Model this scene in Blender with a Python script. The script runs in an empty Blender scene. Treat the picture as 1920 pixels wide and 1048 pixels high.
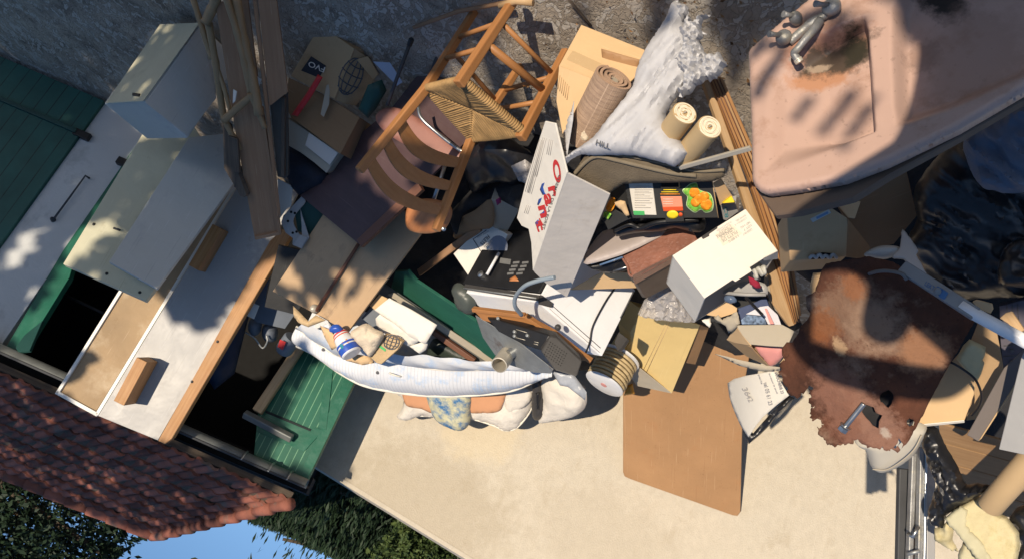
import bpy, bmesh, math, random
import numpy as np
from mathutils import Vector, Matrix, noise, geometry
random.seed(7)
V = Vector
scene = bpy.context.scene
COL = scene.collection
# ---------------------------------------------------------------- camera, sky, sun, exposure
F, CX, CY = 1507.0, 960.0, 524.0                 # focal length and centre in photo pixels
PITCH = math.radians(22.2)
RS, RC = -0.3930, -0.9195                        # roll: the phone was held almost upside down
CAM = V((0, 0, 2.5))
U0 = V((0, math.sin(PITCH), math.cos(PITCH)))
FW = V((0, math.cos(PITCH), -math.sin(PITCH)))
RIGHT = V((RC, 0, 0)) + U0 * RS
UP = V((-RS, 0, 0)) + U0 * RC
cd = bpy.data.cameras.new('camera'); cam = bpy.data.objects.new('camera', cd); COL.objects.link(cam)
cd.sensor_width = 36; cd.lens = 36 * F / 1920; cd.clip_start = 0.02; cd.clip_end = 500
M = Matrix((RIGHT, UP, -FW)).transposed().to_4x4(); M.translation = CAM
cam.matrix_world = M
scene.camera = cam
SUN = V((0.383, -0.846, 0.370)).normalized()
world = bpy.data.worlds.new('World'); scene.world = world; world.use_nodes = True
wn = world.node_tree.nodes; wl = world.node_tree.links
sky = wn.new('ShaderNodeTexSky'); sky.sky_type = 'NISHITA'; sky.sun_disc = False
sky.sun_elevation = math.asin(SUN.z); sky.sun_rotation = math.atan2(SUN.x, SUN.y)
sky.air_density = 1.0; sky.dust_density = 0.6; sky.ozone_density = 2.0
wtc = wn.new('ShaderNodeTexCoord'); wad = wn.new('ShaderNodeVectorMath'); wad.operation = 'ADD'; wad.inputs[1].default_value = (0, 0, 0.34)
wl.new(wtc.outputs['Generated'], wad.inputs[0]); wl.new(wad.outputs[0], sky.inputs[0])      # clear deep sky down to the horizon
whs = wn.new('ShaderNodeHueSaturation'); whs.inputs['Saturation'].default_value = 1.12; wl.new(sky.outputs[0], whs.inputs['Color']); wl.new(whs.outputs[0], wn['Background'].inputs[0]); wn['Background'].inputs[1].default_value = 0.165
sd = bpy.data.lights.new('sun', 'SUN'); sun = bpy.data.objects.new('sun', sd); COL.objects.link(sun)
sd.energy = 4.9; sd.angle = math.radians(0.53); sd.color = (1.0, 0.86, 0.68)
sun.location = SUN * 30; sun.rotation_euler = SUN.to_track_quat('Z', 'Y').to_euler()
vs = scene.view_settings
vs.view_transform = 'Standard'; vs.look = 'None'; vs.exposure = 0.12; vs.gamma = 1.0; vs.use_curve_mapping = False
scene.cycles.use_denoising = True
scene.cycles.max_bounces = 5; scene.cycles.transparent_max_bounces = 6
# ---------------------------------------------------------------- geometry helpers
def ray(px, py):
    dx, dy = px - CX, py - CY
    return (RIGHT * dx - UP * dy) / F + FW
HEAP = [False]
def D(px, py, d):
    if HEAP[0]:        # the low middle of the heap lies deeper, closer to the wall
        w = min(1.0, max(0.0, (py - 280) / 150)); d = d + w * float(np.interp(d, (2.9, 3.6, 4.6, 5.2, 5.9), (.30, .50, .60, .32, 0)))
    return CAM + ray(px, py) * d
def AY(px, py, y):
    r = ray(px, py); return CAM + r * (y / r.y)
def AZ(px, py, z):
    r = ray(px, py); return CAM + r * ((z - CAM.z) / r.z)
def plane(a, b, c):
    n = (b - a).cross(c - a).normalized()
    if n.dot(CAM - a) < 0: n = -n
    return (a, n)
def PL(*t): return plane(*[D(*q) for q in t])
def on(pl, px, py, off=0.0):
    r = ray(px, py); t = (pl[0] + pl[1] * off - CAM).dot(pl[1]) / r.dot(pl[1])
    return CAM + r * t
def proj(p):
    q = p - CAM; z = q.dot(FW)
    return (CX + F * q.dot(RIGHT) / z, CY - F * q.dot(UP) / z, z)
WM = {}
def place(o, mat4, parent=None):
    COL.objects.link(o)
    o.matrix_basis = mat4; WM[o.name] = mat4.copy()
    if parent is not None:
        o.parent = parent
        o.matrix_parent_inverse = WM[parent.name].inverted()
    return o
def tag(o, label=None, cat=None, group=None, kind=None):
    if label: o['label'] = label
    if cat: o['category'] = cat
    if group: o['group'] = group
    if kind: o['kind'] = kind
    return o
def thing(name, label, cat, loc, group=None):
    o = bpy.data.objects.new(name, None); o.empty_display_size = 0.05
    place(o, Matrix.Translation(loc))
    return tag(o, label, cat, group)
def mk(name, vs_, fs, mat, parent=None, frame=None, smooth=False, bevel=0.0, mi=None, seg=2, subsurf=0):
    """vs_ in world space; frame = (origin, X, Y, Z) gives the object's own axes"""
    vs_ = [V(v) for v in vs_]
    if frame is None:
        c = sum(vs_, V()) / len(vs_)
        m = Matrix.Translation(c)
    else:
        o_, X, Y, Z = frame
        m = Matrix((X, Y, Z)).transposed().to_4x4(); m.translation = o_
    inv = m.inverted()
    me = bpy.data.meshes.new(name)
    me.from_pydata([inv @ v for v in vs_], [], fs)
    bm = bmesh.new(); bm.from_mesh(me); bmesh.ops.recalc_face_normals(bm, faces=bm.faces); bm.to_mesh(me); bm.free()
    for mm in (mat if isinstance(mat, (list, tuple)) else [mat]): me.materials.append(mm)
    if mi:
        for p, k in zip(me.polygons, mi): p.material_index = k
    if smooth:
        for p in me.polygons: p.use_smooth = True
    ob = bpy.data.objects.new(name, me)
    place(ob, m, parent)
    if bevel > 0:
        b = ob.modifiers.new('bevel', 'BEVEL'); b.width = bevel; b.segments = seg; b.limit_method = 'ANGLE'; b.angle_limit = 0.7
    if subsurf:
        s = ob.modifiers.new('sub', 'SUBSURF'); s.levels = subsurf; s.render_levels = subsurf
    return ob
def frame_of(pts, n):
    best = max(range(len(pts)), key=lambda i: (pts[(i + 1) % len(pts)] - pts[i]).length)
    X = (pts[(best + 1) % len(pts)] - pts[best]); X = (X - n * X.dot(n)).normalized()
    return (sum(pts, V()) / len(pts), X, n.cross(X), n)
def plate(name, outl, pl, th, mat, parent=None, bevel=0.0015, off=0.0, seg=1, frame=None):
    """flat panel: outline (photo pixels) on its plane, extruded away from the viewer"""
    pl = pl if not isinstance(pl, list) else PL(*pl)
    n = pl[1]
    a = [on(pl, x, y, off) for x, y in outl]
    b = [p - n * th for p in a]
    k = len(a)
    fs = [list(range(k)), list(range(2 * k - 1, k - 1, -1))] + [[i, k + i, k + (i + 1) % k, (i + 1) % k] for i in range(k)]
    return mk(name, a + b, fs, mat, parent, frame or frame_of(a, n), bevel=bevel, seg=seg)
def prism(name, outl, pl, vec, mat, parent=None, bevel=0.002):
    pl = pl if not isinstance(pl, list) else PL(*pl)
    a = [on(pl, x, y) for x, y in outl]; b = [p + vec for p in a]; k = len(a)
    fs = [list(range(k)), list(range(2 * k - 1, k - 1, -1))] + [[i, k + i, k + (i + 1) % k, (i + 1) % k] for i in range(k)]
    return mk(name, a + b, fs, mat, parent, frame_of(a, pl[1]), bevel=bevel)
def hexa(c):
    """corners from origin and three edge vectors"""
    o, a, b, d = c
    return [o, o + a, o + a + b, o + b, o + d, o + a + d, o + a + b + d, o + b + d]
HF = [[0, 3, 2, 1], [4, 5, 6, 7], [0, 1, 5, 4], [1, 2, 6, 5], [2, 3, 7, 6], [3, 0, 4, 7]]
def box(name, o, a, b, d, mat, parent=None, bevel=0.003, seg=2):
    ax = max((a, b, d), key=lambda v: v.length); X = ax.normalized()
    oth = [v for v in (a, b, d) if v is not ax]; Z = X.cross(oth[0]).normalized()
    return mk(name, hexa((o, a, b, d)), HF, mat, parent, (o + (a + b + d) / 2, X, Z.cross(X), Z), bevel=bevel, seg=seg)
def corner(A, dA, B, Cc, Dd, hint=(0.1, 0.1, 0.1)):
    """a rectangular box from its nearest corner and its three neighbours in the photo"""
    a = D(A[0], A[1], dA); dA = (a - CAM).dot(FW); rs = [ray(*B), ray(*Cc), ray(*Dd)]
    x = np.array([dA + h for h in hint])
    def res(x):
        e = [CAM + r * float(t) - a for r, t in zip(rs, x)]
        e = [v / max(v.length, 1e-6) for v in e]
        return np.array([e[0].dot(e[1]), e[1].dot(e[2]), e[0].dot(e[2])])
    lam = 1e-2; r0 = res(x)
    for _ in range(200):
        J = np.zeros((3, 3))
        for k in range(3):
            y = x.copy(); y[k] += 1e-5; J[:, k] = (res(y) - r0) / 1e-5
        st = np.linalg.solve(J.T @ J + lam * np.eye(3), -J.T @ r0)
        st = np.clip(st, -0.08, 0.08)
        r1 = res(x + st)
        if (r1 @ r1) < (r0 @ r0): x = x + st; r0 = r1; lam = max(lam * 0.5, 1e-9)
        else: lam *= 3
        if r0 @ r0 < 1e-12 or lam > 1e9: break
    e = [CAM + r * float(t) - a for r, t in zip(rs, x)]
    pass
    return a, e[0], e[1], e[2]
def carton(name, o, a, b, d, t, mat, parent=None):
    """open box: d is the direction of the open mouth; o the corner of the floor"""
    ea, eb, ed = a.normalized(), b.normalized(), d.normalized()
    vs_, fs = [], []
    def add(o_, x, y, z):
        k = len(vs_); vs_.extend(hexa((o_, x, y, z))); fs.extend([[i + k for i in f] for f in HF])
    add(o, a, b, ed * t)
    add(o + ed * t, a, eb * t, d - ed * t); add(o + b - eb * t + ed * t, a, eb * t, d - ed * t)
    add(o + eb * t + ed * t, ea * t, b - eb * 2 * t, d - ed * t); add(o + a - ea * t + eb * t + ed * t, ea * t, b - eb * 2 * t, d - ed * t)
    return mk(name, vs_, fs, mat, parent, (o, ea, (eb - ea * eb.dot(ea)).normalized(), ea.cross(eb).normalized()))
def tube_data(pts, rad, res=10, caps=True, sq=False):
    pts = [V(p) for p in pts]; n = len(pts)
    rr = rad if isinstance(rad, (list, tuple)) else [rad] * n
    vs_, fs = [], []
    t = (pts[1] - pts[0]).normalized()
    u = t.orthogonal().normalized()
    for i in range(n):
        if i == 0: tn = pts[1] - pts[0]
        elif i == n - 1: tn = pts[-1] - pts[-2]
        else: tn = (pts[i + 1] - pts[i]).normalized() + (pts[i] - pts[i - 1]).normalized()
        tn = tn.normalized() if tn.length > 1e-9 else t
        u = (u - tn * u.dot(tn)); u = u.normalized() if u.length > 1e-6 else tn.orthogonal().normalized()
        w = tn.cross(u); t = tn
        for k in range(res):
            an = 2 * math.pi * (k + (0.5 if sq else 0)) / res
            vs_.append(pts[i] + (u * math.cos(an) + w * math.sin(an)) * rr[i])
    for i in range(n - 1):
        for k in range(res):
            fs.append([i * res + k, i * res + (k + 1) % res, (i + 1) * res + (k + 1) % res, (i + 1) * res + k])
    if caps:
        fs.append(list(range(res - 1, -1, -1))); fs.append([(n - 1) * res + k for k in range(res)])
    return vs_, fs
def tube(name, pts, rad, mat, parent=None, res=10, smooth=True, bevel=0.0):
    vs_, fs = tube_data(pts, rad, res)
    X = (V(pts[-1]) - V(pts[0])).normalized() if (V(pts[-1]) - V(pts[0])).length > 1e-6 else V((1, 0, 0))
    Z = X.orthogonal().normalized()
    o = mk(name, vs_, fs, mat, parent, (sum([V(p) for p in pts], V()) / len(pts), X, Z.cross(X), Z), bevel=bevel)
    if smooth:
        for p in o.data.polygons: p.use_smooth = len(p.vertices) == 4
    return o
def bar(name, p0, p1, w, h, mat, parent=None, side=None, bevel=0.003):
    """square timber from p0 to p1; side = direction of the width"""
    ax = p1 - p0
    s = side if side is not None else ax.orthogonal()
    s = (s - ax * (s.dot(ax) / ax.length_squared)).normalized(); n = ax.normalized().cross(s)
    return box(name, p0 - s * w / 2 - n * h / 2, ax, s * w, n * h, mat, parent, bevel)
def spline(pts, n=8):
    """Catmull-Rom through the points"""
    P = [V(p) for p in pts]; P = [P[0] * 2 - P[1]] + P + [P[-1] * 2 - P[-2]]; out = []
    for i in range(1, len(P) - 2):
        for k in range(n):
            t = k / n; a, b, c, d = P[i - 1:i + 3]
            out.append(0.5 * ((2 * b) + (c - a) * t + (2 * a - 5 * b + 4 * c - d) * t * t + (3 * b - a - 3 * c + d) * t ** 3))
    out.append(P[-2]); return out
def spl2(pts, n=6, closed=True):
    """smooth a closed pixel outline"""
    P = [V((x, y, 0)) for x, y in pts]; k = len(P); out = []
    for i in range(k):
        a, b, c, d = P[(i - 1) % k], P[i], P[(i + 1) % k], P[(i + 2) % k]
        for j in range(n):
            t = j / n
            q = 0.5 * ((2 * b) + (c - a) * t + (2 * a - 5 * b + 4 * c - d) * t * t + (3 * b - a - 3 * c + d) * t ** 3)
            out.append((q.x, q.y))
    return out
def lathe(name, p0, axis, prof, mat, parent=None, res=28, smooth=True):
    """prof: list of (distance along axis, radius)"""
    ax = axis.normalized()
    vs_, fs = [], []
    u = ax.orthogonal().normalized(); w = ax.cross(u)
    for h, r in prof:
        for k in range(res):
            an = 2 * math.pi * k / res
            vs_.append(p0 + ax * h + (u * math.cos(an) + w * math.sin(an)) * max(r, 1e-4))
    for i in range(len(prof) - 1):
        for k in range(res):
            fs.append([i * res + k, i * res + (k + 1) % res, (i + 1) * res + (k + 1) % res, (i + 1) * res + k])
    fs.append(list(range(res - 1, -1, -1))); fs.append([(len(prof) - 1) * res + k for k in range(res)])
    o = mk(name, vs_, fs, mat, parent, (p0, u, w, ax))
    if smooth:
        for p in o.data.polygons: p.use_smooth = len(p.vertices) == 4
        e = o.modifiers.new('split', 'EDGE_SPLIT'); e.split_angle = 0.7
    return o
def inside(x, y, P):
    r = False; j = len(P) - 1
    for i in range(len(P)):
        xi, yi = P[i]; xj, yj = P[j]
        if (yi > y) != (yj > y) and x < (xj - xi) * (y - yi) / (yj - yi) + xi: r = not r
        j = i
    return r
def edge_dist(x, y, A, B):
    d = B - A; L = (d * d).sum(1) + 1e-9
    t = np.clip(((x - A[:, 0]) * d[:, 0] + (y - A[:, 1]) * d[:, 1]) / L, 0, 1)
    return float(np.sqrt((x - A[:, 0] - t * d[:, 0]) ** 2 + (y - A[:, 1] - t * d[:, 1]) ** 2).min())
def blob(name, outl, pl, mat, parent=None, bulge=0.05, width=30, wr=0.0, ws=10.0, step=7, back=0.5, ridge=True,
         seed=0.0, fold=None, holes=(), smooth=True, ragged=0.0, power=0.5, tex=None, folds=None, split=0.0, rough=0.0):
    """soft or bent thing: a filled outline that swells towards the viewer and has a back.
    width = pixels over which the edge rounds, wr = crease height (m), fold(px,py) = extra offset towards viewer"""
    pl = pl if not isinstance(pl, list) else PL(*pl)
    n = pl[1]
    B = []
    for i in range(len(outl)):
        x0, y0 = outl[i]; x1, y1 = outl[(i + 1) % len(outl)]
        L = math.hypot(x1 - x0, y1 - y0); k = max(1, int(L / step))
        nx, ny = ((y1 - y0) / L, -(x1 - x0) / L) if L > 0 else (0, 0)
        for j in range(k):
            t = j / k; rg = ragged(x0, y0) if callable(ragged) else ragged
            q = rg * (noise.noise(V((x0 + (x1 - x0) * t, y0 + (y1 - y0) * t, seed * 7)) * 0.11) + 0.7 * (random.random() - .5)) if rg and (j or rg > 3) else 0
            B.append((x0 + (x1 - x0) * t + nx * q, y0 + (y1 - y0) * t + ny * q))
    loops = [B] + [list(h) for h in holes]
    xs = [p[0] for p in B]; ys = [p[1] for p in B]
    A_ = np.array([p for L in loops for p in L]); B_ = np.array([p for L in loops for p in L[1:] + L[:1]])
    pts = [p for L in loops for p in L]
    edges = []; k0 = 0
    for L in loops:
        edges += [(k0 + i, k0 + (i + 1) % len(L)) for i in range(len(L))]; k0 += len(L)
    nb = len(pts)
    y = min(ys) + step * .5; row = 0
    while y < max(ys):
        x = min(xs) + (step * .5 if row % 2 else 0)
        while x < max(xs):
            qx, qy = x + random.uniform(-.2, .2) * step, y + random.uniform(-.2, .2) * step
            if inside(qx, qy, B) and not any(inside(qx, qy, h) for h in holes) and edge_dist(qx, qy, A_, B_) > step * .45:
                pts.append((qx, qy))
            x += step
        y += step * .87; row += 1
    r = geometry.delaunay_2d_cdt([V(p) for p in pts], edges, [], 0, 1e-4)
    P2 = [(p.x, p.y) for p in r[0]]
    fs = []
    for f in r[2]:
        cx_ = sum(P2[i][0] for i in f) / len(f); cy_ = sum(P2[i][1] for i in f) / len(f)
        if inside(cx_, cy_, B) and not any(inside(cx_, cy_, h) for h in holes): fs.append(list(f))
    used = sorted({i for f in fs for i in f}); mp = {i: k for k, i in enumerate(used)}
    P2 = [P2[i] for i in used]; fs = [[mp[i] for i in f] for f in fs]
    bset = {}
    for f in fs:
        for i in range(len(f)):
            e = (f[i], f[(i + 1) % len(f)]); bset[e] = 1
    bnd = [e for e in bset if (e[1], e[0]) not in bset]
    top, bot = [], []
    for (x, y) in P2:
        w = on(pl, x, y)
        ed = edge_dist(x, y, A_, B_)
        h = min(1.0, ed / max(width, 1e-3)); h = (1 - (1 - h) ** 2) ** power
        z = bulge * h
        q = w * ws + V((seed * 13.1, seed * 3.7, seed))
        if wr:
            nn = noise.fractal(q, 0.9, 2.1, 4)
            if ridge: nn = (1 - abs(noise.noise(q * 0.9)) * 2.4) * 0.6 + nn * 0.45 - abs(noise.noise(q * 2.3 + V((5, 1, 2)))) * 0.6
            z += wr * nn * (0.35 + 0.65 * h)
        if folds:      # long creases: (angle in photo, length px, spacing px, height m)
            an, fl_, fs_, fh = folds; ca, sa = math.cos(an), math.sin(an)
            q2 = V(((x * ca + y * sa) / fl_, (-x * sa + y * ca) / fs_, seed * 3.3))
            q2 += V((0, .5 * noise.noise(q2 * .7 + V((9, 0, 0))), 0))
            z += fh * ((1 - abs(noise.noise(q2)) * 2.6) * .7 + (1 - abs(noise.noise(q2 * 2.1 + V((4, 4, 4)))) * 2.6) * .4) * (.25 + .75 * h)
        if rough: z += random.uniform(-rough, rough) * (.3 + .7 * h)
        if fold: z += fold(x, y)
        to = (CAM - w).normalized()
        top.append(w + (n * 0.6 + to * 0.4).normalized() * z)
        bz = max(0.0015, bulge * back * h) if bulge else back
        bot.append(top[-1] - n * back if not bulge else w - n * bz)
    k = len(top)
    F2 = [f for f in fs] + [[k + i for i in reversed(f)] for f in fs]
    for a, b in bnd: F2.append([b, a, k + a, k + b])
    o = mk(name, top + bot, F2, mat, parent, tex or frame_of([on(pl, *q) for q in outl[:max(3, min(len(outl), 12))]], n), smooth=smooth)
    if split:
        e = o.modifiers.new('sharp_creases', 'EDGE_SPLIT'); e.split_angle = split
    return o
def jag(P, amp=.28, depth=2):
    """torn edge: break every stretch of an open outline again and again"""
    for _ in range(depth):
        Q = [P[0]]
        for a, b in zip(P, P[1:]):
            L = math.hypot(b[0] - a[0], b[1] - a[1])
            if L > 3.2:
                t = random.uniform(.35, .65); k = random.uniform(-amp, amp) * L
                Q.append((a[0] + (b[0] - a[0]) * t - (b[1] - a[1]) / L * k, a[1] + (b[1] - a[1]) * t + (b[0] - a[0]) / L * k))
            Q.append(b)
        P = Q
    return P
def text(s, pl, p0, p1, p2, mat, parent, name='lettering', off=0.0015, font_w=1.0):
    """flat lettering on a plane: p0 lower-left, p1 lower-right, p2 upper-left corner of the line, in photo pixels"""
    cu = bpy.data.curves.new('t', 'FONT'); cu.body = s; cu.size = 1; cu.offset = 0.012 * font_w
    to = bpy.data.objects.new('t', cu); COL.objects.link(to)
    dg = bpy.context.evaluated_depsgraph_get()
    me = bpy.data.meshes.new_from_object(to.evaluated_get(dg))
    bpy.data.objects.remove(to); bpy.data.curves.remove(cu)
    vs0 = [v.co.copy() for v in me.vertices]; fs = [list(p.vertices) for p in me.polygons]
    bpy.data.meshes.remove(me)
    if not vs0: return None
    x0 = min(v.x for v in vs0); x1 = max(v.x for v in vs0); y0 = min(v.y for v in vs0); y1 = max(v.y for v in vs0)
    o, a, b = on(pl, *p0, off), on(pl, *p1, off), on(pl, *p2, off)
    W = [o + (a - o) * ((v.x - x0) / (x1 - x0)) + (b - o) * ((v.y - y0) / (y1 - y0)) for v in vs0]
    return mk(name, W, fs, mat, parent)
def merged(name, parts, mat, parent=None, smooth=False, bevel=0.0, frame=None):
    vs_, fs = [], []
    for v, f in parts:
        k = len(vs_); vs_ += list(v); fs += [[i + k for i in q] for q in f]
    return mk(name, vs_, fs, mat, parent, frame, smooth=smooth, bevel=bevel)
# ---------------------------------------------------------------- materials
def srgb(r, g, b):
    f = lambda c: c / 12.92 if c <= 0.04045 else ((c + 0.055) / 1.055) ** 2.4
    return (f(r / 255), f(g / 255), f(b / 255), 1)
def mat(name, col, rough=0.6, var=0.15, scale=6.0, bump=0.15, bscale=40.0, metal=0.0, stain=None, stain_amt=0.0, stain_scale=3.0,
        grain=None, spec=0.4, coat=0.0, stretch=(1, 1, 1), speck=0.0, trans=0.0, alpha=1.0, detail=6, sheen=0.0):
    """procedural surface: base colour with two-scale mottling, optional stains, grain along local X, specks, bump"""
    m = bpy.data.materials.new(name); m.use_nodes = True
    N = m.node_tree.nodes; L = m.node_tree.links; b = N['Principled BSDF']
    tc = N.new('ShaderNodeTexCoord'); mp = N.new('ShaderNodeMapping'); L.new(tc.outputs['Object'], mp.inputs[0])
    mp.inputs['Scale'].default_value = stretch
    oi = N.new('ShaderNodeObjectInfo'); ad = N.new('ShaderNodeVectorMath'); ad.operation = 'ADD'
    rn = N.new('ShaderNodeCombineXYZ'); mu = N.new('ShaderNodeMath'); mu.operation = 'MULTIPLY'; mu.inputs[1].default_value = 37.0
    L.new(oi.outputs['Random'], mu.inputs[0]); L.new(mu.outputs[0], rn.inputs[0]); L.new(mu.outputs[0], rn.inputs[1])
    L.new(mp.outputs[0], ad.inputs[0]); L.new(rn.outputs[0], ad.inputs[1])
    vec = ad.outputs[0]
    def nz(s, d=detail, r=0.6, v=vec):
        t = N.new('ShaderNodeTexNoise'); t.inputs['Scale'].default_value = s; t.inputs['Detail'].default_value = d
        t.inputs['Roughness'].default_value = r; L.new(v, t.inputs['Vector']); return t.outputs['Fac']
    def ramp(x, a, c):
        r = N.new('ShaderNodeMapRange'); r.inputs[1].default_value = a; r.inputs[2].default_value = c
        L.new(x, r.inputs[0]); return r.outputs[0]
    def mix(fac, a, c, mode='MIX'):
        x = N.new('ShaderNodeMix'); x.data_type = 'RGBA'; x.blend_type = mode
        if isinstance(fac, float): x.inputs[0].default_value = fac
        else: L.new(fac, x.inputs[0])
        for k, q in ((6, a), (7, c)):
            if isinstance(q, tuple): x.inputs[k].default_value = q
            else: L.new(q, x.inputs[k])
        return x.outputs[2]
    c0 = col
    dark = tuple(x * (1 - var) for x in c0[:3]) + (1,); lite = tuple(min(1, x * (1 + var * .6)) for x in c0[:3]) + (1,)
    cur = mix(ramp(nz(scale), 0.3, 0.7), dark, lite)
    if grain:
        mp2 = N.new('ShaderNodeMapping'); mp2.inputs['Scale'].default_value = (grain[1], grain[2], grain[2]); L.new(vec, mp2.inputs[0])
        g = nz(1.0, 8, 0.7, mp2.outputs[0])
        cur = mix(ramp(g, 0.35, 0.7), cur, grain[0])
    if stain:
        cur = mix(ramp(nz(stain_scale, 10, 0.68), 0.62 - 0.25 * stain_amt, 0.70 - 0.12 * stain_amt), cur, stain)
    if speck:
        sp = ramp(nz(bscale * 2.2, 2, 0.5), 0.66, 0.72)
        k = N.new('ShaderNodeMath'); k.operation = 'MULTIPLY'; k.inputs[1].default_value = speck; L.new(sp, k.inputs[0])
        cur = mix(k.outputs[0], cur, tuple(x * .25 for x in c0[:3]) + (1,))
    L.new(cur, b.inputs['Base Color'])
    rr = N.new('ShaderNodeMapRange'); rr.inputs[3].default_value = max(0.03, rough - .12); rr.inputs[4].default_value = min(1, rough + .12)
    L.new(nz(scale * 2.3), rr.inputs[0]); L.new(rr.outputs[0], b.inputs['Roughness'])
    b.inputs['Metallic'].default_value = metal; b.inputs['Specular IOR Level'].default_value = spec
    b.inputs['Coat Weight'].default_value = coat; b.inputs['Transmission Weight'].default_value = trans; b.inputs['Alpha'].default_value = alpha
    if bump:
        bp = N.new('ShaderNodeBump'); bp.inputs['Strength'].default_value = bump; bp.inputs['Distance'].default_value = 0.01
        L.new(nz(bscale, 8, 0.65) if not grain else g, bp.inputs['Height']); L.new(bp.outputs[0], b.inputs['Normal'])
    m['io'] = 1
    return m
def crease(m, scale, strength, warp=.25, dist=.012):
    """crumpled-film bump: sharp ridges between flat facets"""
    N, L, b = nodes(m)
    tc = N.new('ShaderNodeTexCoord'); w = N.new('ShaderNodeTexNoise'); w.inputs['Scale'].default_value = scale * .7; w.inputs['Detail'].default_value = 4
    L.new(tc.outputs['Object'], w.inputs['Vector'])
    ad = N.new('ShaderNodeVectorMath'); ad.operation = 'MULTIPLY_ADD'; ad.inputs[1].default_value = (warp, warp, warp); L.new(w.outputs['Color'], ad.inputs[0]); L.new(tc.outputs['Object'], ad.inputs[2])
    hs = []
    for k, s in enumerate((scale, scale * 2.7)):
        v = N.new('ShaderNodeTexVoronoi'); v.feature = 'F1'; v.inputs['Scale'].default_value = s; L.new(ad.outputs[0], v.inputs['Vector'])
        p = N.new('ShaderNodeMath'); p.operation = 'MULTIPLY'; p.inputs[1].default_value = (1.0, .4)[k]; L.new(v.outputs['Distance'], p.inputs[0]); hs.append(p.outputs[0])
    a = N.new('ShaderNodeMath'); a.operation = 'ADD'; L.new(hs[0], a.inputs[0]); L.new(hs[1], a.inputs[1])
    bp = N.new('ShaderNodeBump'); bp.inputs['Strength'].default_value = strength; bp.inputs['Distance'].default_value = dist; L.new(a.outputs[0], bp.inputs['Height'])
    if b.inputs['Normal'].links: L.new(b.inputs['Normal'].links[0].from_socket, bp.inputs['Normal'])
    L.new(bp.outputs[0], b.inputs['Normal']); return m
def wear(m, dark, light, amt=.5, dent=.25):
    """handling marks: crossing scratches, scuffs and shallow dents"""
    N, L, b = nodes(m); tc = N.new('ShaderNodeTexCoord')
    cur = b.inputs['Base Color'].links[0].from_socket
    for k, (rot, sc, col, lo) in enumerate(((.5, (3, 130, 3), light, .66), (-.9, (2.2, 95, 3), dark, .67), (1.9, (4, 110, 3), light, .68), (0, (7, 7, 7), dark, .62))):
        mp = N.new('ShaderNodeMapping'); mp.inputs['Rotation'].default_value = (0, 0, rot); mp.inputs['Scale'].default_value = sc; mp.inputs['Location'].default_value = (k * 3.7, k, 0); L.new(tc.outputs['Object'], mp.inputs[0])
        nz = N.new('ShaderNodeTexNoise'); nz.inputs['Scale'].default_value = 1; nz.inputs['Detail'].default_value = 3 if k < 3 else 10; nz.inputs['Roughness'].default_value = .5 if k < 3 else .75; L.new(mp.outputs[0], nz.inputs['Vector'])
        mr = N.new('ShaderNodeMapRange'); mr.inputs[1].default_value = lo; mr.inputs[2].default_value = lo + .05; mr.inputs[4].default_value = amt; L.new(nz.outputs['Fac'], mr.inputs[0])
        x = N.new('ShaderNodeMix'); x.data_type = 'RGBA'; L.new(mr.outputs[0], x.inputs[0]); L.new(cur, x.inputs[6]); x.inputs[7].default_value = col; cur = x.outputs[2]
    L.new(cur, b.inputs['Base Color'])
    dn = N.new('ShaderNodeTexNoise'); dn.inputs['Scale'].default_value = 6; dn.inputs['Detail'].default_value = 3; L.new(tc.outputs['Object'], dn.inputs['Vector'])
    bp = N.new('ShaderNodeBump'); bp.inputs['Strength'].default_value = dent; bp.inputs['Distance'].default_value = .03; L.new(dn.outputs['Fac'], bp.inputs['Height'])
    if b.inputs['Normal'].links: L.new(b.inputs['Normal'].links[0].from_socket, bp.inputs['Normal'])
    L.new(bp.outputs[0], b.inputs['Normal']); return m
def nodes(m): return m.node_tree.nodes, m.node_tree.links, m.node_tree.nodes['Principled BSDF']
def flat(name, col, rough=0.6, var=0.06): return mat(name, col, rough, var, 8, 0.05)
# ---------------------------------------------------------------- palette
Wd = dict
M_conc = mat('rendered_concrete', (0.525, 0.468, 0.372, 1), 0.92, 0.07, 22, 0.55, 130, stain=(0.47, 0.41, 0.315, 1), stain_amt=0.22, stain_scale=6, speck=0.25, stretch=(1, 1, .7), detail=10)
M_white_wall = mat('white_render', (0.52, 0.53, 0.52, 1), 0.9, 0.08, 1.5, 0.2, 50, stain=(0.40, 0.41, 0.40, 1), stain_amt=0.2)
M_green = mat('green_paint', (0.011, 0.105, 0.062, 1), 0.42, 0.2, 3, 0.08, 30, stain=(0.03, 0.13, 0.085, 1), stain_amt=0.25)
M_green_dark = mat('dark_green_paint', (0.012, 0.060, 0.050, 1), 0.55, 0.2, 4, 0.08, 30)
M_groove = flat('groove_paint', (0.20, 0.42, 0.27, 1), 0.6)
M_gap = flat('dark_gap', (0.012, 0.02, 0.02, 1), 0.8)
M_zinc = mat('zinc', (0.20, 0.21, 0.20, 1), 0.55, 0.25, 5, 0.1, 30, metal=0.5)
M_dark_in = flat('dark_interior', (0.006, 0.006, 0.006, 1), 0.95)  # near-black puts the shade inside openings and holes into the colour
M_cream = mat('cream_enamel', (0.52, 0.50, 0.36, 1), 0.5, 0.07, 2.5, 0.04, 20, stain=(0.42, 0.40, 0.28, 1), stain_amt=0.15)
M_grey_panel = mat('grey_white_laminate', (0.50, 0.495, 0.45, 1), 0.55, 0.06, 2, 0.03, 20, stain=(0.42, 0.42, 0.40, 1), stain_amt=0.15)
M_white_lam = mat('white_laminate', (0.34, 0.333, 0.32, 1), 0.45, 0.05, 2, 0.03, 20, stain=(0.48, 0.46, 0.42, 1), stain_amt=0.15)
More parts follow.
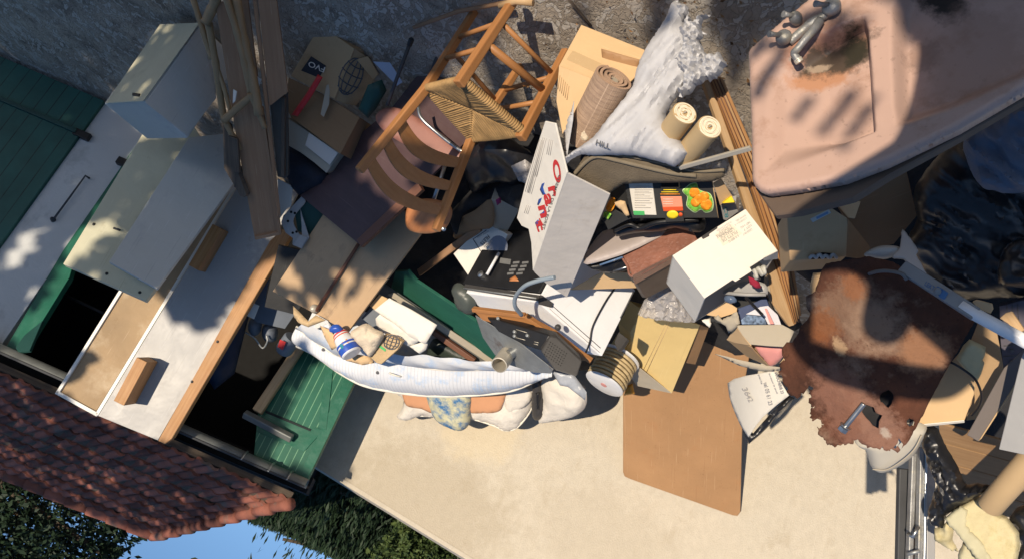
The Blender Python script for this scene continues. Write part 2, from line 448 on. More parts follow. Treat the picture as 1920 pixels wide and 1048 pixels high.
M_hardboard = mat('stained_hardboard', (0.36, 0.25, 0.14, 1), 0.75, 0.25, 2.0, 0.1, 50, stain=(0.46, 0.36, 0.24, 1), stain_amt=0.5, stain_scale=2.5)
M_white_trim = flat('white_trim', (0.72, 0.70, 0.64, 1), 0.5)
M_pine = mat('pine', (0.47, 0.26, 0.11, 1), 0.6, 0.15, 4, 0.12, 30, grain=((0.33, 0.15, 0.05, 1), 2.0, 45))
M_pine_light = mat('pale_timber', (0.55, 0.38, 0.21, 1), 0.65, 0.15, 4, 0.12, 30, grain=((0.42, 0.25, 0.11, 1), 2.0, 50))
M_chair = mat('chair_beech', (0.40, 0.185, 0.066, 1), 0.5, 0.18, 5, 0.06, 30, grain=((0.31, 0.13, 0.04, 1), 2.5, 60), coat=0.08)
M_ply = mat('orange_plywood', (0.48, 0.20, 0.075, 1), 0.42, 0.15, 5, 0.05, 30, grain=((0.40, 0.15, 0.05, 1), 2, 40), coat=0.2)
M_pinkply = mat('worn_pink_plywood', (0.28, 0.125, 0.095, 1), 0.5, 0.15, 5, 0.05, 30)
M_plum = mat('plum_board', (0.085, 0.050, 0.050, 1), 0.5, 0.2, 4, 0.08, 30, grain=((0.065, 0.034, 0.034, 1), 1.2, 14))
M_redwood = mat('red_brown_edge', (0.17, 0.075, 0.045, 1), 0.55, 0.2, 4, 0.1, 30, grain=((0.12, 0.05, 0.03, 1), 2, 40))
M_plank = mat('old_plank', (0.36, 0.21, 0.115, 1), 0.75, 0.18, 3, 0.15, 30, grain=((0.27, 0.15, 0.08, 1), 1.5, 40))
M_plank_dark = mat('weathered_plank', (0.13, 0.098, 0.07, 1), 0.85, 0.25, 4, 0.3, 30, grain=((0.045, 0.034, 0.026, 1), 1.6, 45))
M_bamboo = mat('dry_bamboo', (0.35, 0.23, 0.115, 1), 0.5, 0.3, 6, 0.08, 30, grain=((0.26, 0.17, 0.08, 1), 3, 40))
M_card = mat('cardboard', (0.42, 0.28, 0.15, 1), 0.85, 0.07, 3, 0.06, 60, stain=(0.34, 0.22, 0.11, 1), stain_amt=0.12)
M_card2 = mat('light_cardboard', (0.60, 0.41, 0.22, 1), 0.85, 0.06, 3, 0.06, 60)
M_card_grey = mat('grey_cardboard', (0.40, 0.35, 0.27, 1), 0.85, 0.07, 3, 0.06, 60)
M_card_dk = mat('brown_cardboard', (0.27, 0.165, 0.085, 1), 0.85, 0.1, 3, 0.06, 60)
M_board = mat('brown_board', (0.33, 0.185, 0.086, 1), 0.62, 0.13, 2.4, 0.06, 40, stain=(0.33, 0.175, 0.078, 1), stain_amt=0.2, stain_scale=6, speck=0.35)
M_tan = mat('dirty_tan_board', (0.44, 0.30, 0.175, 1), 0.75, 0.15, 2.5, 0.08, 40, stain=(0.24, 0.17, 0.11, 1), stain_amt=0.22, stain_scale=2.5)
M_yellow = mat('yellow_card', (0.62, 0.46, 0.20, 1), 0.8, 0.06, 2.5, 0.05, 40)
M_white = mat('white_card', (0.72, 0.68, 0.60, 1), 0.8, 0.04, 2.5, 0.03, 40)
M_paper = mat('white_paper', (0.66, 0.62, 0.54, 1), 0.85, 0.05, 3, 0.05, 40)
M_offwhite = mat('off_white_board', (0.56, 0.52, 0.47, 1), 0.8, 0.05, 3, 0.04, 40, stain=(0.48, 0.43, 0.37, 1), stain_amt=0.15)
M_enamel = mat('white_enamel', (0.70, 0.70, 0.70, 1), 0.3, 0.03, 3, 0.01, 20, coat=0.3)
M_black = mat('black_plastic', (0.014, 0.014, 0.015, 1), 0.42, 0.3, 8, 0.06, 60)
M_blackm = mat('matt_black_card', (0.030, 0.030, 0.029, 1), 0.6, 0.15, 5, 0.06, 60)
M_char = mat('charcoal_plastic', (0.045, 0.042, 0.040, 1), 0.5, 0.2, 6, 0.06, 60)
M_grey = mat('mid_grey', (0.15, 0.15, 0.145, 1), 0.6, 0.15, 5, 0.06, 50)
M_dgrey = mat('dark_grey', (0.055, 0.057, 0.06, 1), 0.65, 0.2, 5, 0.08, 50)
M_bluegrey = mat('blue_grey', (0.12, 0.14, 0.17, 1), 0.6, 0.15, 5, 0.06, 50)
M_steel = mat('steel', (0.42, 0.43, 0.43, 1), 0.32, 0.15, 8, 0.05, 40, metal=0.9)
M_chrome = mat('tarnished_chrome', (0.27, 0.27, 0.265, 1), 0.42, 0.35, 14, 0.3, 60, metal=0.35, stain=(.33, .31, .25, 1), stain_amt=.4, stain_scale=20)
M_galv = mat('scratched_galvanised_metal', (0.34, 0.35, 0.34, 1), 0.5, 0.25, 6, 0.12, 30, metal=0.6, stain=(0.15, 0.10, 0.08, 1), stain_amt=0.15)
M_alu = mat('brushed_aluminium', (0.50, 0.455, 0.37, 1), 0.35, 0.1, 5, 0.05, 40, metal=0.25)
M_bag_black = mat('black_bin_bag', (0.014, 0.014, 0.016, 1), 0.34, 0.3, 8, 0.05, 26, spec=0.5)
M_bag_blue = mat('blue_bin_bag', (0.10, 0.135, 0.19, 1), 0.6, 0.2, 6, 0.15, 26)
M_bag_grey = mat('grey_plastic_bag', (0.45, 0.45, 0.465, 1), 0.68, 0.06, 5, 0.02, 30, spec=.25)
M_bag_clear = mat('cloudy_clear_plastic', (0.55, 0.52, 0.50, 1), 0.18, 0.15, 10, 0.2, 40, spec=0.7, alpha=0.6)
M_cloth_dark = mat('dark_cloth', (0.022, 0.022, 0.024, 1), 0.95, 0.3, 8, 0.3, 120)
M_cloth_navy = mat('navy_cloth', (0.016, 0.020, 0.032, 1), 0.9, 0.3, 8, 0.3, 120)
M_felt = mat('brown_felt', (0.145, 0.115, 0.078, 1), 0.95, 0.2, 12, 0.5, 140, speck=0.25)
M_felt_edge = mat('felt_binding', (0.20, 0.165, 0.115, 1), 0.9, 0.15, 10, 0.3, 120)
M_carpet = mat('woven_carpet', (0.42, 0.29, 0.20, 1), 0.95, 0.16, 20, 0.6, 90, grain=((0.29, 0.20, 0.14, 1), 60, 12))
M_carpet_back = mat('carpet_back', (0.46, 0.30, 0.20, 1), 0.95, 0.1, 20, 0.4, 90)
M_roll = mat('paper_roll', (0.50, 0.36, 0.19, 1), 0.6, 0.08, 5, 0.05, 40)
M_roll_end = mat('paper_roll_end', (0.78, 0.70, 0.54, 1), 0.8, 0.08, 15, 0.1, 60)
M_leather = mat('brown_croc_leather', (0.25, 0.11, 0.075, 1), 0.34, 0.3, 10, 0.15, 40, coat=0.3)
M_leather_side = mat('dull_brown_vinyl', (0.115, 0.08, 0.058, 1), 0.6, 0.15, 8, 0.1, 60)
M_case = mat('mauve_grey_plastic', (0.36, 0.31, 0.29, 1), 0.5, 0.06, 4, 0.03, 40)
M_matt_white = mat('quilted_mattress_cloth', (0.62, 0.63, 0.64, 1), 0.9, 0.06, 5, 0.1, 90, stain=(0.42, 0.52, 0.66, 1), stain_amt=0.45, stain_scale=7)
M_piping = flat('cream_piping', (0.70, 0.66, 0.56, 1), 0.9)
M_cushion = mat('white_cushion_cloth', (0.66, 0.61, 0.53, 1), 0.95, 0.08, 6, 0.2, 70)
M_peach = mat('peach_vinyl', (0.58, 0.29, 0.15, 1), 0.6, 0.06, 4, 0.05, 60)
M_pattern = mat('patterned_cushion', (0.55, 0.52, 0.34, 1), 0.95, 0.2, 16, 0.2, 90, stain=(0.05, 0.16, 0.33, 1), stain_amt=0.75, stain_scale=14)
M_beige_cloth = mat('beige_cloth', (0.62, 0.52, 0.39, 1), 0.9, 0.08, 6, 0.15, 60)
M_kraft = mat('kraft_paper', (0.50, 0.36, 0.20, 1), 0.85, 0.12, 6, 0.2, 40)
M_blue = flat('bright_blue_plastic', (0.03, 0.09, 0.42, 1), 0.35)
M_red = flat('red', (0.55, 0.03, 0.03, 1), 0.5)
M_ink_red = flat('red_print', (0.55, 0.035, 0.035, 1), 0.7)
M_ink_blue = flat('blue_print', (0.025, 0.07, 0.30, 1), 0.7)
M_ink = flat('grey_print', (0.10, 0.10, 0.105, 1), 0.8)
M_ink_soft = flat('faded_print', (0.36, 0.335, 0.31, 1), 0.8)
M_ink_mid = flat('thin_grey_print', (0.24, 0.225, 0.21, 1), 0.8)
M_navy_tile = flat('navy_print', (0.020, 0.022, 0.032, 1), 0.7)
M_orange = mat('printed_orange', (0.80, 0.27, 0.01, 1), 0.55, 0.4, 50, 0.02, 40, stain=(.85, .45, .06, 1), stain_amt=.5, stain_scale=35)
M_leafgreen = mat('printed_green', (0.16, 0.46, 0.05, 1), 0.55, 0.5, 60, 0.02, 40, stain=(.45, .62, .12, 1), stain_amt=.5, stain_scale=40)
M_leafpale = flat('printed_pale_green', (0.55, 0.74, 0.38, 1), .6)
M_lemon = flat('printed_yellow', (0.80, 0.60, 0.02, 1), 0.5)
M_label_red = mat('salmon_label', (0.72, 0.28, 0.17, 1), 0.6, 0.06, 10, 0.02, 40)
M_label_red2 = flat('red_label', (0.62, 0.085, 0.02, 1), 0.6)
M_green_sticker = flat('green_sticker', (0.07, 0.40, 0.12, 1), 0.6)
M_pink = mat('pink_vinyl', (0.66, 0.28, 0.25, 1), 0.55, 0.05, 4, 0.05, 40)
M_foam = mat('yellow_foam', (0.58, 0.50, 0.29, 1), 0.95, 0.12, 6, 0.4, 60, stain=(0.44, 0.36, 0.17, 1), stain_amt=0.3, stain_scale=6)
M_foam_skin = mat('foam_facing', (0.50, 0.46, 0.30, 1), 0.9, 0.08, 6, 0.15, 60)
M_floorwood = mat('laminate_floor_board', (0.42, 0.26, 0.13, 1), 0.5, 0.15, 3, 0.06, 30, grain=((0.29, 0.165, 0.075, 1), 1.6, 38))
M_tubecard = mat('cardboard_tube', (0.52, 0.36, 0.19, 1), 0.55, 0.06, 3, 0.03, 40)
M_purplegrey = mat('purple_grey_plastic', (0.10, 0.09, 0.11, 1), 0.6, 0.1, 6, 0.04, 40)
M_board_grey = mat('brown_grey_board', (0.16, 0.135, 0.12, 1), 0.6, 0.1, 4, 0.05, 40)
M_tube_white = flat('white_lamp_glass', (0.78, 0.78, 0.77, 1), 0.3)
M_tube_grey = mat('grey_sleeve', (0.23, 0.235, 0.23, 1), 0.6, 0.08, 5, 0.05, 50)
M_greenboard = mat('green_felted_board', (0.012, 0.095, 0.062, 1), 0.75, 0.15, 4, 0.1, 60)
M_reel_cord = mat('cord', (0.50, 0.38, 0.20, 1), 0.8, 0.25, 20, 0.3, 80)
M_cable = flat('pale_blue_cable', (0.24, 0.29, 0.33, 1), 0.45)
M_wire = flat('black_wire', (0.012, 0.012, 0.015, 1), 0.4)
M_skin = mat('skin', (0.50, 0.28, 0.19, 1), 0.55, 0.08, 8, 0.05, 60)
M_shirt = mat('dark_shirt', (0.03, 0.035, 0.05, 1), 0.9, 0.15, 8, 0.2, 80)
M_bark = mat('bark', (0.085, 0.062, 0.043, 1), 0.95, 0.3, 6, 0.8, 25)
M_gravel = None
for m_, d_, l_, a_ in ((M_conc, (.42, .36, .27, 1), (.60, .54, .44, 1), .3), (M_white_lam, (.25, .24, .22, 1), (.46, .46, .46, 1), .5), (M_grey_panel, (.33, .33, .31, 1), (.62, .62, .6, 1), .5), (M_cream, (.36, .33, .22, 1), (.6, .58, .46, 1), .5),
                       (M_board, (.24, .125, .055, 1), (.50, .33, .19, 1), .45), (M_offwhite, (.44, .40, .34, 1), (.64, .6, .55, 1), .4), (M_white, (.56, .51, .43, 1), (.8, .77, .7, 1), .35), (M_card, (.30, .19, .095, 1), (.5, .36, .22, 1), .4),
                       (M_card2, (.46, .30, .15, 1), (.70, .52, .32, 1), .4), (M_card_grey, (.30, .26, .19, 1), (.5, .45, .36, 1), .4), (M_card_dk, (.19, .11, .055, 1), (.36, .24, .14, 1), .4), (M_yellow, (.5, .35, .14, 1), (.70, .56, .30, 1), .35),
                       (M_tan, (.25, .165, .095, 1), (.54, .40, .26, 1), .5), (M_hardboard, (.26, .17, .09, 1), (.5, .38, .25, 1), .5), (M_plum, (.05, .03, .03, 1), (.14, .095, .09, 1), .5), (M_galv, (.16, .13, .11, 1), (.5, .5, .5, 1), .5),
                       (M_enamel, (.60, .58, .55, 1), (.78, .78, .78, 1), .3), (M_greenboard, (.008, .06, .04, 1), (.04, .16, .11, 1), .4), (M_green, (.006, .05, .03, 1), (.07, .19, .13, 1), .4), (M_blackm, (.012, .012, .012, 1), (.085, .08, .075, 1), .4), (M_plank, (.2, .11, .06, 1), (.46, .31, .19, 1), .45)): wear(m_, d_, l_, a_)
# foliage: two-tone leaves, mixed at random
def leafmat(name, a, b_):
    m = bpy.data.materials.new(name); m.use_nodes = True
    N, L, b = nodes(m)
    g = N.new('ShaderNodeNewGeometry'); mx = N.new('ShaderNodeMix'); mx.data_type = 'RGBA'
    mx.inputs[6].default_value = a; mx.inputs[7].default_value = b_
    L.new(g.outputs['Random Per Island'], mx.inputs[0]); L.new(mx.outputs[2], b.inputs['Base Color'])
    b.inputs['Roughness'].default_value = 0.6; b.inputs['Specular IOR Level'].default_value = 0.25
    return m
M_leaf_dark = leafmat('dark_leaves', (0.010, 0.022, 0.012, 1), (0.026, 0.050, 0.024, 1))
M_leaf_mid = leafmat('olive_leaves', (0.035, 0.060, 0.020, 1), (0.085, 0.12, 0.035, 1))
M_leaf_shade = leafmat('broad_leaves', (0.03, 0.07, 0.02, 1), (0.06, 0.12, 0.03, 1))
for m_, sc_, st_ in ((M_bag_black, 5, .3), (M_bag_blue, 7, .6), (M_bag_grey, 7, .2), (M_bag_clear, 16, .5), (M_cloth_dark, 7, .5), (M_cloth_navy, 8, .5), (M_beige_cloth, 14, .4), (M_cushion, 9, .45), (M_kraft, 12, .4)): crease(m_, sc_, st_)
crease(M_leather, 55, .55, .02, .004)
# rust sheet
M_rust = mat('rusted_iron', (0.095, 0.034, 0.017, 1), 0.9, 0.55, 7, 0.9, 45, stain=(0.24, 0.15, 0.10, 1), stain_amt=0.42, stain_scale=4.5, speck=0.5)
M_rust2 = mat('pale_rust_crust', (0.24, 0.12, 0.075, 1), 0.95, 0.5, 9, 0.8, 60, stain=(0.19, 0.065, 0.02, 1), stain_amt=0.5, stain_scale=5, speck=0.4)
# ground: worn stony concrete
M_ground = mat('worn_stony_ground', (0.40, 0.34, 0.27, 1), 0.95, 0.35, 2.6, 1.0, 26, stain=(0.20, 0.165, 0.13, 1), stain_amt=0.55, stain_scale=5, speck=0.6, detail=10)
def ground_extra(m):
    N, L, b = nodes(m)
    tc = N.new('ShaderNodeTexCoord')
    mp = N.new('ShaderNodeMapping'); mp.inputs['Scale'].default_value = (1.5, 1, 1); mp.inputs['Rotation'].default_value = (0, 0, 0.5); L.new(tc.outputs['Object'], mp.inputs[0])
    wz = N.new('ShaderNodeTexNoise'); wz.inputs['Scale'].default_value = 4.5; wz.inputs['Detail'].default_value = 6; L.new(mp.outputs[0], wz.inputs['Vector'])
    ad = N.new('ShaderNodeVectorMath'); ad.operation = 'MULTIPLY_ADD'; ad.inputs[1].default_value = (.75, .75, .75); L.new(wz.outputs['Color'], ad.inputs[0]); L.new(mp.outputs[0], ad.inputs[2])
    vo = N.new('ShaderNodeTexVoronoi'); vo.feature = 'DISTANCE_TO_EDGE'; vo.inputs['Scale'].default_value = 13.0; L.new(ad.outputs[0], vo.inputs['Vector'])
    vc = N.new('ShaderNodeTexVoronoi'); vc.inputs['Scale'].default_value = 13.0; L.new(ad.outputs[0], vc.inputs['Vector'])
    sep = N.new('ShaderNodeSeparateColor'); L.new(vc.outputs['Color'], sep.inputs[0])
    mr = N.new('ShaderNodeMapRange'); mr.inputs[1].default_value = .58; mr.inputs[2].default_value = .72; L.new(sep.outputs[0], mr.inputs[0])
    me_ = N.new('ShaderNodeMapRange'); me_.inputs[1].default_value = 0.02; me_.inputs[2].default_value = 0.09; L.new(vo.outputs['Distance'], me_.inputs[0])
    mm = N.new('ShaderNodeMath'); mm.operation = 'MULTIPLY'; L.new(mr.outputs[0], mm.inputs[0]); L.new(me_.outputs[0], mm.inputs[1])
    src = b.inputs['Base Color'].links[0].from_socket
    x = N.new('ShaderNodeMix'); x.data_type = 'RGBA'; L.new(mm.outputs[0], x.inputs[0]); L.new(src, x.inputs[6]); x.inputs[7].default_value = (0.46, 0.42, 0.365, 1)
    L.new(x.outputs[2], b.inputs['Base Color'])
    bp = N.new('ShaderNodeBump'); bp.inputs['Strength'].default_value = 0.6; bp.inputs['Distance'].default_value = 0.02
    L.new(me_.outputs[0], bp.inputs['Height'])
    old = b.inputs['Normal'].links[0].from_socket; L.new(old, bp.inputs['Normal']); L.new(bp.outputs[0], b.inputs['Normal'])
ground_extra(M_ground)
def stripes(m, period, width, col, axis=1, soft=0.02):
    """narrow lines across local axis (grooves between boards)"""
    N, L, b = nodes(m)
    tc = N.new('ShaderNodeTexCoord'); sp = N.new('ShaderNodeSeparateXYZ'); L.new(tc.outputs['Object'], sp.inputs[0])
    d = N.new('ShaderNodeMath'); d.operation = 'DIVIDE'; d.inputs[1].default_value = period; L.new(sp.outputs[axis], d.inputs[0])
    f = N.new('ShaderNodeMath'); f.operation = 'FRACT'; L.new(d.outputs[0], f.inputs[0])
    c0_ = N.new('ShaderNodeMath'); c0_.operation = 'LESS_THAN'; c0_.inputs[1].default_value = width; L.new(f.outputs[0], c0_.inputs[0])
    nz_ = N.new('ShaderNodeTexNoise'); nz_.inputs['Scale'].default_value = 9; nz_.inputs['Detail'].default_value = 6; L.new(tc.outputs['Object'], nz_.inputs['Vector'])
    mr_ = N.new('ShaderNodeMapRange'); mr_.inputs[1].default_value = .3; mr_.inputs[2].default_value = .6; mr_.inputs[3].default_value = .35; L.new(nz_.outputs['Fac'], mr_.inputs[0])
    c = N.new('ShaderNodeMath'); c.operation = 'MULTIPLY'; L.new(c0_.outputs[0], c.inputs[0]); L.new(mr_.outputs[0], c.inputs[1])
    src = b.inputs['Base Color'].links[0].from_socket
    x = N.new('ShaderNodeMix'); x.data_type = 'RGBA'; L.new(c.outputs[0], x.inputs[0]); L.new(src, x.inputs[6]); x.inputs[7].default_value = col
    L.new(x.outputs[2], b.inputs['Base Color'])
    return m
stripes(M_carpet, .021, .14, (.27, .18, .13, 1), 0); stripes(M_carpet, .017, .10, (.50, .36, .26, 1), 1)
M_green_groove = stripes(mat('green_boarding', (0.011, 0.105, 0.062, 1), 0.45, 0.2, 3, 0.06, 30), 0.052, 0.12, (0.13, 0.29, 0.17, 1))
M_green_far = stripes(mat('dark_green_boarding', (0.018, 0.090, 0.074, 1), 0.55, 0.25, 4, 0.06, 30), 0.11, 0.07, (0.006, 0.02, 0.018, 1))
M_mattress_side = stripes(mat('ribbed_mattress_cloth', (0.62, 0.63, 0.65, 1), 0.9, 0.06, 5, 0.1, 90, stain=(0.40, 0.50, 0.64, 1), stain_amt=0.42, stain_scale=8), 0.024, 0.2, (0.50, 0.515, 0.535, 1), axis=0)
# roof tiles: each tile its own shade
M_tile = mat('clay_roof_tile', (0.19, 0.068, 0.045, 1), 0.85, 0.35, 6, 0.3, 40, stain=(0.10, 0.075, 0.06, 1), stain_amt=0.35, stain_scale=5)
def island_var(m, lo, hi, other=None):
    """each separate piece its own shade of the same colour"""
    N, L, b = nodes(m); gm = N.new('ShaderNodeNewGeometry'); mr = N.new('ShaderNodeMapRange'); mr.inputs[3].default_value = lo; mr.inputs[4].default_value = hi
    L.new(gm.outputs['Random Per Island'], mr.inputs[0])
    h = N.new('ShaderNodeHueSaturation'); L.new(mr.outputs[0], h.inputs['Value']); src = b.inputs['Base Color'].links[0].from_socket
    L.new(src, h.inputs['Color']); L.new(h.outputs[0], b.inputs['Base Color']); return m
island_var(M_tile, .55, 1.7)
# sink ceramic: pink with grime and rust around the waste
M_sink = mat('pink_glazed_sink', (0.47, 0.315, 0.25, 1), 0.42, 0.08, 2.5, 0.05, 25, stain=(0.36, 0.22, 0.16, 1), stain_amt=0.3, stain_scale=6, coat=0.05, speck=0.25)
# ---------------------------------------------------------------- ground, garage, wall, trees
def grid_mesh(nx, ny, f):
    vs_ = [f(i / (nx - 1), j / (ny - 1)) for j in range(ny) for i in range(nx)]
    fs = [[j * nx + i, j * nx + i + 1, (j + 1) * nx + i + 1, (j + 1) * nx + i] for j in range(ny - 1) for i in range(nx - 1)]
    return vs_, fs
def gfun(u, v):
    # denser near the pile, reaching far away; a bank rises behind the viewer
    cx = lambda t, a: (abs(t) ** 3 * 55 + abs(t) * 5) * (1 if t > 0 else -1)
    x = cx(u * 2 - 1, 1); y = 2 + cx(v * 2 - 1, 1)
    t = min(1, max(0, (0.55 - y) / 0.75)); bank = 0.72 * t * t * (3 - 2 * t)
    z = bank + 0.014 * noise.fractal(V((x * 2.2, y * 2.2, 0)), 1, 2, 5) if abs(x) < 8 and abs(y) < 9 else bank
    return V((x, y, z))
gv, gf = grid_mesh(240, 240, gfun)
g = mk('ground', gv, gf, M_ground, smooth=True, frame=(V((0, 0, 0)), V((1, 0, 0)), V((0, 1, 0)), V((0, 0, 1))))
g['kind'] = 'structure'
X_, Y_, Z_ = V((1, 0, 0)), V((0, 1, 0)), V((0, 0, 1))
def abox(name, x0, x1, y0, y1, z0, z1, m, parent=None, bevel=0.004):
    o = mk(name, hexa((V((x0, y0, z0)), X_ * (x1 - x0), Y_ * (y1 - y0), Z_ * (z1 - z0))), HF, m, parent, bevel=bevel)
    return o
YF = 6.0                                           # garage front
gar = thing('garage', 'low garage with a red clay tile roof, zinc gutter and green boarded doors', 'garage', V((2.5, YF, 0)))
xd = AY(505, 715, YF).x; xo = AY(130, 460, YF).x; xl = AY(95, 335, YF).x
zg = AY(285, 790, 5.9).z
abox('wall', xo, xl, YF, YF + .22, -.1, zg, M_white_wall, gar)
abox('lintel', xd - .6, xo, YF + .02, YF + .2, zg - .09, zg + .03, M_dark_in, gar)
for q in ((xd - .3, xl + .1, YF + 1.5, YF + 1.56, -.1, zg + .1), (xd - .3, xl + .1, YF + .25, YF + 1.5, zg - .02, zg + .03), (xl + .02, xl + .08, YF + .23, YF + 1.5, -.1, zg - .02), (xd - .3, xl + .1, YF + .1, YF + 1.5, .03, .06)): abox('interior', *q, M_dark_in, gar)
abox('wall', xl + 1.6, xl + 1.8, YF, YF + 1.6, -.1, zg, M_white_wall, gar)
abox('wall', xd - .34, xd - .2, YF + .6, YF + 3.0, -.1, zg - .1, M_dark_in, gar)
# dark green boarded door at the far side
pf = (V((xl, YF - .02, 0)), V((0, -1, 0)))
dl = mk('door', hexa((V((xl, YF - .03, .03)), X_ * 1.5, Y_ * .05, Z_ * (zg - .1))), HF, M_green_far, gar, (V((xl + .75, YF, .9)), Z_, X_, Y_), bevel=.004)
for zz in (.35, 1.45):
    abox('rail', xl + .03, xl + 1.5, YF - .055, YF - .0305, zz, zz + .035, M_green_dark, dl)
abox('hinge', xl - .08, xl + .05, YF - .045, YF - .005, .34, .40, M_black, dl)
# door hook on the wall
tube('stay_hook', [AY(168, 335, YF - .03), AY(160, 330, YF - .035), AY(100, 412, YF - .03)], .008, M_dgrey, gar)
lathe('hook_eye', AY(100, 413, YF), V((0, -1, 0)), [(0, .02), (.03, .014), (.04, .004)], M_dgrey, gar, 12)
abox('hinge', xo - .03, xo + .05, YF - .05, YF - .001, AY(232, 308, YF).z - .03, AY(232, 308, YF).z + .03, M_black, gar)
# green jamb of the opening, half-open leaf seen on edge
plate('door_frame', [(8, 655), (22, 662), (62, 630), (130, 520), (136, 498), (275, 270), (262, 262), (118, 470)], plane(AY(10, 655, YF - .03), AY(262, 265, YF - .03), AY(130, 515, YF - .06)), .05, M_green, gar)
plate('door_edge', [(22, 660), (55, 657), (84, 590), (78, 588), (128, 512), (100, 540), (62, 606)], plane(AY(20, 655, YF - .06), AY(90, 590, YF - .06), AY(128, 512, YF + .12)), .02, M_green_dark, gar)
tube('latch_rod', [AY(50, 655, YF + .1), AY(82, 600, YF + .1), AY(110, 553, YF + .1)], .010, M_zinc, gar)
tube('shelf_edge', [AY(105, 545, YF + .6), AY(200, 590, YF + .6)], .012, M_dgrey, gar)
# roof of interlocking tiles
e0, e1 = AY(-120, 640, 5.84), AY(546, 935, 5.84)
r1 = AY(287, 1000, 7.35); r0 = AY(-330, 745, 7.35)
tx = 30; ty = 9; sx = 6; sy = 4
def roof_pt(u, v):
    ev = e1 + (e0 - e1) * u; rv = r1 + (r0 - r1) * u
    return ev + (rv - ev) * v
nrm = (e0 - e1).cross(r1 - e1).normalized(); nrm = nrm if nrm.z > 0 else -nrm
parts_v, parts_f = [], []
for j in range(ty):
    for i in range(tx):
        k = len(parts_v); jit = random.uniform(-.012, .012); lift = random.uniform(0, .010)
        for b_ in range(3):
            for a_ in range(sx + 1):
                u = (i + a_ / sx * 1.03) / tx; v = (j + b_ / 2 * 1.06) / ty + jit
                w = a_ / sx
                prof = .011 * max(0, math.sin(math.pi * min(1, w / .62))) - .006 * math.sin(math.pi * max(0, (w - .62) / .38))
                h = prof + .020 * (1 - b_ / 2) + lift
                parts_v.append(roof_pt(min(u, 1.02), min(v, 1.01)) + nrm * h)
        for a_ in range(sx + 1):      # front lip
            parts_v.append(parts_v[k + a_] - nrm * .022)
        for b_ in range(2):
            for a_ in range(sx):
                parts_f.append([k + b_ * (sx + 1) + a_, k + b_ * (sx + 1) + a_ + 1, k + (b_ + 1) * (sx + 1) + a_ + 1, k + (b_ + 1) * (sx + 1) + a_])
        q = k + 3 * (sx + 1)
        for a_ in range(sx): parts_f.append([q + a_, q + a_ + 1, k + a_ + 1, k + a_])
rf = mk('roof', parts_v, parts_f, M_tile, gar, smooth=False)
for p in rf.data.polygons: p.use_smooth = False
mk('roof_board', [roof_pt(0.002, .0), roof_pt(1.02, .0), roof_pt(1.02, 1), roof_pt(0.002, 1)] + [p - nrm * .05 for p in [roof_pt(0.002, .0), roof_pt(1.02, .0), roof_pt(1.02, 1), roof_pt(0.002, 1)]], HF, M_plank_dark, gar)
rid = []
for i in range(16):
    a, b_ = r1 + (r0 - r1) * (i / 16), r1 + (r0 - r1) * ((i + 1.08) / 16)
    rid.append(tube_data([a + nrm * .0, b_ + nrm * .0], [.055, .066], 12))
merged('ridge_tiles', rid, M_tile, gar, smooth=True)
vt = []
for j in range(ty):
    a, b_ = roof_pt(-.004, j / ty), roof_pt(-.004, (j + 1.1) / ty)
    vt.append(tube_data([a + nrm * .035, b_ + nrm * .02], [.045, .036], 10))
merged('verge_tiles', vt, M_tile, gar, smooth=True)
mk('back_slope', [r0, r1, r1 + V((0, 1.6, -.9)), r0 + V((0, 1.6, -.9))], [[0, 1, 2, 3]], M_tile, gar)
# gutter: half-round trough with brackets and a downpipe stub
ga, gb = AY(-90, 622, 5.9), AY(572, 914, 5.9)
gd = gb - ga; gx = gd.normalized(); gn = V((0, -1, 0)); up_ = V((0, 0, 1))
gvv, gff = [], []
for s in range(2):
    c = ga + gd * s
    for k in range(11):
        an = math.pi * k / 10; gvv.append(c + gn * (math.cos(an) * .062) - up_ * (math.sin(an) * .062))
    for k in range(11):
        an = math.pi * (10 - k) / 10; gvv.append(c + gn * (math.cos(an) * .056) - up_ * (math.sin(an) * .056))
gff = [[k, (k + 1) % 22, 22 + (k + 1) % 22, 22 + k] for k in range(22)] + [list(range(22)), list(range(43, 21, -1))]
gut = mk('gutter', gvv, gff, M_zinc, gar, smooth=True)
tube('gutter_rim', [ga + gn * .062, gb + gn * .062], .009, M_dgrey, gar)
for px, py in ((455, 864), (505, 886), (540, 900)):
    c = AY(px, py, 5.9); c = ga + gx * (c - ga).dot(gx)
    tube('gutter_bracket', [c + gn * .068 + up_ * .005] + [c + gn * (math.cos(math.pi * k / 8) * .066) - up_ * (math.sin(math.pi * k / 8) * .066) for k in range(9)], .007, M_steel, gar, 6)
# green leaf of the garage door, standing open beside the wall
pl_leaf = plane(AY(572, 905, 5.92), AY(665, 714, 5.92), AY(485, 800, 6.0))
fl = [on(pl_leaf, 665, 714), on(pl_leaf, 572, 906)]
lx = (fl[1] - fl[0]).normalized(); ln = pl_leaf[1]
leaf = plate('door', [(668, 708), (572, 908), (505, 872), (476, 852), (484, 770), (552, 648)], pl_leaf, .045, M_green_groove, gar, frame=(on(pl_leaf, 560, 780), lx, ln.cross(lx), ln))
plate('stile', [(668, 708), (572, 908), (556, 901), (650, 700)], pl_leaf, .03, M_green, leaf, off=.006)
plate('brace', [(612, 672), (626, 680), (612, 806), (597, 800)], pl_leaf, .03, M_green, leaf, off=.008)
plate('rail', [(500, 772), (582, 806), (592, 800), (606, 806), (570, 846), (480, 808)], pl_leaf, .03, M_green, leaf, off=.0065)
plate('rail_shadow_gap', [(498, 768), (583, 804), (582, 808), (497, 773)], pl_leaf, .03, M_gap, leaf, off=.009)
plate('rail', [(478, 852), (572, 890), (572, 908), (476, 862)], pl_leaf, .03, M_green, leaf, off=.0066)
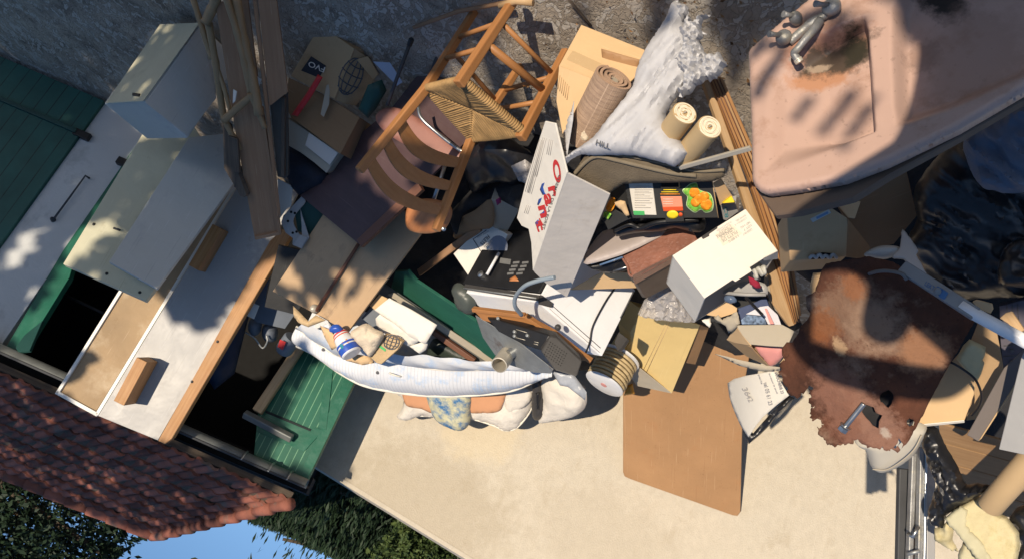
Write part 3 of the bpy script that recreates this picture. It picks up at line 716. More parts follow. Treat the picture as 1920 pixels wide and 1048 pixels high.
lb = bar('door_bolt', on(pl_leaf, 458, 775, .09), on(pl_leaf, 548, 822, .05), .05, .05, M_zinc, gar, bevel=.008)
bar('door_jamb', AY(563, 650, 5.97), AY(482, 772, 5.97), .07, .07, M_pine_light, gar, X_, bevel=.006)
# rendered wall behind the pile, its top climbing towards the far end
p_wall = (V((.8, 6.42, 0)), V((.3, -1, 0)).normalized())
t0_, t1_ = on(p_wall, 585, 867), on(p_wall, 880, 1048)
dr = (t1_ - t0_) / (t1_.x - t0_.x)
wl0 = t0_ + dr * 0.34; wl1 = t0_ + dr * (-7.0 - t0_.x)
wback = -p_wall[1] * .2
wv = [V((wl0.x, wl0.y, -.2)), V((wl1.x, wl1.y, -.2)), V((wl1.x, wl1.y, wl1.z)), V((wl0.x, wl0.y, wl0.z))]
wall = mk('rendered_wall', wv + [p + wback for p in wv], HF, M_conc)
tag(wall, 'pale sunlit rendered wall with a sloping top behind the mattress and boards', 'wall')
mk('coping', [p + V((0, -.004, dz)) for p, dz in ((wv[3], -.018), (wv[2], -.018), (wv[2], .012), (wv[3], .012))] + [p + V((0, .205, dz)) for p, dz in ((wv[3], -.018), (wv[2], -.018), (wv[2], .012), (wv[3], .012))], HF, M_conc, wall)
# trees
def leaves(pts, size, mat_, name, parent, droop=0.0, aspect=2.5, pos_dir=None):
    vs_, fs = [], []
    for p in pts:
        d = V((random.gauss(0, 1), random.gauss(0, 1), random.gauss(0, .7))).normalized()
        if droop: d = (d * (1 - droop) + V((random.gauss(0, .25), random.gauss(0, .25), -1)) * droop).normalized()
        w = d.orthogonal().normalized(); w.rotate(Matrix.Rotation(random.uniform(0, 6.28), 3, d))
        s = size * random.uniform(.6, 1.4); k = len(vs_)
        vs_ += [p - d * s * .5, p + w * s * .5 / aspect - d * s * .05, p + d * s * .5, p - w * s * .5 / aspect - d * s * .05]; fs.append([k, k + 1, k + 2, k + 3])
    return mk(name, vs_, fs, mat_, parent)
CLEAR = [(286, 1004), (330, 990), (400, 970), (440, 968), (480, 980), (530, 996), (580, 1022), (625, 1042), (650, 1090), (150, 1090), (205, 1052), (240, 1030), (272, 1014)]   # open sky between the two crowns
def tree(name, label, base, h, blobs, n, size, lm, droop, group=None, rad=.12, aspect=2.5):
    t = thing(name, label, 'tree', base, group)
    tr = [(spl := spline([base - V((0, 0, .2)), base + V((.1, .05, h * .35)), base + V((-.05, .1, h * .7)), base + V((0, 0, h))], 5))]
    dat = [tube_data(tr[0], [rad * (1 - .8 * i / (len(tr[0]) - 1)) for i in range(len(tr[0]))], 8)]
    for c, r in blobs:
        s = base + V((0, 0, max(.4, (c.z - base.z) * .75)))
        dat.append(tube_data(spline([s, (s + c) / 2 + V((0, 0, .15)), c], 4), [rad * .4 * (1 - .08 * i) for i in range(9)], 6))
    merged('trunk', dat, M_bark, t, smooth=True)
    pts = []; ends = []
    for c, r in blobs:
        nn = int(n * r[0] * r[1] / sum(b[1][0] * b[1][1] for b in blobs))
        cl = [V((random.gauss(0, .42), random.gauss(0, .42), random.gauss(0, .42))) for _ in range(max(6, nn // 45))]
        for _ in range(nn):
            q = random.choice(cl) + V((random.gauss(0, .09), random.gauss(0, .09), random.gauss(0, .14)))
            w = c + V((q.x * r[0], q.y * r[0], q.z * r[1])); x, y, _ = proj(w)
            if inside(x, y, CLEAR) and random.random() < .97: continue
            pts.append(w)
    leaves(pts, size, lm, 'crown', t, droop, aspect)
    return t
def AYb(px, py, y, r): return (AY(px, py, y), r)
tree('broadleaf_tree', 'dark broadleaf tree behind the garage ridge, beside the blue sky', V((6.3, 10.5, 0)), 4.4,
     [AYb(60, 985, 10.5, (1.35, .95)), AYb(-60, 940, 10.8, (1.4, 1.2)), AYb(20, 1080, 10.3, (1.5, 1.0)), AYb(170, 1020, 10.2, (.55, .35)), AYb(225, 990, 10.2, (.32, .22)), AYb(140, 965, 10.2, (.6, .35)), AYb(200, 1045, 10.2, (.3, .25)), AYb(90, 1150, 10.5, (1.4, 1.2)), AYb(-150, 1060, 10.5, (1.4, 1.4))], 26000, .085, M_leaf_dark, .2)
tree('weeping_conifer', 'dark weeping conifer behind the rendered wall, its sprays hanging against the sky', V((-.2, 10.0, 0)), 4.2,
     [AYb(640, 960, 10, (.85, .75)), AYb(560, 960, 9.6, (.6, .5)), AYb(700, 1010, 10, (.7, .7)), AYb(620, 1060, 10, (.75, .7)), AYb(500, 955, 9.8, (.4, .28)), AYb(535, 925, 9.4, (.5, .3)), AYb(530, 1010, 9.8, (.3, .4)), AYb(690, 930, 9.6, (.7, .4)), AYb(650, 1150, 10, (.9, .8)), AYb(590, 900, 8.6, (.5, .4))], 46000, .095, M_leaf_dark, .72, aspect=4.5)
tree('light_green_bush', 'sunlit olive green bush showing over the top of the rendered wall', V((-1.3, 9.0, 0)), 2.7,
     [AYb(790, 1010, 9, (.4, .45)), AYb(850, 1060, 9, (.5, .5)), AYb(760, 985, 8.8, (.22, .3)), AYb(775, 1070, 9.1, (.5, .5)), AYb(930, 1110, 9, (.6, .5))], 15000, .06, M_leaf_mid, .3, rad=.06)
# ================================================================ boards and cabinets leaning on the garage
def T(name, label, cat, px, py, d, group=None): return thing(name, label, cat, D(px, py, d), group)
# lower cabinet standing on the ground
o_, a_, b_, c_ = corner((270, 190), D(270, 190, 1).length and 4.48, (195, 195), (374, 42), (352, 260), (.35, .3, .25))
t = T('low_cabinet', 'low grey-white cabinet with a cream side standing on the ground by the green door', 'cabinet', 375, 45, 4.6)
box('body', o_, a_, b_, c_, M_grey_panel, t, .006)
pc = plane(o_, o_ + a_, o_ + b_)
plate('side_panel', [(268, 190), (374, 43), (300, 46), (198, 194)], pc, .004, M_cream, t, off=.006)
plate('latch', [(248, 174), (262, 176), (260, 181), (247, 179)], pc, .01, M_black, t, off=.012)
pr_ = plane(o_, o_ + b_, o_ + c_)
plate('front_panel', [(272, 193), (376, 46), (406, 184), (351, 255)], pr_, .004, M_grey_panel, t, off=.006)
# tall cabinet behind it
t = thing('tall_cabinet', 'tall cream metal cabinet with a grey-white door hanging proud, behind the low cabinet', 'cabinet', AZ(320, 300, .3))
pcab = plane(AY(118, 495, 4.92), AY(273, 564, 4.92), AY(300, 330, 4.92))
prism('body', [(118, 495), (273, 564), (288, 545), (425, 335), (350, 215), (268, 250)], pcab, V((0.0, .045, 0)), M_cream, t, .004)
pdoor = plane(AY(204, 491, 4.78), AY(294, 540, 4.78), AY(353, 262, 4.85))
plate('door', [(204, 491), (294, 541), (440, 342), (428, 250), (354, 258)], pdoor, .03, M_grey_panel, t, .003)
tube('latch_bar', [on(pcab, 213, 428, .02), on(pcab, 225, 432, .02)], .007, M_dgrey, t)
for q in ((176, 421), (200, 513), (262, 548)): lathe('screw', on(pcab, *q, 0), pcab[1], [(0, .010), (.008, .007), (.01, .001)], M_black, t, 10)
# framed hardboard panel
pb = plane(AY(108, 736, 5.79), AY(182, 777, 5.79), AY(440, 350, 5.30))
t = thing('framed_hardboard', 'stained brown hardboard panel with thin white metal edging leaning on the gutter', 'panel', AZ(400, 300, .1))
plate('panel', [(112, 735), (180, 771), (437, 352), (400, 290), (300, 425), (229, 550)], pb, .012, M_hardboard, t)
def trim(parent, pl, a, b, w, m=M_white_trim, h=.02, name='edge_trim'):
    return bar(name, on(pl, *a, h * .3), on(pl, *b, h * .3), w, h, m, parent, (on(pl, *b) - on(pl, *a)).cross(pl[1]), .002)
trim(t, pb, (108, 737), (330, 380), .022); trim(t, pb, (182, 777), (441, 352), .024); trim(t, pb, (106, 734), (184, 777), .026)
# white laminated door with two battens and a pine edge
pw = plane(AY(182, 779, 5.70), AY(297, 826, 5.70), AY(480, 400, 5.22))
t = thing('white_laminate_door', 'long white laminated door with two wooden battens and a pine edge, leaning on the garage', 'door panel', AZ(540, 300, .1))
plate('panel', [(184, 779), (296, 825), (512, 452), (560, 360), (470, 310)], pw, .03, M_white_lam, t, .002)
def fin(name, pl, a, b, h, th, m, parent):
    """a batten standing out of a panel between two pixel points on it"""
    p, q = on(pl, *a, 0), on(pl, *b, 0); s = (q - p).cross(pl[1]).normalized()
    return box(name, p - s * th / 2, q - p, s * th, pl[1] * h, m, parent, .004)
fin('batten', pw, (245, 752), (287, 673), .18, .075, M_pine, t)
fin('batten', pw, (376, 506), (420, 431), .14, .075, M_pine, t)
side = plate('side_rail', [(296, 826), (309, 832), (322, 822), (548, 438), (530, 430), (506, 452)], pw, .07, M_pine, t, .004, off=.03)
for q in ((360, 715), (408, 640)): lathe('screw', on(pw, *q, .03), pw[1], [(0, .010), (.006, .008), (.008, .001)], M_black, side, 10)
# things deep in the garage doorway
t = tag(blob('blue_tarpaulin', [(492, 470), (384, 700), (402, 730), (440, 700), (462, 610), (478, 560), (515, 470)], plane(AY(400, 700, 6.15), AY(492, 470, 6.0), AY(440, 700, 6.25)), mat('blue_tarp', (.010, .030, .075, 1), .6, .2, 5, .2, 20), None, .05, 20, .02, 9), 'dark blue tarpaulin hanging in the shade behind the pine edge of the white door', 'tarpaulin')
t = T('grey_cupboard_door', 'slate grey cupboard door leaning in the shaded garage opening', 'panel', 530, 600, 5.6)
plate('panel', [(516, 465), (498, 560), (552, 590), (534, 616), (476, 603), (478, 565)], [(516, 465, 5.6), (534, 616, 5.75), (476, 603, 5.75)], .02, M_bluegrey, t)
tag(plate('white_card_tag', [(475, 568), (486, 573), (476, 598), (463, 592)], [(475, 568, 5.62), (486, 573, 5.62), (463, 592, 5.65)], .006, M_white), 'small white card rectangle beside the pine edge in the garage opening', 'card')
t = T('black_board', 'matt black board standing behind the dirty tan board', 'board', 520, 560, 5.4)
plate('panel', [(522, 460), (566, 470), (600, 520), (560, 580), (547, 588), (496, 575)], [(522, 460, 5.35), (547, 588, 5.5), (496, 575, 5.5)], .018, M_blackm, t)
t = T('steel_bracket', 'white drilled steel corner bracket with a rounded bend, below the plum board', 'bracket', 552, 420, 5.0)
pbk = PL((562, 373, 5.0), (527, 412, 5.02), (576, 443, 5.05))
plate('plate', spl2([(562, 372), (573, 379), (556, 400), (550, 416), (556, 431), (566, 440)], 3)[:18] + [(580, 446), (566, 467), (548, 459), (549, 447), (535, 436), (527, 418), (531, 405)], pbk, .008, M_white_lam, t)
for q in ((546, 398), (553, 400), (549, 437), (556, 435), (540, 415)): lathe('hole', on(pbk, *q, 0), pbk[1], [(0, .008), (.003, .008)], M_dark_in, t, 10)
plate('tab', [(549, 460), (565, 466), (577, 446), (562, 440)], pbk, .006, M_white_lam, t, off=.014)
tag(plate('dark_green_sheet', [(553, 402), (576, 378), (610, 400), (590, 445), (558, 434)], [(553, 402, 5.06), (610, 400, 5.06), (558, 434, 5.1)], .01, M_green_dark), 'dark green sheet behind the white steel bracket', 'sheet')
# clutter in the doorway
for outl, lab in (([(468, 600), (478, 596), (491, 604), (488, 622), (476, 630), (465, 618)], 'small grey plastic jar with rounded shoulders in the garage opening, furthest left'), ([(494, 610), (508, 606), (521, 618), (517, 638), (500, 640), (491, 628)], 'round grey-blue plastic jar in the garage opening, between two other containers')):
    tag(blob('plastic_jar', spl2(outl, 4), [(outl[0][0], outl[0][1], 5.8), (outl[2][0], outl[2][1], 5.8), (outl[4][0], outl[4][1], 5.8)], M_bluegrey, None, .08, 14, 0), lab, 'jar')
t = T('drum_can', 'blue-grey can with a red and white label standing by the green boarded door', 'can', 540, 650, 5.75)
lathe('body', D(549, 632, 5.7), D(528, 662, 5.75) - D(549, 632, 5.7), [(0, .055), (.01, .062), (.12, .062), (.14, .055)], M_bluegrey, t)
plate('label', [(525, 636), (536, 641), (530, 656), (520, 650)], [(525, 636, 5.62), (536, 641, 5.62), (520, 650, 5.64)], .003, M_ink_red, t)
tag(tube('wire', spline([D(460, 622, 5.7), D(478, 634, 5.7), D(492, 652, 5.72), D(501, 640, 5.7), D(500, 628, 5.7)], 6), .006, M_galv), 'thin grey bent wire hanging in the garage opening', 'wire')
# ================================================================ planks and canes
pp = PL((430, 20, 4.25), (470, 20, 4.25), (502, 444, 4.95))
t = T('brown_plank', 'long flat brown plank with a raised rim, leaning in the shade among the canes', 'plank', 440, 0, 4.3)
plate('panel', [(404, 10), (462, -20), (497, 255), (512, 350), (526, 437), (478, 450), (440, 240)], pp, .015, M_plank, t)
trim(t, pp, (490, 200), (525, 438), .02, M_plank, .022, 'rim'); trim(t, pp, (479, 446), (526, 436), .022, M_plank, .022, 'rim')
tag(plate('short_plank', [(482, -12), (517, -12), (540, 173), (505, 200)], [(482, 0, 4.15), (517, 0, 4.15), (520, 185, 4.45)], .014, M_plank), 'short pale brown plank with a slanted end, in the shade beside the lettered carton', 'plank')
t = T('grey_channel', 'weathered grey wooden channel below the slanted short plank', 'channel', 525, 260, 4.7)
plate('web', [(506, 196), (538, 175), (540, 330), (534, 335), (520, 332), (513, 262)], [(506, 196, 4.55), (538, 175, 4.5), (520, 332, 4.75)], .02, mat('weathered_grey_wood', (.11, .10, .085, 1), .85, .25, 4, .3, 30, grain=((.07, .062, .05, 1), 1.6, 45)), t)
trim(t, PL((506, 196, 4.55), (538, 175, 4.5), (520, 332, 4.75)), (533, 182), (532, 330), .02, M_plank_dark, .03, 'rim')
tag(plate('dark_offcut', [(417, 226), (428, 236), (440, 300), (444, 318), (462, 366), (458, 370), (450, 368), (420, 316)], [(417, 226, 4.6), (444, 318, 4.7), (450, 368, 4.78)], .03, M_plank_dark), 'dark weathered timber offcut with a pointed end, under the bamboo canes', 'timber')
tag(plate('dark_offcut', [(428, 255), (445, 262), (449, 325), (434, 322)], [(428, 255, 4.57), (445, 262, 4.57), (434, 322, 4.68)], .02, M_plank_dark), 'short square dark timber offcut beside the long brown plank', 'timber')
tag(bar('thin_lath', D(477, -10, 4.15), D(523, 405, 4.86), .022, .014, M_plank), 'thin straight lath along the edge of the long brown plank', 'lath')
G_b = 'bamboo canes leaning in the shade'
canes = [([(361, -5, 4.3), (372, 30, 4.33), (381, 60, 4.35), (398, 112, 4.4)], .016, 'bent bamboo cane at the far left of the bundle, touching the low cabinet'),
         ([(391, 43, 4.3), (404, 117, 4.4), (412, 175, 4.5), (421, 228, 4.58)], .019, 'straight bamboo cane between the cabinets and the long brown plank'),
         ([(398, 100, 4.38), (420, 165, 4.47), (433, 214, 4.53)], .012, 'thin bamboo cane lying close against the straight one'),
         ([(424, -5, 4.1), (444, 60, 4.2), (459, 120, 4.3), (470, 175, 4.4)], .018, 'long bamboo cane lying across the brown plank'),
         ([(441, -8, 4.13), (458, 80, 4.25), (470, 130, 4.33), (486, 215, 4.45)], .026, 'thick dark bamboo cane lying on the brown plank'),
         ([(469, 175, 4.38), (484, 210, 4.45), (497, 241, 4.5)], .015, 'short bamboo cane with a cut end in the middle of the brown plank'),
         ([(420, 226, 4.52), (445, 203, 4.47), (472, 180, 4.42)], .021, 'short bamboo piece lying crosswise over the bundle'),
         ([(408, -8, 4.2), (397, 18, 4.25), (385, 44, 4.28)], .026, 'thick bamboo stub slanting at the edge of the photo'),
         ([(423, 229, 4.55), (436, 255, 4.6), (450, 280, 4.66)], .017, 'short bamboo cane hanging below the crosswise piece')]
for pts, r, lab in canes:
    P = spline([D(*q) for q in pts], 6)
    rr = [r * (1 + (.16 if i % 6 == 0 else 0) + .05 * math.sin(i)) for i in range(len(P))]
    tag(tube('bamboo_cane', P, rr, M_bamboo, None, 10), lab, 'bamboo cane', G_b)
tag(blob('torn_paper_scrap', [(405, 15), (418, -5), (428, 10), (418, 30), (409, 28)], [(405, 15, 4.32), (428, 10, 4.32), (410, 28, 4.34)], M_paper, None, .01, 5, .006, 20, 3), 'pale torn paper scrap tucked among the cane tops', 'paper')
tag(plate('white_splinter', [(437, 168), (444, 172), (441, 190), (436, 195)], [(437, 168, 4.42), (444, 172, 4.42), (436, 195, 4.44)], .006, M_paper), 'small white splinter beside the crosswise bamboo', 'splinter')
tag(plate('white_splinter', [(478, 142), (490, 150), (484, 166), (477, 160)], [(478, 142, 4.4), (490, 150, 4.4), (477, 160, 4.44)], .006, M_paper), 'white splinter between the lath and the thick dark cane', 'splinter')
tag(plate('grey_sheet', [(520, 335), (549, 350), (545, 388), (537, 392), (524, 410)], [(520, 335, 4.95), (549, 350, 4.95), (524, 410, 5.0)], .01, M_grey_panel), 'grey-white sheet corner beside the end of the long brown plank', 'sheet')
# ================================================================ cartons in the shade
t = T('lettered_carton', 'brown carton with a dark printed square and a globe drawing, top of the shaded stack', 'carton', 600, 60, 4.6)
pA = PL((600, 47, 4.55), (546, 142, 4.75), (662, 92, 4.45)); 
pe = (on(pA, 625, 185) - on(pA, 662, 92)).normalized()
pB = plane(on(pA, 662, 92), on(pA, 625, 185), D(708, 132, 4.62))
plate('side', [(600, 47), (545, 143), (612, 180), (627, 186), (664, 92)], pA, .30, M_card, t)
gside = plate('side', [(663, 91), (626, 186), (645, 195), (668, 199), (709, 140), (695, 112)], pB, .006, M_card, t, off=.002)
plate('printed_square', [(583, 106), (611, 124), (598, 147), (564, 133)], pA, .003, M_navy_tile, t, off=.003)
text('FVO', pA, (610, 127), (580, 115), (607, 137), M_white, t, off=.008)
plate('flap', [(668, 112), (690, 106), (710, 140), (700, 150)], PL((668, 112, 4.5), (690, 106, 4.5), (700, 150, 4.55)), .005, M_card, t)
def globe(parent, pl, c, ux, uy, m, r=.003, n=3):
    P = lambda a, b: on(pl, c[0] + ux[0] * a + uy[0] * b, c[1] + ux[1] * a + uy[1] * b, .004)
    dat = []
    for k in (-.85, -.5, 0, .5, .85): dat.append(tube_data([P(k * math.cos(a), math.sin(a)) for a in np.linspace(-1.5, 1.5, 9)], r, 5))
    for k in (-.66, -.2, .3, .72): dat.append(tube_data([P(math.cos(math.asin(k)) * s, k + .14 * (1 - s * s)) for s in np.linspace(-.92, .92, 7)], r, 5))
    merged('globe_print', dat, m, parent)
globe(gside, pB, (658, 144), (21, 12), (-15, 33), M_ink, .0035)
plate('tape', [(612, 160), (619, 158), (617, 196), (607, 220), (601, 215)], PL((612, 160, 4.6), (619, 158, 4.6), (601, 215, 4.62)), .002, M_card_grey, t)
t = T('brown_carton', 'orange-brown closed carton in the shade below the lettered carton', 'carton', 600, 240, 4.7)
plate('top', [(541, 146), (612, 180), (674, 221), (638, 289), (545, 220), (534, 196)], [(541, 146, 4.74), (674, 221, 4.62), (545, 220, 4.72)], .22, M_card_dk, t)
tag(blob('red_ribbon', [(596, 140), (605, 146), (584, 182), (558, 219), (546, 216), (574, 176)], [(596, 140, 4.52), (546, 216, 4.66), (605, 146, 4.52)], M_red, None, .012, 6, .004, 20, 4), 'red ribbon hanging over the shaded brown cartons', 'ribbon')
t = T('open_carton', 'dull grey-brown open carton with a white inner flap, lowest of the shaded stack', 'carton', 590, 290, 4.85)
plate('side', [(540, 222), (637, 288), (612, 325), (590, 306), (563, 286), (538, 272)], [(540, 222, 4.78), (637, 288, 4.72), (538, 272, 4.84)], .12, M_card_grey, t)
plate('flap', [(579, 249), (634, 287), (618, 310), (572, 273)], [(579, 249, 4.72), (634, 287, 4.68), (572, 273, 4.75)], .004, M_offwhite, t)
tag(blob('navy_cloth', [(538, 272), (565, 286), (592, 306), (618, 328), (606, 346), (560, 366), (545, 350), (532, 320)], [(538, 272, 4.95), (618, 328, 4.9), (550, 360, 5.0)], M_cloth_navy, None, .06, 20, .03, 7), 'navy blue cloth heap below the open carton in the shade', 'cloth')
tag(plate('blue_leaflet', [(699, 116), (731, 118), (755, 155), (744, 162)], [(699, 116, 4.42), (731, 118, 4.4), (744, 162, 4.45)], .004, mat('pale_blue_paper', (.33, .38, .48, 1), .8, .05)), 'pale blue folded leaflet on the ground beside the globe carton', 'leaflet')
tag(blob('green_carrier_bag', [(672, 205), (690, 160), (716, 150), (725, 170), (705, 205), (690, 222)], [(672, 205, 4.5), (716, 150, 4.42), (690, 222, 4.55)], M_green_dark, None, .04, 14, .015, 12), 'dark green bag squeezed between the cartons and the plum board', 'bag')
# ================================================================ plum board, tan board
t = T('plum_board', 'dark plum tabletop board with a red-brown edge, leaning behind the rush chair', 'tabletop', 820, 150, 4.45)
pv = PL((800, 150, 4.5), (565, 367, 4.98), (673, 460, 4.72))
plate('top', [(562, 367), (626, 320), (662, 262), (735, 202), (775, 150), (798, 128), (862, 172), (910, 230), (786, 352), (674, 459)], pv, .022, M_plum, t, .002)
trim(t, pv, (676, 457), (790, 350), .055, M_redwood, .03, 'edge')
t = T('tan_board', 'dirty tan flush board with a thin metal rod along it, partly sunlit, above the mattress', 'board', 640, 520, 5.0)
pt = PL((511, 546, 5.22), (652, 621, 4.98), (700, 390, 4.86))
plate('panel', [(511, 546), (618, 384), (690, 380), (800, 405), (787, 441), (652, 622), (589, 587)], pt, .02, M_tan, t, .002)
tube('hinge_rod', [on(pt, 674, 455, .02), on(pt, 593, 582, .025)], .011, M_redwood, t, 8)
lathe('rod_end', on(pt, 593, 578, .0), pt[1], [(0, .025), (.02, .03), (.04, .02), (.05, .004)], M_alu, t, 12)
# ================================================================ rush-seated chair
ch = thing('rush_chair', 'wooden ladder-back chair with a woven rush seat standing among the boards', 'chair', V((.49, 3.2, 0)))
def cj(px, py, w):
    return D(px, py, (V(w) - CAM).dot(FW))
BA0, BA1 = cj(891, 20, (.700, 3.174, -.0)), cj(673, 321, (.793, 3.318, .949))
BB1 = cj(817, 433, (.477, 3.549, .945)); BB0 = V((.388, 3.41, 0.0))
SA, SB = cj(797, 168, (.742, 3.24, .476)), cj(883, 263, (.426, 3.471, .472))
FA, FB = cj(864, 153, (.535, 2.955, .532)), cj(981, 252, (.216, 3.189, .528))
FA0, FB0 = cj(968, -6, (.493, 2.89, .02)), cj(1062, 95, (.174, 3.123, .02))
def sqtube(name, pts, r):
    v_, f_ = tube_data(pts, r, 4, sq=True); X = (pts[-1] - pts[0]).normalized(); Z = X.orthogonal().normalized()
    return mk(name, v_, f_, M_chair, ch, (sum(pts, V()) / len(pts), X, Z.cross(X), Z), bevel=.007, seg=3)
def leg(pts, r): return tube('leg', spline(pts, 6), r, M_chair, ch, 10)
sqtube('back_post', [BA0, SA + (BA0 - SA) * .3, SA, SA + (BA1 - SA) * .5, BA1], [.024, .027, .029, .028, .027])
sqtube('back_post', [BB0, SB + (BB0 - SB) * .3, SB, SB + (BB1 - SB) * .5, BB1], [.024, .027, .029, .028, .027])
fup = (FA - FA0).normalized()
sqtube('leg', [FA0, FA + fup * .02], [.027, .033]); sqtube('leg', [FB0, FB + fup * .028], [.027, .033])
def stretch(a, b, ta, c, d_, tb, r=.0125):
    return tube('stretcher', [a + (b - a) * ta, c + (d_ - c) * tb], r, M_chair, ch, 8)
stretch(FA0, FA, .56, FB0, FB, .5, .019); stretch(FA0, FA, .3, FB0, FB, .3)
stretch(FA0, FA, .62, BA0, SA, .62); stretch(FA0, FA, .32, BA0, SA, .35)
stretch(FB0, FB, .62, BB0, SB, .62); stretch(FB0, FB, .32, BB0, SB, .35); stretch(BA0, SA, .5, BB0, SB, .5)
xs_ = (SB - SA).normalized(); zs_ = (BA1 - SA).normalized(); ys_ = zs_.cross(xs_)
if ys_.dot(FA - SA) < 0: ys_ = -ys_
for (pa, pb_, w) in (((736, 243), (867, 318), .052), ((727, 268), (848, 355), .05), ((683, 330), (806, 402), .05)):
    pass
def slat(tl, tr, w, bend=.035, rise=.055):
    a, b = SA + (BA1 - SA) * tl, SB + (BB1 - SB) * tr; n = 12; v_, f_ = [], []
    for i in range(n + 1):
        s = i / n; c = a + (b - a) * s - ys_ * (bend * math.sin(math.pi * s)) + zs_ * (rise * math.sin(math.pi * s)) ; hh = w * (.75 + .25 * math.sin(math.pi * s))
        for dz, dy in ((-hh / 2, 0), (hh / 2, 0), (hh / 2, -.012), (-hh / 2, -.012)): v_.append(c + zs_ * dz - ys_ * dy)
    for i in range(n):
        for k in range(4): f_.append([i * 4 + k, i * 4 + (k + 1) % 4, i * 4 + 4 + (k + 1) % 4, i * 4 + 4 + k])
    f_ += [[3, 2, 1, 0], [n * 4 + k for k in range(4)]]
    return mk('slat', v_, f_, M_chair, ch, ((a + b) / 2, xs_, zs_, xs_.cross(zs_)), bevel=.003)
slat(.40, .26, .078, .04); slat(.62, .52, .072, .04); slat(.86, .79, .072, .04)
# rush seat: four triangular fields of cord, dished towards the middle
M_rush = mat('woven_rush', (.40, .245, .10, 1), .75, .3, 14, .35, 60)
sc = [SA, FA, FB, SB]
cc = sum(sc, V()) / 4 - zs_ * .012
dat = []
for e in range(4):
    a, b = sc[e], sc[(e + 1) % 4]; n = 26 if e in (0, 2) else 30
    out = (((a + b) / 2) - cc).normalized()
    mid_a, mid_b = cc * .86 + a * .14, cc * .86 + b * .14
    for i in range(n):
        s = (i + .5) / n
        p = a + (b - a) * s
        k = 1 - abs(2 * s - 1)
        q = p + (cc - p) * (0.0 + 0.96 * k) if True else cc
        q = p + (cc - p).dot(-out) * -out * k * .97
        jit = V((random.gauss(0, .0012), random.gauss(0, .0012), random.gauss(0, .0012)))
        pts = [p - out * 0 - zs_ * .028, p + out * .012 - zs_ * .012, p + zs_ * .004 + out * .004, p + (q - p) * .5 - zs_ * .002 + jit, q - zs_ * .010 * k]
        dat.append(tube_data(spline(pts, 3), .0085, 6))
merged('seat', dat, M_rush, ch, smooth=True, frame=((SA + FB) / 2, xs_, ys_, xs_.cross(ys_)))
mk('seat_pad', [p - zs_ * .006 + (cc - p) * .02 for p in sc] + [p - zs_ * .026 + (cc - p) * .02 for p in sc], HF, M_rush, ch)
# ================================================================ tubular school chair
t = T('school_chair', 'broken tubular school chair with worn plywood seat, lying behind the rush chair', 'chair', 790, 240, 4.3)
pse = PL((706, 222, 4.42), (875, 290, 4.25), (770, 200, 4.38))
blob('seat', spl2([(704, 222), (716, 206), (745, 203), (785, 222), (830, 252), (868, 288), (872, 300), (846, 303), (800, 290), (752, 268), (718, 244)], 5), pse, M_pinkply, t, .012, 12, 0, step=8)
blob('backrest', spl2([(760, 412), (764, 388), (780, 376), (806, 373), (836, 380), (848, 396), (838, 425), (815, 437), (785, 438), (765, 430)], 5), PL((762, 408, 4.35), (846, 400, 4.2), (800, 437, 4.3)), M_ply, t, .02, 14, 0, step=6)
for a in ([(771, 76), (748, 137), (726, 198)], [(848, 45), (826, 90), (807, 140)]):
    P = [D(a[0][0], a[0][1], 4.2), D(a[1][0], a[1][1], 4.3), D(a[2][0], a[2][1], 4.38)]
    lg = tube('leg', P, .010, M_dgrey, t)
    lathe('rubber_tip', P[0], P[0] - P[1], [(-.03, .014), (.005, .015), (.012, .009)], M_black, lg, 10)
tube('frame', spline([D(784, 200, 4.3), D(790, 222, 4.28), D(820, 250, 4.26), D(852, 275, 4.22), D(868, 285, 4.2)], 5), .010, M_steel, t)
tube('frame', [D(834, 312, 4.22), D(822, 350, 4.24), D(812, 378, 4.26)], .011, M_steel, t)
lathe('bolt', D(832, 430, 4.16), (CAM - D(832, 430, 4.2)).normalized(), [(0, .012), (.008, .012), (.012, .002)], M_steel, t, 8)
HEAP[0] = True
# ================================================================ pile behind the centre
tag(blob('gap_shade_sheet', [(690, 470), (740, 395), (800, 330), (862, 280), (1000, 250), (1150, 230), (1345, 300), (1440, 470), (1505, 610), (1400, 680), (1300, 640), (1220, 640), (1130, 690), (1000, 700), (930, 690), (830, 670), (700, 600), (650, 560)],
    [(700, 500, 5.75), (1000, 300, 4.7), (1450, 560, 4.4)], M_cloth_dark, None, .12, 40, .05, 5, 16), 'black sheet added under the middle of the rubbish heap for its dark gaps', 'tarpaulin')  # added sheet; its black stands in for the shade between the things
tag(blob('black_cloth', spl2([(846, 420), (848, 396), (882, 362), (930, 330), (985, 345), (992, 365), (975, 392), (930, 372), (905, 385), (870, 400), (856, 440)], 4), [(846, 420, 4.25), (985, 350, 3.95), (930, 372, 4.1)], M_cloth_dark, None, .04, 18, .03, 8), 'creased black cloth beside the backrest of the rush chair', 'cloth')
tag(blob('navy_bin_bag', spl2([(872, 300), (900, 268), (945, 258), (990, 285), (1003, 300), (985, 345), (935, 338), (890, 360)], 4), [(872, 300, 4.3), (1000, 295, 4.0), (890, 360, 4.3)], M_bag_black, None, .08, 24, .03, 7), 'black bin bag under the rush seat', 'bag')
tag(blob('silver_film', [(958, 312), (985, 300), (1001, 312), (992, 345), (972, 338)], [(958, 312, 3.9), (1001, 312, 3.85), (972, 338, 3.9)], M_bag_clear, None, .03, 10, .02, 14, 4), 'scrap of shiny clear film between the chair and the printed white board', 'film')
t = T('shaded_carton', 'brown carton torn open in the shade above the white label box', 'carton', 930, 400, 4.1)
plate('side', [(921, 374), (963, 376), (972, 396), (948, 440), (922, 425)], [(921, 374, 4.05), (963, 376, 4.0), (922, 425, 4.1)], .08, M_card_grey, t)
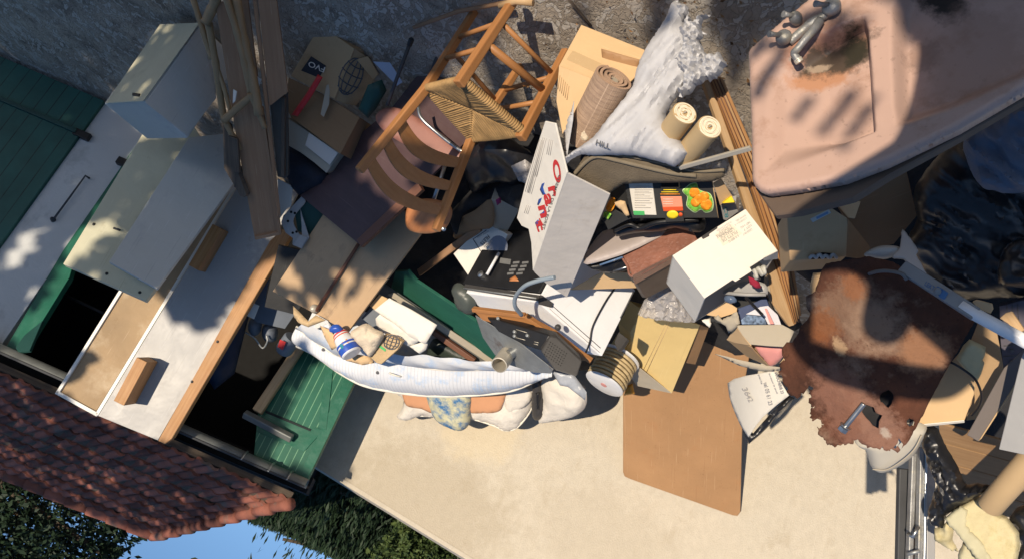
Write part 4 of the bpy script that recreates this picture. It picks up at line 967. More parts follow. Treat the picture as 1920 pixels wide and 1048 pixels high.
blob('flap', spl2([(860, 412), (890, 395), (921, 374), (925, 424), (895, 432), (858, 448), (850, 440)], 3), [(860, 412, 4.25), (921, 374, 4.05), (895, 432, 4.15)], M_card_dk, t, .02, 25, .004, 6)
tag(blob('magenta_scrap', [(929, 376), (938, 370), (940, 380), (932, 386)], [(929, 376, 3.98), (938, 370, 3.98), (932, 386, 3.98)], flat('magenta', (.22, .01, .09, 1)), None, .01, 4, 0, step=3), 'tiny magenta scrap on the shaded carton', 'scrap')
tag(bar('broken_batten', D(786, 511, 4.6), D(900, 427, 4.15), .045, .02, M_plank, None, D(790, 520, 4.6) - D(786, 505, 4.6)), 'thin brown batten sticking out of the dark middle of the heap', 'batten')
t = T('label_box', 'white carton end with a printed address label and a dark round mark', 'carton', 890, 480, 4.3)
plb = PL((850, 476, 4.3), (951, 440, 4.05), (880, 520, 4.25))
plate('face', [(850, 476), (897, 431), (923, 424), (952, 440), (932, 479), (880, 520)], plb, .05, M_white, t, .002)
plate('round_mark', [(934 + 18 * math.cos(a), 462 + 20 * math.sin(a)) for a in np.linspace(0, 6.1, 20)], plb, .002, mat('blue_grey_print', (.20, .22, .27, 1), .8), t, off=.002)
text('FILETS', plb, (914, 440), (900, 456), (919, 446), M_ink, t, off=.003)
text('MERLU', plb, (920, 449), (907, 463), (924, 453), M_ink_soft, t, off=.003)
for a, b in (((887, 449), (906, 478)), ((906, 478), (922, 466)), ((887, 449), (912, 432))):
    tube('label_frame', [on(plb, *a, .002), on(plb, *b, .002)], .0022, M_ink, t, 5)
text('produit surgele', plb, (915, 432), (893, 444), (917, 436), M_ink_soft, t, off=.003)
HEAP[0] = False
# ================================================================ green board and things on the mattress
tag(plate('green_board', [(741, 510), (733, 540), (924, 674), (932, 662), (892, 602), (780, 527), (764, 508)], [(741, 510, 5.0), (924, 674, 5.0), (892, 602, 4.8)], .02, M_greenboard), 'long dark green board running from the tan board to the grey metal plate', 'board')
t = T('grey_board', 'long grey board with a pale edge lying below the green board', 'board', 800, 610, 5.15)
plate('panel', [(702, 548), (718, 536), (925, 676), (912, 686), (800, 622)], [(702, 548, 5.12), (718, 536, 5.05), (925, 676, 5.05)], .025, M_grey, t)
plate('edge_strip', [(726, 553), (737, 549), (925, 673), (918, 682)], [(726, 553, 5.06), (737, 549, 5.03), (925, 676, 5.02)], .01, M_card_grey, t)
tag(bar('red_brown_lath', D(812, 621, 5.08), D(890, 676, 5.05), .035, .03, M_redwood), 'red-brown wooden lath between the white paper and the mattress', 'lath')
tag(blob('dark_green_glass', spl2([(806, 645), (818, 634), (850, 650), (890, 672), (880, 682), (820, 680), (800, 664)], 3), [(806, 645, 5.2), (890, 672, 5.15), (820, 680, 5.25)], mat('dark_olive', (.03, .04, .032, 1), .4, .2), None, .04, 12, 0), 'dark olive plastic shape in the shadow above the mattress', 'plastic')
tag(blob('dull_bottle', spl2([(848, 540), (862, 531), (885, 552), (893, 580), (878, 590), (858, 575)], 4), [(848, 540, 4.75), (885, 552, 4.65), (878, 590, 4.75)], mat('dull_grey_green', (.07, .08, .07, 1), .4, .2), None, .06, 16, 0), 'dull grey-green bottle in the shade left of the white oven', 'bottle')
tag(plate('blue_folder', [(678, 596), (696, 575), (720, 592), (710, 618), (700, 614)], [(678, 596, 5.0), (696, 575, 5.0), (710, 618, 5.0)], .012, M_bluegrey), 'blue-grey folder under the white papers', 'folder')
tag(plate('kraft_card', [(693, 573), (711, 552), (727, 560), (704, 582)], [(693, 573, 4.97), (711, 552, 4.95), (704, 582, 4.97)], .01, M_card2), 'small kraft card tucked behind the white papers', 'card')
gw = 'white papers above the mattress'
tag(blob('white_paper', [(704, 597), (711, 590), (785, 636), (782, 642), (768, 650), (716, 622), (706, 610)], [(704, 597, 4.92), (785, 636, 4.88), (768, 650, 4.94)], M_white, None, 0, 20, .003, 4, back=.012), 'rounded white board under the larger white paper', 'paper', gw)
tag(blob('white_paper', [(702, 581), (729, 559), (770, 580), (819, 609), (797, 645), (770, 632), (735, 603)], [(702, 581, 4.9), (819, 609, 4.82), (797, 645, 4.86)], M_white, None, 0, 20, .004, 5, back=.014), 'large creamy white folded paper lying on top', 'paper', gw)
tag(blob('white_paper', [(768, 649), (790, 642), (803, 641), (799, 655), (787, 663)], [(768, 649, 4.92), (803, 641, 4.9), (787, 663, 4.94)], M_white, None, 0, 20, .004, 5, back=.008), 'small white paper corner hanging below the larger sheets', 'paper', gw)
tag(blob('kraft_paper_scrap', [(549, 573), (562, 585), (578, 602), (592, 590), (611, 600), (578, 613), (560, 605), (551, 594)], [(549, 573, 5.1), (611, 600, 5.0), (560, 605, 5.1)], M_kraft, None, .02, 8, .02, 14, 4), 'torn brown kraft paper under the corner of the tan board', 'paper')
tag(blob('kraft_strip', [(600, 610), (618, 618), (628, 630), (633, 650), (622, 656), (608, 630)], [(600, 610, 4.98), (628, 630, 4.92), (622, 656, 4.98)], M_card2, None, .012, 8, .006, 10, 4), 'kraft paper strip behind the spray bottle', 'paper')
sb = T('spray_bottle', 'white spray bottle with blue trigger and blue and red bands, lying on the mattress', 'bottle', 650, 640, 4.85)
bp0, bp1 = D(660, 664, 4.86), D(634, 619, 4.92); ba = bp1 - bp0
bl = ba.length
lathe('body', bp0, ba, [(0, .055), (.006, .062), (.03, .063), (.5 * bl, .060), (.7 * bl, .053), (.9 * bl, .040), (bl, .022)], M_enamel, sb, 28)
lathe('blue_band', bp0, ba, [(.012, .0635), (.022, .0642), (.045, .0645), (.052, .0638)], M_blue, sb, 28)
lathe('blue_band', bp0, ba, [(.062, .0638), (.068, .0645), (.075, .0638)], M_blue, sb, 28)
lathe('red_band', bp0, ba, [(.80 * bl, .0475), (.83 * bl, .0475), (.86 * bl, .044)], M_red, sb, 28)
lathe('red_band', bp0, ba, [(.70 * bl, .0536), (.72 * bl, .0536), (.74 * bl, .052)], M_label_red2, sb, 28)
plx = plane(bp0 + (CAM - bp0).normalized() * .066, bp1 + (CAM - bp0).normalized() * .062, bp0 + (CAM - bp0).normalized() * .066 + ba.cross(CAM - bp0).normalized() * .1)
plate('label_picture', [(640, 640), (650, 634), (657, 648), (648, 656)], plx, .004, M_orange, sb); plate('label_picture', [(636, 646), (643, 640), (648, 650), (640, 654)], plx, .003, flat('teal', (.02, .22, .30, 1)), sb)
blob('trigger', spl2([(617, 620), (622, 610), (634, 608), (643, 616), (640, 623), (628, 624)], 4), [(617, 620, 4.9), (634, 608, 4.88), (640, 623, 4.9)], M_blue, sb, .03, 6, 0, step=3)
blob('nozzle', [(604, 610), (616, 605), (622, 612), (618, 618)], [(604, 610, 4.92), (616, 605, 4.9), (618, 618, 4.92)], M_enamel, sb, .02, 5, 0, step=3)
tag(blob('crumpled_cloth', spl2([(657, 625), (668, 614), (687, 606), (703, 616), (720, 625), (712, 645), (695, 668), (688, 664), (672, 645)], 3), [(657, 625, 4.9), (720, 625, 4.85), (695, 668, 4.9)], M_beige_cloth, None, .05, 16, .03, 14, 4), 'crumpled beige cloth beside the spray bottle', 'cloth')
tag(blob('beige_bag', [(632, 664), (650, 670), (672, 664), (694, 668), (703, 680), (680, 684), (650, 676)], [(632, 664, 5.0), (694, 668, 4.98), (680, 684, 5.0)], M_card2, None, .02, 8, .01, 14, 4), 'beige paper bag flattened under the spray bottle', 'bag')
t = T('kraft_box', 'small kraft carton with a black globe drawing lying on the mattress', 'carton', 720, 655, 4.9)
pk = PL((721, 627, 4.88), (754, 642, 4.86), (695, 669, 4.92))
plate('face', [(720, 627), (735, 630), (754, 641), (745, 655), (715, 682), (706, 680), (694, 669)], pk, .05, M_kraft, t)
globe(t, pk, (734, 641), (16, 5), (-5, 13), M_ink, .003)
plate('green_print', [(712, 646), (724, 655), (722, 659), (710, 650)], pk, .003, M_green_sticker, t, off=.003)
# ================================================================ mattress
mt = T('mattress', 'white and pale blue single mattress lying on its side along the wall', 'mattress', 800, 730, 5.4)
ups = [(556, 612, 5.55), (592, 640, 5.48), (640, 668, 5.42), (722, 675, 5.3), (822, 692, 5.2), (926, 692, 5.12), (1000, 690, 5.05), (1036, 692, 5.02)]
los = [(556, 648, 5.62), (590, 665, 5.56), (644, 703, 5.52), (700, 727, 5.46), (816, 742, 5.38), (943, 735, 5.28), (1003, 714, 5.15), (1037, 697, 5.05)]
bks = [(566, 606, 5.3), (605, 618, 5.2), (655, 640, 5.1), (735, 664, 5.06), (800, 666, 5.02), (870, 674, 4.98), (950, 681, 4.95), (1030, 687, 4.96)]
us, ls, bs = [spline([D(*q) for q in L], 8) for L in (ups, los, bks)]
n = len(us); rows = 13; mv, mf = [], []
for i in range(n):
    nrm_ = (us[i] - ls[i]).cross(us[min(i + 1, n - 1)] - us[max(i - 1, 0)]).normalized()
    if nrm_.dot(CAM - us[i]) < 0: nrm_ = -nrm_
    for j in range(rows):
        s = j / (rows - 1)
        p = us[i] + (ls[i] - us[i]) * s + nrm_ * (.045 * math.sin(math.pi * s) + .003 * math.sin(i * 1.9))
        mv.append(p)
for i in range(n - 1):
    for j in range(rows - 1): mf.append([i * rows + j, i * rows + j + 1, (i + 1) * rows + j + 1, (i + 1) * rows + j])
mk('side_band', mv, mf, M_mattress_side, mt, (us[n // 2], (us[-1] - us[0]).normalized(), (us[-1] - us[0]).normalized().cross((us[0] - ls[0]).normalized()).cross((us[-1] - us[0]).normalized()).normalized(), (us[-1] - us[0]).normalized().cross(((us[-1] - us[0]).normalized().cross((us[0] - ls[0]).normalized()).cross((us[-1] - us[0]).normalized()).normalized()))), smooth=True)
mv, mf = [], []
for i in range(n):
    for j in range(9):
        s = j / 8; mv.append(us[i] + (bs[i] - us[i]) * s + V((0, -.02, .035)) * math.sin(math.pi * s) + V((0, 0, .006 * math.sin(i * .9 + j))))
for i in range(n - 1):
    for j in range(8): mf.append([i * 9 + j, i * 9 + j + 1, (i + 1) * 9 + j + 1, (i + 1) * 9 + j])
mk('front_face', mv, mf, M_matt_white, mt, smooth=True)
back = V((0, .1, -.25))
mv = [p for p in ls] + [b + back for b in bs]; mf = [[i, i + 1, n + i + 1, n + i] for i in range(n - 1)]
mk('underside', mv, mf, M_matt_white, mt, smooth=True)
tube('piping', us, .009, M_piping, mt, 8); tube('piping', ls, .010, M_piping, mt, 8)
def onband(px, py, d): return D(px, py, d)
tube('handle', spline([D(730, 699, 5.29), D(738, 702, 5.26), D(748, 705, 5.26), D(753, 705, 5.28)], 5), .006, M_piping, mt, 6)
for q in ((606, 655, 5.45), (708, 698, 5.32)): lathe('vent', D(*q), (CAM - D(*q)).normalized(), [(0, .012), (.006, .011), (.008, .002)], M_ink, mt, 10)
# cushions behind the mattress
t = T('sofa_cushion', 'long white sofa cushion with two peach panels, squeezed between mattress and wall', 'cushion', 870, 770, 5.9)
pcu = PL((752, 730, 5.88), (1005, 730, 5.62), (900, 800, 5.86))
blob('cover', spl2([(752, 715), (1006, 712), (1005, 745), (992, 775), (968, 803), (945, 806), (925, 795), (880, 783), (830, 782), (790, 779), (762, 788), (744, 780), (752, 768), (757, 750)], 3), pcu, M_cushion, t, .09, 26, .024, 9, 5, back=.6)
tube('piping', spline([on(pcu, *q, .03) for q in ((752, 784), (790, 779), (832, 782), (880, 784), (925, 797), (945, 806), (968, 802), (992, 774), (1004, 744))], 5), .007, M_piping, t, 6)
for o in ([(757, 728), (810, 728), (812, 772), (790, 766), (766, 762), (758, 752)], [(876, 730), (944, 730), (942, 760), (932, 772), (905, 774), (878, 770)]):
    blob('peach_panel', spl2(o, 3), (pcu[0] + pcu[1] * .094, pcu[1]), M_peach, t, .012, 10, .003, 7, 5)
blob('end_flap', spl2([(948, 728), (985, 725), (998, 740), (985, 762), (955, 776), (948, 770)], 3), (pcu[0] + pcu[1] * .082, pcu[1]), M_cushion, t, .02, 12, .004, 7, 5)
tag(blob('patterned_pillow', spl2([(803, 728), (878, 728), (882, 775), (879, 796), (864, 807), (842, 802), (818, 788), (806, 765)], 4), (pcu[0] + pcu[1] * .10, pcu[1]), M_pattern, None, .07, 26, .006, 8, 5), 'small cushion with a yellow, green and blue pattern in front of the peach panels', 'cushion')
t = T('black_shoe', 'black and orange shoe standing on end between the two white cushions', 'shoe', 1012, 745, 5.5)
blob('upper', spl2([(1000, 712), (1014, 712), (1022, 760), (1020, 780), (1007, 787), (998, 772)], 4), [(1000, 712, 5.45), (1014, 712, 5.4), (1007, 787, 5.6)], M_char, t, .05, 12, .006, 12, 4)
blob('sole', spl2([(1008, 710), (1022, 708), (1029, 745), (1028, 772), (1019, 784), (1020, 755)], 4), [(1008, 710, 5.44), (1022, 708, 5.4), (1020, 780, 5.55)], M_ply, t, .03, 6, 0, step=4)
blob('strap', [(1004, 735), (1012, 735), (1013, 768), (1005, 768)], [(1004, 735, 5.42), (1012, 735, 5.4), (1005, 768, 5.5)], M_black, t, .02, 4, 0, step=3)
tag(blob('white_pillow', spl2([(1018, 700), (1060, 696), (1090, 720), (1100, 740), (1096, 765), (1072, 782), (1030, 791), (1010, 790), (1018, 760)], 4), [(1018, 705, 5.45), (1100, 740, 5.25), (1030, 790, 5.6)], M_cushion, None, .10, 30, .018, 8, 5), 'plump white pillow right of the shoe, below the cord reel', 'cushion')
tag(blob('clear_film', [(1032, 692), (1075, 700), (1100, 735), (1097, 750), (1065, 725), (1050, 722)], [(1032, 692, 5.05), (1100, 735, 5.0), (1050, 722, 5.05)], mat('grey_film', (.33, .35, .38, 1), .25, .2, 8, .3, 40), None, .02, 10, .012, 14, 4), 'grey plastic film hanging over the white pillow', 'film')
HEAP[0] = True
# ================================================================ white oven with its black front
t = T('white_oven', 'small white oven tipped on its side with a black control front', 'oven', 1040, 560, 3.95)
o_ = D(1008, 566, 3.8); a_, b_, c_ = D(866, 548, 4.12) - o_, D(1129, 668, 3.85) - o_, D(1074, 442, 3.88) - o_
box('casing', o_, a_, b_, c_, M_enamel, t, .006)
nf = b_.normalized()
pfr = plane(o_ - nf * .002, o_ + a_ - nf * .002, o_ + c_ - nf * .002)
k = .045
fr = mk('front_panel', hexa((o_ + c_.normalized() * k - nf * .02, a_, nf * .018, c_ - c_.normalized() * k)), HF, M_black, t, bevel=.003)
pff = plane(o_ - nf * .021, o_ + a_ - nf * .021, o_ + c_ - nf * .021)
for r in range(4):
    for cx_ in range(2):
        bx, by = 968 + cx_ * 17 - r * 3.6, 492 + r * 6.8
        plate('vent_slot', [(bx - 6, by - 1.5), (bx + 6, by - 2.5), (bx + 5, by + 1.5), (bx - 7, by + 2.5)], pff, .006, M_grey, fr, off=.004)
tube('front_handle', [on(pff, 936, 474, .035), on(pff, 913, 515, .035)], .009, M_enamel, t)
lathe('handle_boss', on(pff, 906, 518, .0), pff[1], [(0, .02), (.03, .02), (.036, .005)], M_steel, t, 12)
plate('display', [(938, 483), (958, 486), (956, 496), (936, 493)], pff, .006, M_grey, fr, off=.003)
blob('rust_splash', [(956, 522), (966, 516), (970, 522), (973, 527), (955, 527)], pff, M_ply, fr, .004, 4, 0, step=3)
plate('lower_strip', [(868, 541), (872, 532), (1012, 553), (1010, 563)], pff, .01, M_char, t, off=.006)
tube('edge_bead', [on(pff, 870, 540, .012), on(pff, 1006, 559, .012)], .005, M_galv, t)
plate('foot_bracket', [(1009, 557), (1014, 552), (1037, 568), (1035, 576), (1012, 570)], plane(o_ + (CAM - o_).normalized() * .02, o_ + b_ + (CAM - o_).normalized() * .02, o_ + c_ + (CAM - o_).normalized() * .02), .02, M_char, t)
psd = plane(o_, o_ + b_, o_ + c_)
def line(parent, pl, a, b, r, m, name='seam', off=.001): return tube(name, [on(pl, *a, off), on(pl, *b, off)], r, m, parent, 6)
line(t, psd, (1036, 573), (1126, 652), .0022, M_ink); line(t, psd, (1030, 578), (1124, 660), .0015, M_ink_soft)
tag(tube('black_wire', spline([on(psd, 1153, 540, .006), on(psd, 1135, 566, .008), on(psd, 1112, 610, .008), on(psd, 1106, 640, .01), on(psd, 1098, 662, .02)], 6), .005, M_wire), 'black wire lying across the white oven side', 'wire')
line(t, psd, (1188, 546), (1163, 596), .0035, M_ink)
plate('hinge', [(1152, 640), (1160, 622), (1176, 634), (1166, 650), (1157, 656)], plane(o_ + b_, o_ + b_ + c_, o_ + b_ + a_ * -.3), .03, M_char, t)
lathe('hinge_pin', D(1046, 613, 3.72), (CAM - D(1046, 613, 3.72)).normalized(), [(0, .018), (.012, .016), (.02, .004)], M_char, t, 10)
tag(tube('pale_cable', spline([D(1040, 520, 3.35), D(1010, 526, 3.4), D(984, 536, 3.45), D(967, 556, 3.55), D(966, 574, 3.6), D(978, 590, 3.68)], 8), .011, M_cable), 'pale blue-grey cable looping over the white oven', 'cable')
# brown tray, radio, metal plate
t = T('brown_tray', 'brown wooden tray edge jammed between the oven and the black radio', 'tray', 1000, 620, 3.85)
ptr = PL((886, 580, 3.95), (985, 590, 3.8), (1108, 676, 3.75))
plate('base', [(886, 580), (985, 591), (1040, 622), (1109, 676), (1085, 676), (1020, 632), (905, 600)], ptr, .02, M_chair, t)
trim(t, ptr, (887, 579), (985, 591), .022, M_chair, .03, 'rim'); trim(t, ptr, (985, 591), (1109, 676), .022, M_chair, .03, 'rim')
t = T('black_radio', 'black portable radio with a speaker grille and dials, lying on the brown tray', 'radio', 1000, 650, 3.8)
prd = PL((916, 600, 3.9), (1031, 628, 3.68), (1015, 656, 3.68))
prism('body', [(914, 597), (930, 598), (1031, 628), (1015, 657), (985, 648), (935, 622)], prd, V((.02, .06, -.05)), M_black, t, .006)
psp = PL((1031, 628, 3.68), (1092, 676, 3.6), (1015, 657, 3.66))
spk = prism('speaker', [(1031, 628), (1045, 632), (1092, 676), (1082, 707), (1040, 694), (1014, 658)], psp, V((.02, .06, -.05)), M_char, t, .008)
dat = []
for i in range(8):
    for j in range(6):
        x, y = 1032 + i * 4.3 - j * 2.2, 641 + i * 3.0 + j * 4.6
        p = on(psp, x, y, .001); dat.append(tube_data([p, p + psp[1] * .002], .0028, 6))
merged('grille_dots', dat, M_dark_in, spk)
for a, b in (((968, 617), (988, 623)), ((967, 632), (985, 637)), ((1002, 640), (1010, 642)), ((1001, 644), (1009, 646))): line(t, prd, a, b, .002, M_alu, 'dial_mark')
for q in ((935, 597), (966, 622), (966, 630), (990, 629)): lathe('knob', on(prd, *q, 0), prd[1], [(0, .010), (.012, .009), (.014, .002)], M_galv, t, 10)
t = T('metal_plate', 'scratched triangular grey metal plate with a short pipe stub, leaning over the mattress', 'metal plate', 960, 640, 4.0)
pmp = PL((892, 592, 4.15), (1036, 694, 3.75), (940, 675, 4.15))
plate('plate', [(891, 591), (919, 608), (978, 645), (1037, 692), (1032, 700), (1000, 698), (955, 684), (928, 665), (905, 632)], pmp, .006, M_galv, t)
ca, cb = D(951, 664, 4.05), D(936, 684, 3.94)
lathe('pipe_stub', ca, cb - ca, [(0, .047), ((cb - ca).length, .047), ((cb - ca).length + .002, .041), (.01, .039)], M_alu, t, 24)
lathe('clamp', on(pmp, 962, 660, 0), pmp[1], [(0, .03), (.03, .03), (.034, .01)], M_steel, t, 14)
# ================================================================ cord reel, yellow carton, brown board
t = T('cord_reel', 'white reel wound with beige cord lying beside the yellow carton', 'reel', 1140, 710, 4.5)
ra, rb = D(1132, 721, 4.28), D(1163, 668, 4.36); rx = rb - ra; L_ = rx.length
lathe('flange', ra, rx, [(0, .02), (.001, .117), (.006, .125), (.012, .125), (.016, .117)], M_enamel, t, 40)
lathe('flange', rb, rx, [(-.016, .117), (-.012, .131), (-.002, .131), (0, .08)], M_enamel, t, 40)
hel = []
for i in range(7):
    for a in np.linspace(0, 6.28, 28, endpoint=False): pass
dat = []
u_ = rx.orthogonal().normalized(); w_ = rx.normalized().cross(u_)
for i in range(7):
    h = .02 + (L_ - .04) * (i + .5) / 7
    ring = [ra + rx.normalized() * h + (u_ * math.cos(a) + w_ * math.sin(a)) * (.116 + .003 * math.sin(i * 2.2)) for a in np.linspace(0, 6.2832, 33)]
    dat.append(tube_data(ring, .0105, 6, caps=False))
merged('cord_winding', dat, M_reel_cord, t, smooth=True)
lathe('red_mark', ra - rx.normalized() * .0005, -rx, [(0, .02), (.002, .02)], M_pink, t, 16)
tag(blob('amber_cap', [(1175, 722), (1186, 718), (1190, 738), (1170, 741)], [(1175, 722, 4.5), (1186, 718, 4.48), (1170, 741, 4.52)], flat('amber_plastic', (.5, .22, .02, 1), .3), None, .03, 6, 0, step=3), 'amber plastic piece under the cord reel', 'plastic')
t = T('yellow_carton', 'pale yellow cardboard carton with a centre crease, tilted over the brown board', 'carton', 1240, 660, 4.6)
pyc = PL((1203, 579, 4.15), (1313, 609, 4.05), (1260, 737, 4.42))
prism('body', [(1203, 579), (1313, 609), (1260, 737), (1166, 663), (1183, 638), (1181, 622), (1192, 605)], pyc, V((.06, .16, -.09)), M_yellow, t, .003)
plate('side_flap', [(1166, 663), (1259, 737), (1194, 723), (1158, 672), (1160, 664)], PL((1166, 663, 4.32), (1259, 737, 4.42), (1194, 723, 4.5)), .006, M_card_grey, t)
line(t, pyc, (1260, 595), (1212, 698), .002, M_kraft, 'crease'); line(t, pyc, (1255, 594), (1206, 694), .0015, M_kraft, 'crease')
plate('inner_side', [(1313, 609), (1329, 615), (1304, 683), (1286, 680)], PL((1313, 609, 4.08), (1304, 683, 4.38), (1286, 680, 4.3)), .01, M_board, t)
t = T('brown_board', 'large orange-brown board with rounded corners standing against the rendered wall', 'board', 1290, 620, 5.8)
pbb = plane(on(p_wall, 1176, 893, .045), on(p_wall, 1386, 966, .045), on(p_wall, 1280, 735, .62))
plate('panel', [(1168, 600), (1168, 885), (1171, 893), (1182, 898), (1374, 966), (1383, 967), (1388, 960), (1393, 735), (1408, 650), (1345, 600), (1290, 560)], pbb, .02, M_board, t, .004)
bm_ = bpy.data.objects[[o for o in WM if o.startswith('panel')][-1]]
# ================================================================ printed white board (fold of a carton)
t = T('printed_white_board', 'folded white card with red and blue lettering on one side, bare grey on the other', 'card', 1040, 400, 3.3)
pD1 = PL((1062, 324, 3.24), (999, 507, 3.52), (985, 340, 3.55))
pD2 = PL((1062, 324, 3.24), (999, 507, 3.52), (1144, 365, 3.20))
f1 = plate('printed_side', [(1022, 228), (1041, 232), (1048, 262), (1063, 324), (999, 508), (996, 455), (991, 430), (978, 424), (969, 409), (985, 345), (1005, 280)], pD1, .008, M_white, t)
plate('bare_face', [(1062.5, 324), (1144, 365), (1063, 558), (1022, 530), (1003, 512), (999.5, 507)], pD2, .008, M_offwhite, t)
def swash(px, m, w, parent, pl): return blob('print_mark', px, pl, m, parent, .0012, 3, 0, step=3)
pD1o = (pD1[0] + pD1[1] * .001, pD1[1])
for s, q, u, m in (('O', (1041, 345), (1034, 302), M_ink_red), ('r', (1030, 372), (1027, 352), M_ink_red), ('a', (1023, 388), (1018, 366), M_ink_red), ('n', (1014, 410), (1008, 388), M_ink_red), ('t', (1008, 436), (1003, 412), M_ink_red)):
    text(s, pD1, u, (q[0], q[1]), (u[0] - 17 + 34, u[1] + 8) if False else (u[0] + 13, u[1] - 4), m, f1, off=.002, font_w=3)
for pts in ([(1012, 356), (1016, 345), (1021, 343), (1018, 352), (1021, 362), (1024, 366), (1017, 366)], [(1007, 384), (1010, 374), (1016, 371), (1013, 380), (1009, 386)], [(1012, 402), (1018, 398), (1024, 388), (1021, 401), (1015, 408)], [(1003, 418), (1009, 412), (1012, 420), (1008, 432)]):
    swash(pts, M_ink_blue, 1, f1, pD1o)
text('CHEMIN DE LA FORET', pD1, (1047, 328), (1016, 430), (1052, 329), M_ink, f1, off=.002)
for a, b in (((1012, 262), (985, 360)), ((1018, 258), (1000, 330)), ((1007, 300), (990, 362)), ((1030, 262), (1025, 290)), ((983, 400), (988, 385))): 
    for k2 in range(3): line(f1, pD1, (a[0] + k2 * 3.2, a[1] + k2), (b[0] + k2 * 3.2, b[1] + k2), .0012, M_ink_soft, 'small_print')
# ================================================================ tan carton with rolled carpet, grey bag, paper rolls
t = T('tan_carton', 'open tan cardboard carton holding the rolled carpet, furthest from the mattress', 'carton', 1120, 90, 3.55)
ptc = PL((1090, 47, 3.55), (1208, 94, 3.42), (1048, 123, 3.45))
plate('back_side', [(1090, 47), (1209, 94), (1196, 140), (1165, 170), (1048, 124)], ptc, .008, M_card2, t)
plate('front_side', [(1048, 124), (1108, 147), (1090, 235), (1070, 270), (1055, 255), (1043, 190), (1046, 150)], PL((1048, 124, 3.44), (1108, 147, 3.38), (1060, 255, 3.5)), .008, M_card2, t)
psx = PL((1048, 124, 3.44), (1108, 147, 3.38), (1060, 255, 3.5))
for i in range(6): line(t, psx, (1050 + i * 3.4, 142 + i * 4), (1046 + i * 3.4, 168 + i * 4), .0018, M_card, 'flute')
blob('inner_side', [(1127, 92), (1200, 113), (1192, 140), (1175, 175), (1130, 120)], PL((1127, 92, 3.42), (1200, 113, 3.36), (1175, 175, 3.45)), M_board, t, .002, 10, 0)
plate('tape', [(1062, 112), (1074, 95), (1150, 130), (1146, 150)], ptc, .002, mat('packing_tape', (.50, .35, .19, 1), .25, .05), t, off=.002)
t = T('rolled_carpet', 'rolled woven beige carpet standing in the tan carton', 'carpet roll', 1085, 255, 3.55)
k0, k1 = D(1153, 146, 3.28), D(1092, 262, 3.5); kx = (k1 - k0); ku = kx.orthogonal().normalized(); kw = kx.normalized().cross(ku)
def roll(name, a0, ax, r0, r1, turns, th, m, me, parent, wob=.0):
    u = ax.orthogonal().normalized(); w = ax.normalized().cross(u); n = int(28 * turns)
    v_, f_ = [], []
    for i in range(n + 1):
        an = 2 * math.pi * turns * i / n; r = r1 + (r0 - r1) * (i / n)
        dr_ = u * math.cos(an) + w * math.sin(an); so = ax.normalized() * (wob * math.sin(i * .37))
        for rr_, z in ((r, 0), (r - th, 0), (r - th, 1), (r, 1)): v_.append(a0 + dr_ * rr_ + ax * z + (so if z == 0 else V((0, 0, 0))))
    mi = []
    for i in range(n):
        for k in range(4):
            f_.append([i * 4 + k, i * 4 + (k + 1) % 4, i * 4 + 4 + (k + 1) % 4, i * 4 + 4 + k]); mi.append(1 if k == 0 else 0)
    f_ += [[0, 1, 2, 3], [n * 4 + 3, n * 4 + 2, n * 4 + 1, n * 4]]; mi += [0, 0]
    X = ax.normalized()
    return mk(name, v_, f_, [m, me], parent, (a0 + ax / 2, X, u, X.cross(u)), mi=mi)
roll('roll', k0, kx, .088, .026, 3.3, .011, M_carpet, M_carpet_back, t, .003)
lathe('core', k0 + kx.normalized() * .01, kx, [(0, .02), (kx.length * .9, .02)], M_card_grey, t, 20)
blob('frayed_end', [(1078, 240), (1100, 238), (1112, 256), (1095, 272), (1076, 268)], [(1078, 240, 3.42), (1112, 250, 3.4), (1085, 270, 3.45)], M_beige_cloth, t, .02, 8, .02, 22, 4)
t = T('grey_plastic_bag', 'crumpled pale grey plastic bag with frilled top between the carpet and the paper rolls', 'plastic bag', 1200, 250, 3.3)
pbag = PL((1271, 5, 3.25), (1110, 290, 3.3), (1290, 290, 3.12))
blob('bag_body', [(1258, 10), (1271, 2), (1285, 14), (1292, 22), (1287, 52), (1300, 80), (1300, 120), (1290, 160), (1262, 191), (1249, 214), (1252, 235), (1265, 254), (1283, 272), (1294, 290), (1265, 313), (1230, 302), (1187, 292), (1150, 291), (1116, 292), (1090, 290), (1070, 300), (1060, 312), (1058, 296), (1077, 282), (1100, 268), (1116, 256), (1150, 214), (1187, 162), (1194, 130), (1213, 91), (1232, 62), (1252, 32)],
     pbag, M_bag_grey, t, .06, 34, .003, 14, 4.2, ragged=1.5, folds=(2.30, 190, 26, .036), split=.75, rough=.0003)
blob('frilled_top', [(1290, 20), (1296, 45), (1312, 30), (1331, 28), (1318, 42), (1312, 58), (1322, 62), (1310, 78), (1318, 92), (1328, 105), (1345, 98), (1358, 108), (1362, 122), (1352, 138), (1345, 150), (1322, 152), (1304, 162), (1294, 178), (1280, 184), (1272, 172), (1284, 150), (1274, 130), (1262, 118), (1276, 100), (1280, 80), (1272, 64), (1282, 44)],
     (pbag[0] + pbag[1] * .05, pbag[1]), M_bag_grey, t, .045, 12, .006, 34, 4.6, ragged=6, folds=(2.0, 34, 10, .022), split=.35, rough=.013)
blob('frilled_top', [(1268, 2), (1290, 12), (1293, 24), (1280, 40), (1266, 26)], (pbag[0] + pbag[1] * .05, pbag[1]), M_bag_grey, t, .02, 8, .004, 30, 4, ragged=4, folds=(1.9, 40, 9, .015), split=.35, rough=.008)
text('HILL', (pbag[0] + pbag[1] * .075, pbag[1]), (1116, 272), (1142, 280), (1119, 262), M_ink, t)
blob('side_fold', [(1076, 190), (1074, 225), (1068, 262), (1062, 300), (1056, 310), (1060, 250)], [(1076, 190, 3.36), (1068, 262, 3.36), (1056, 310, 3.38)], M_bag_grey, t, .02, 6, .01, 12, 4)
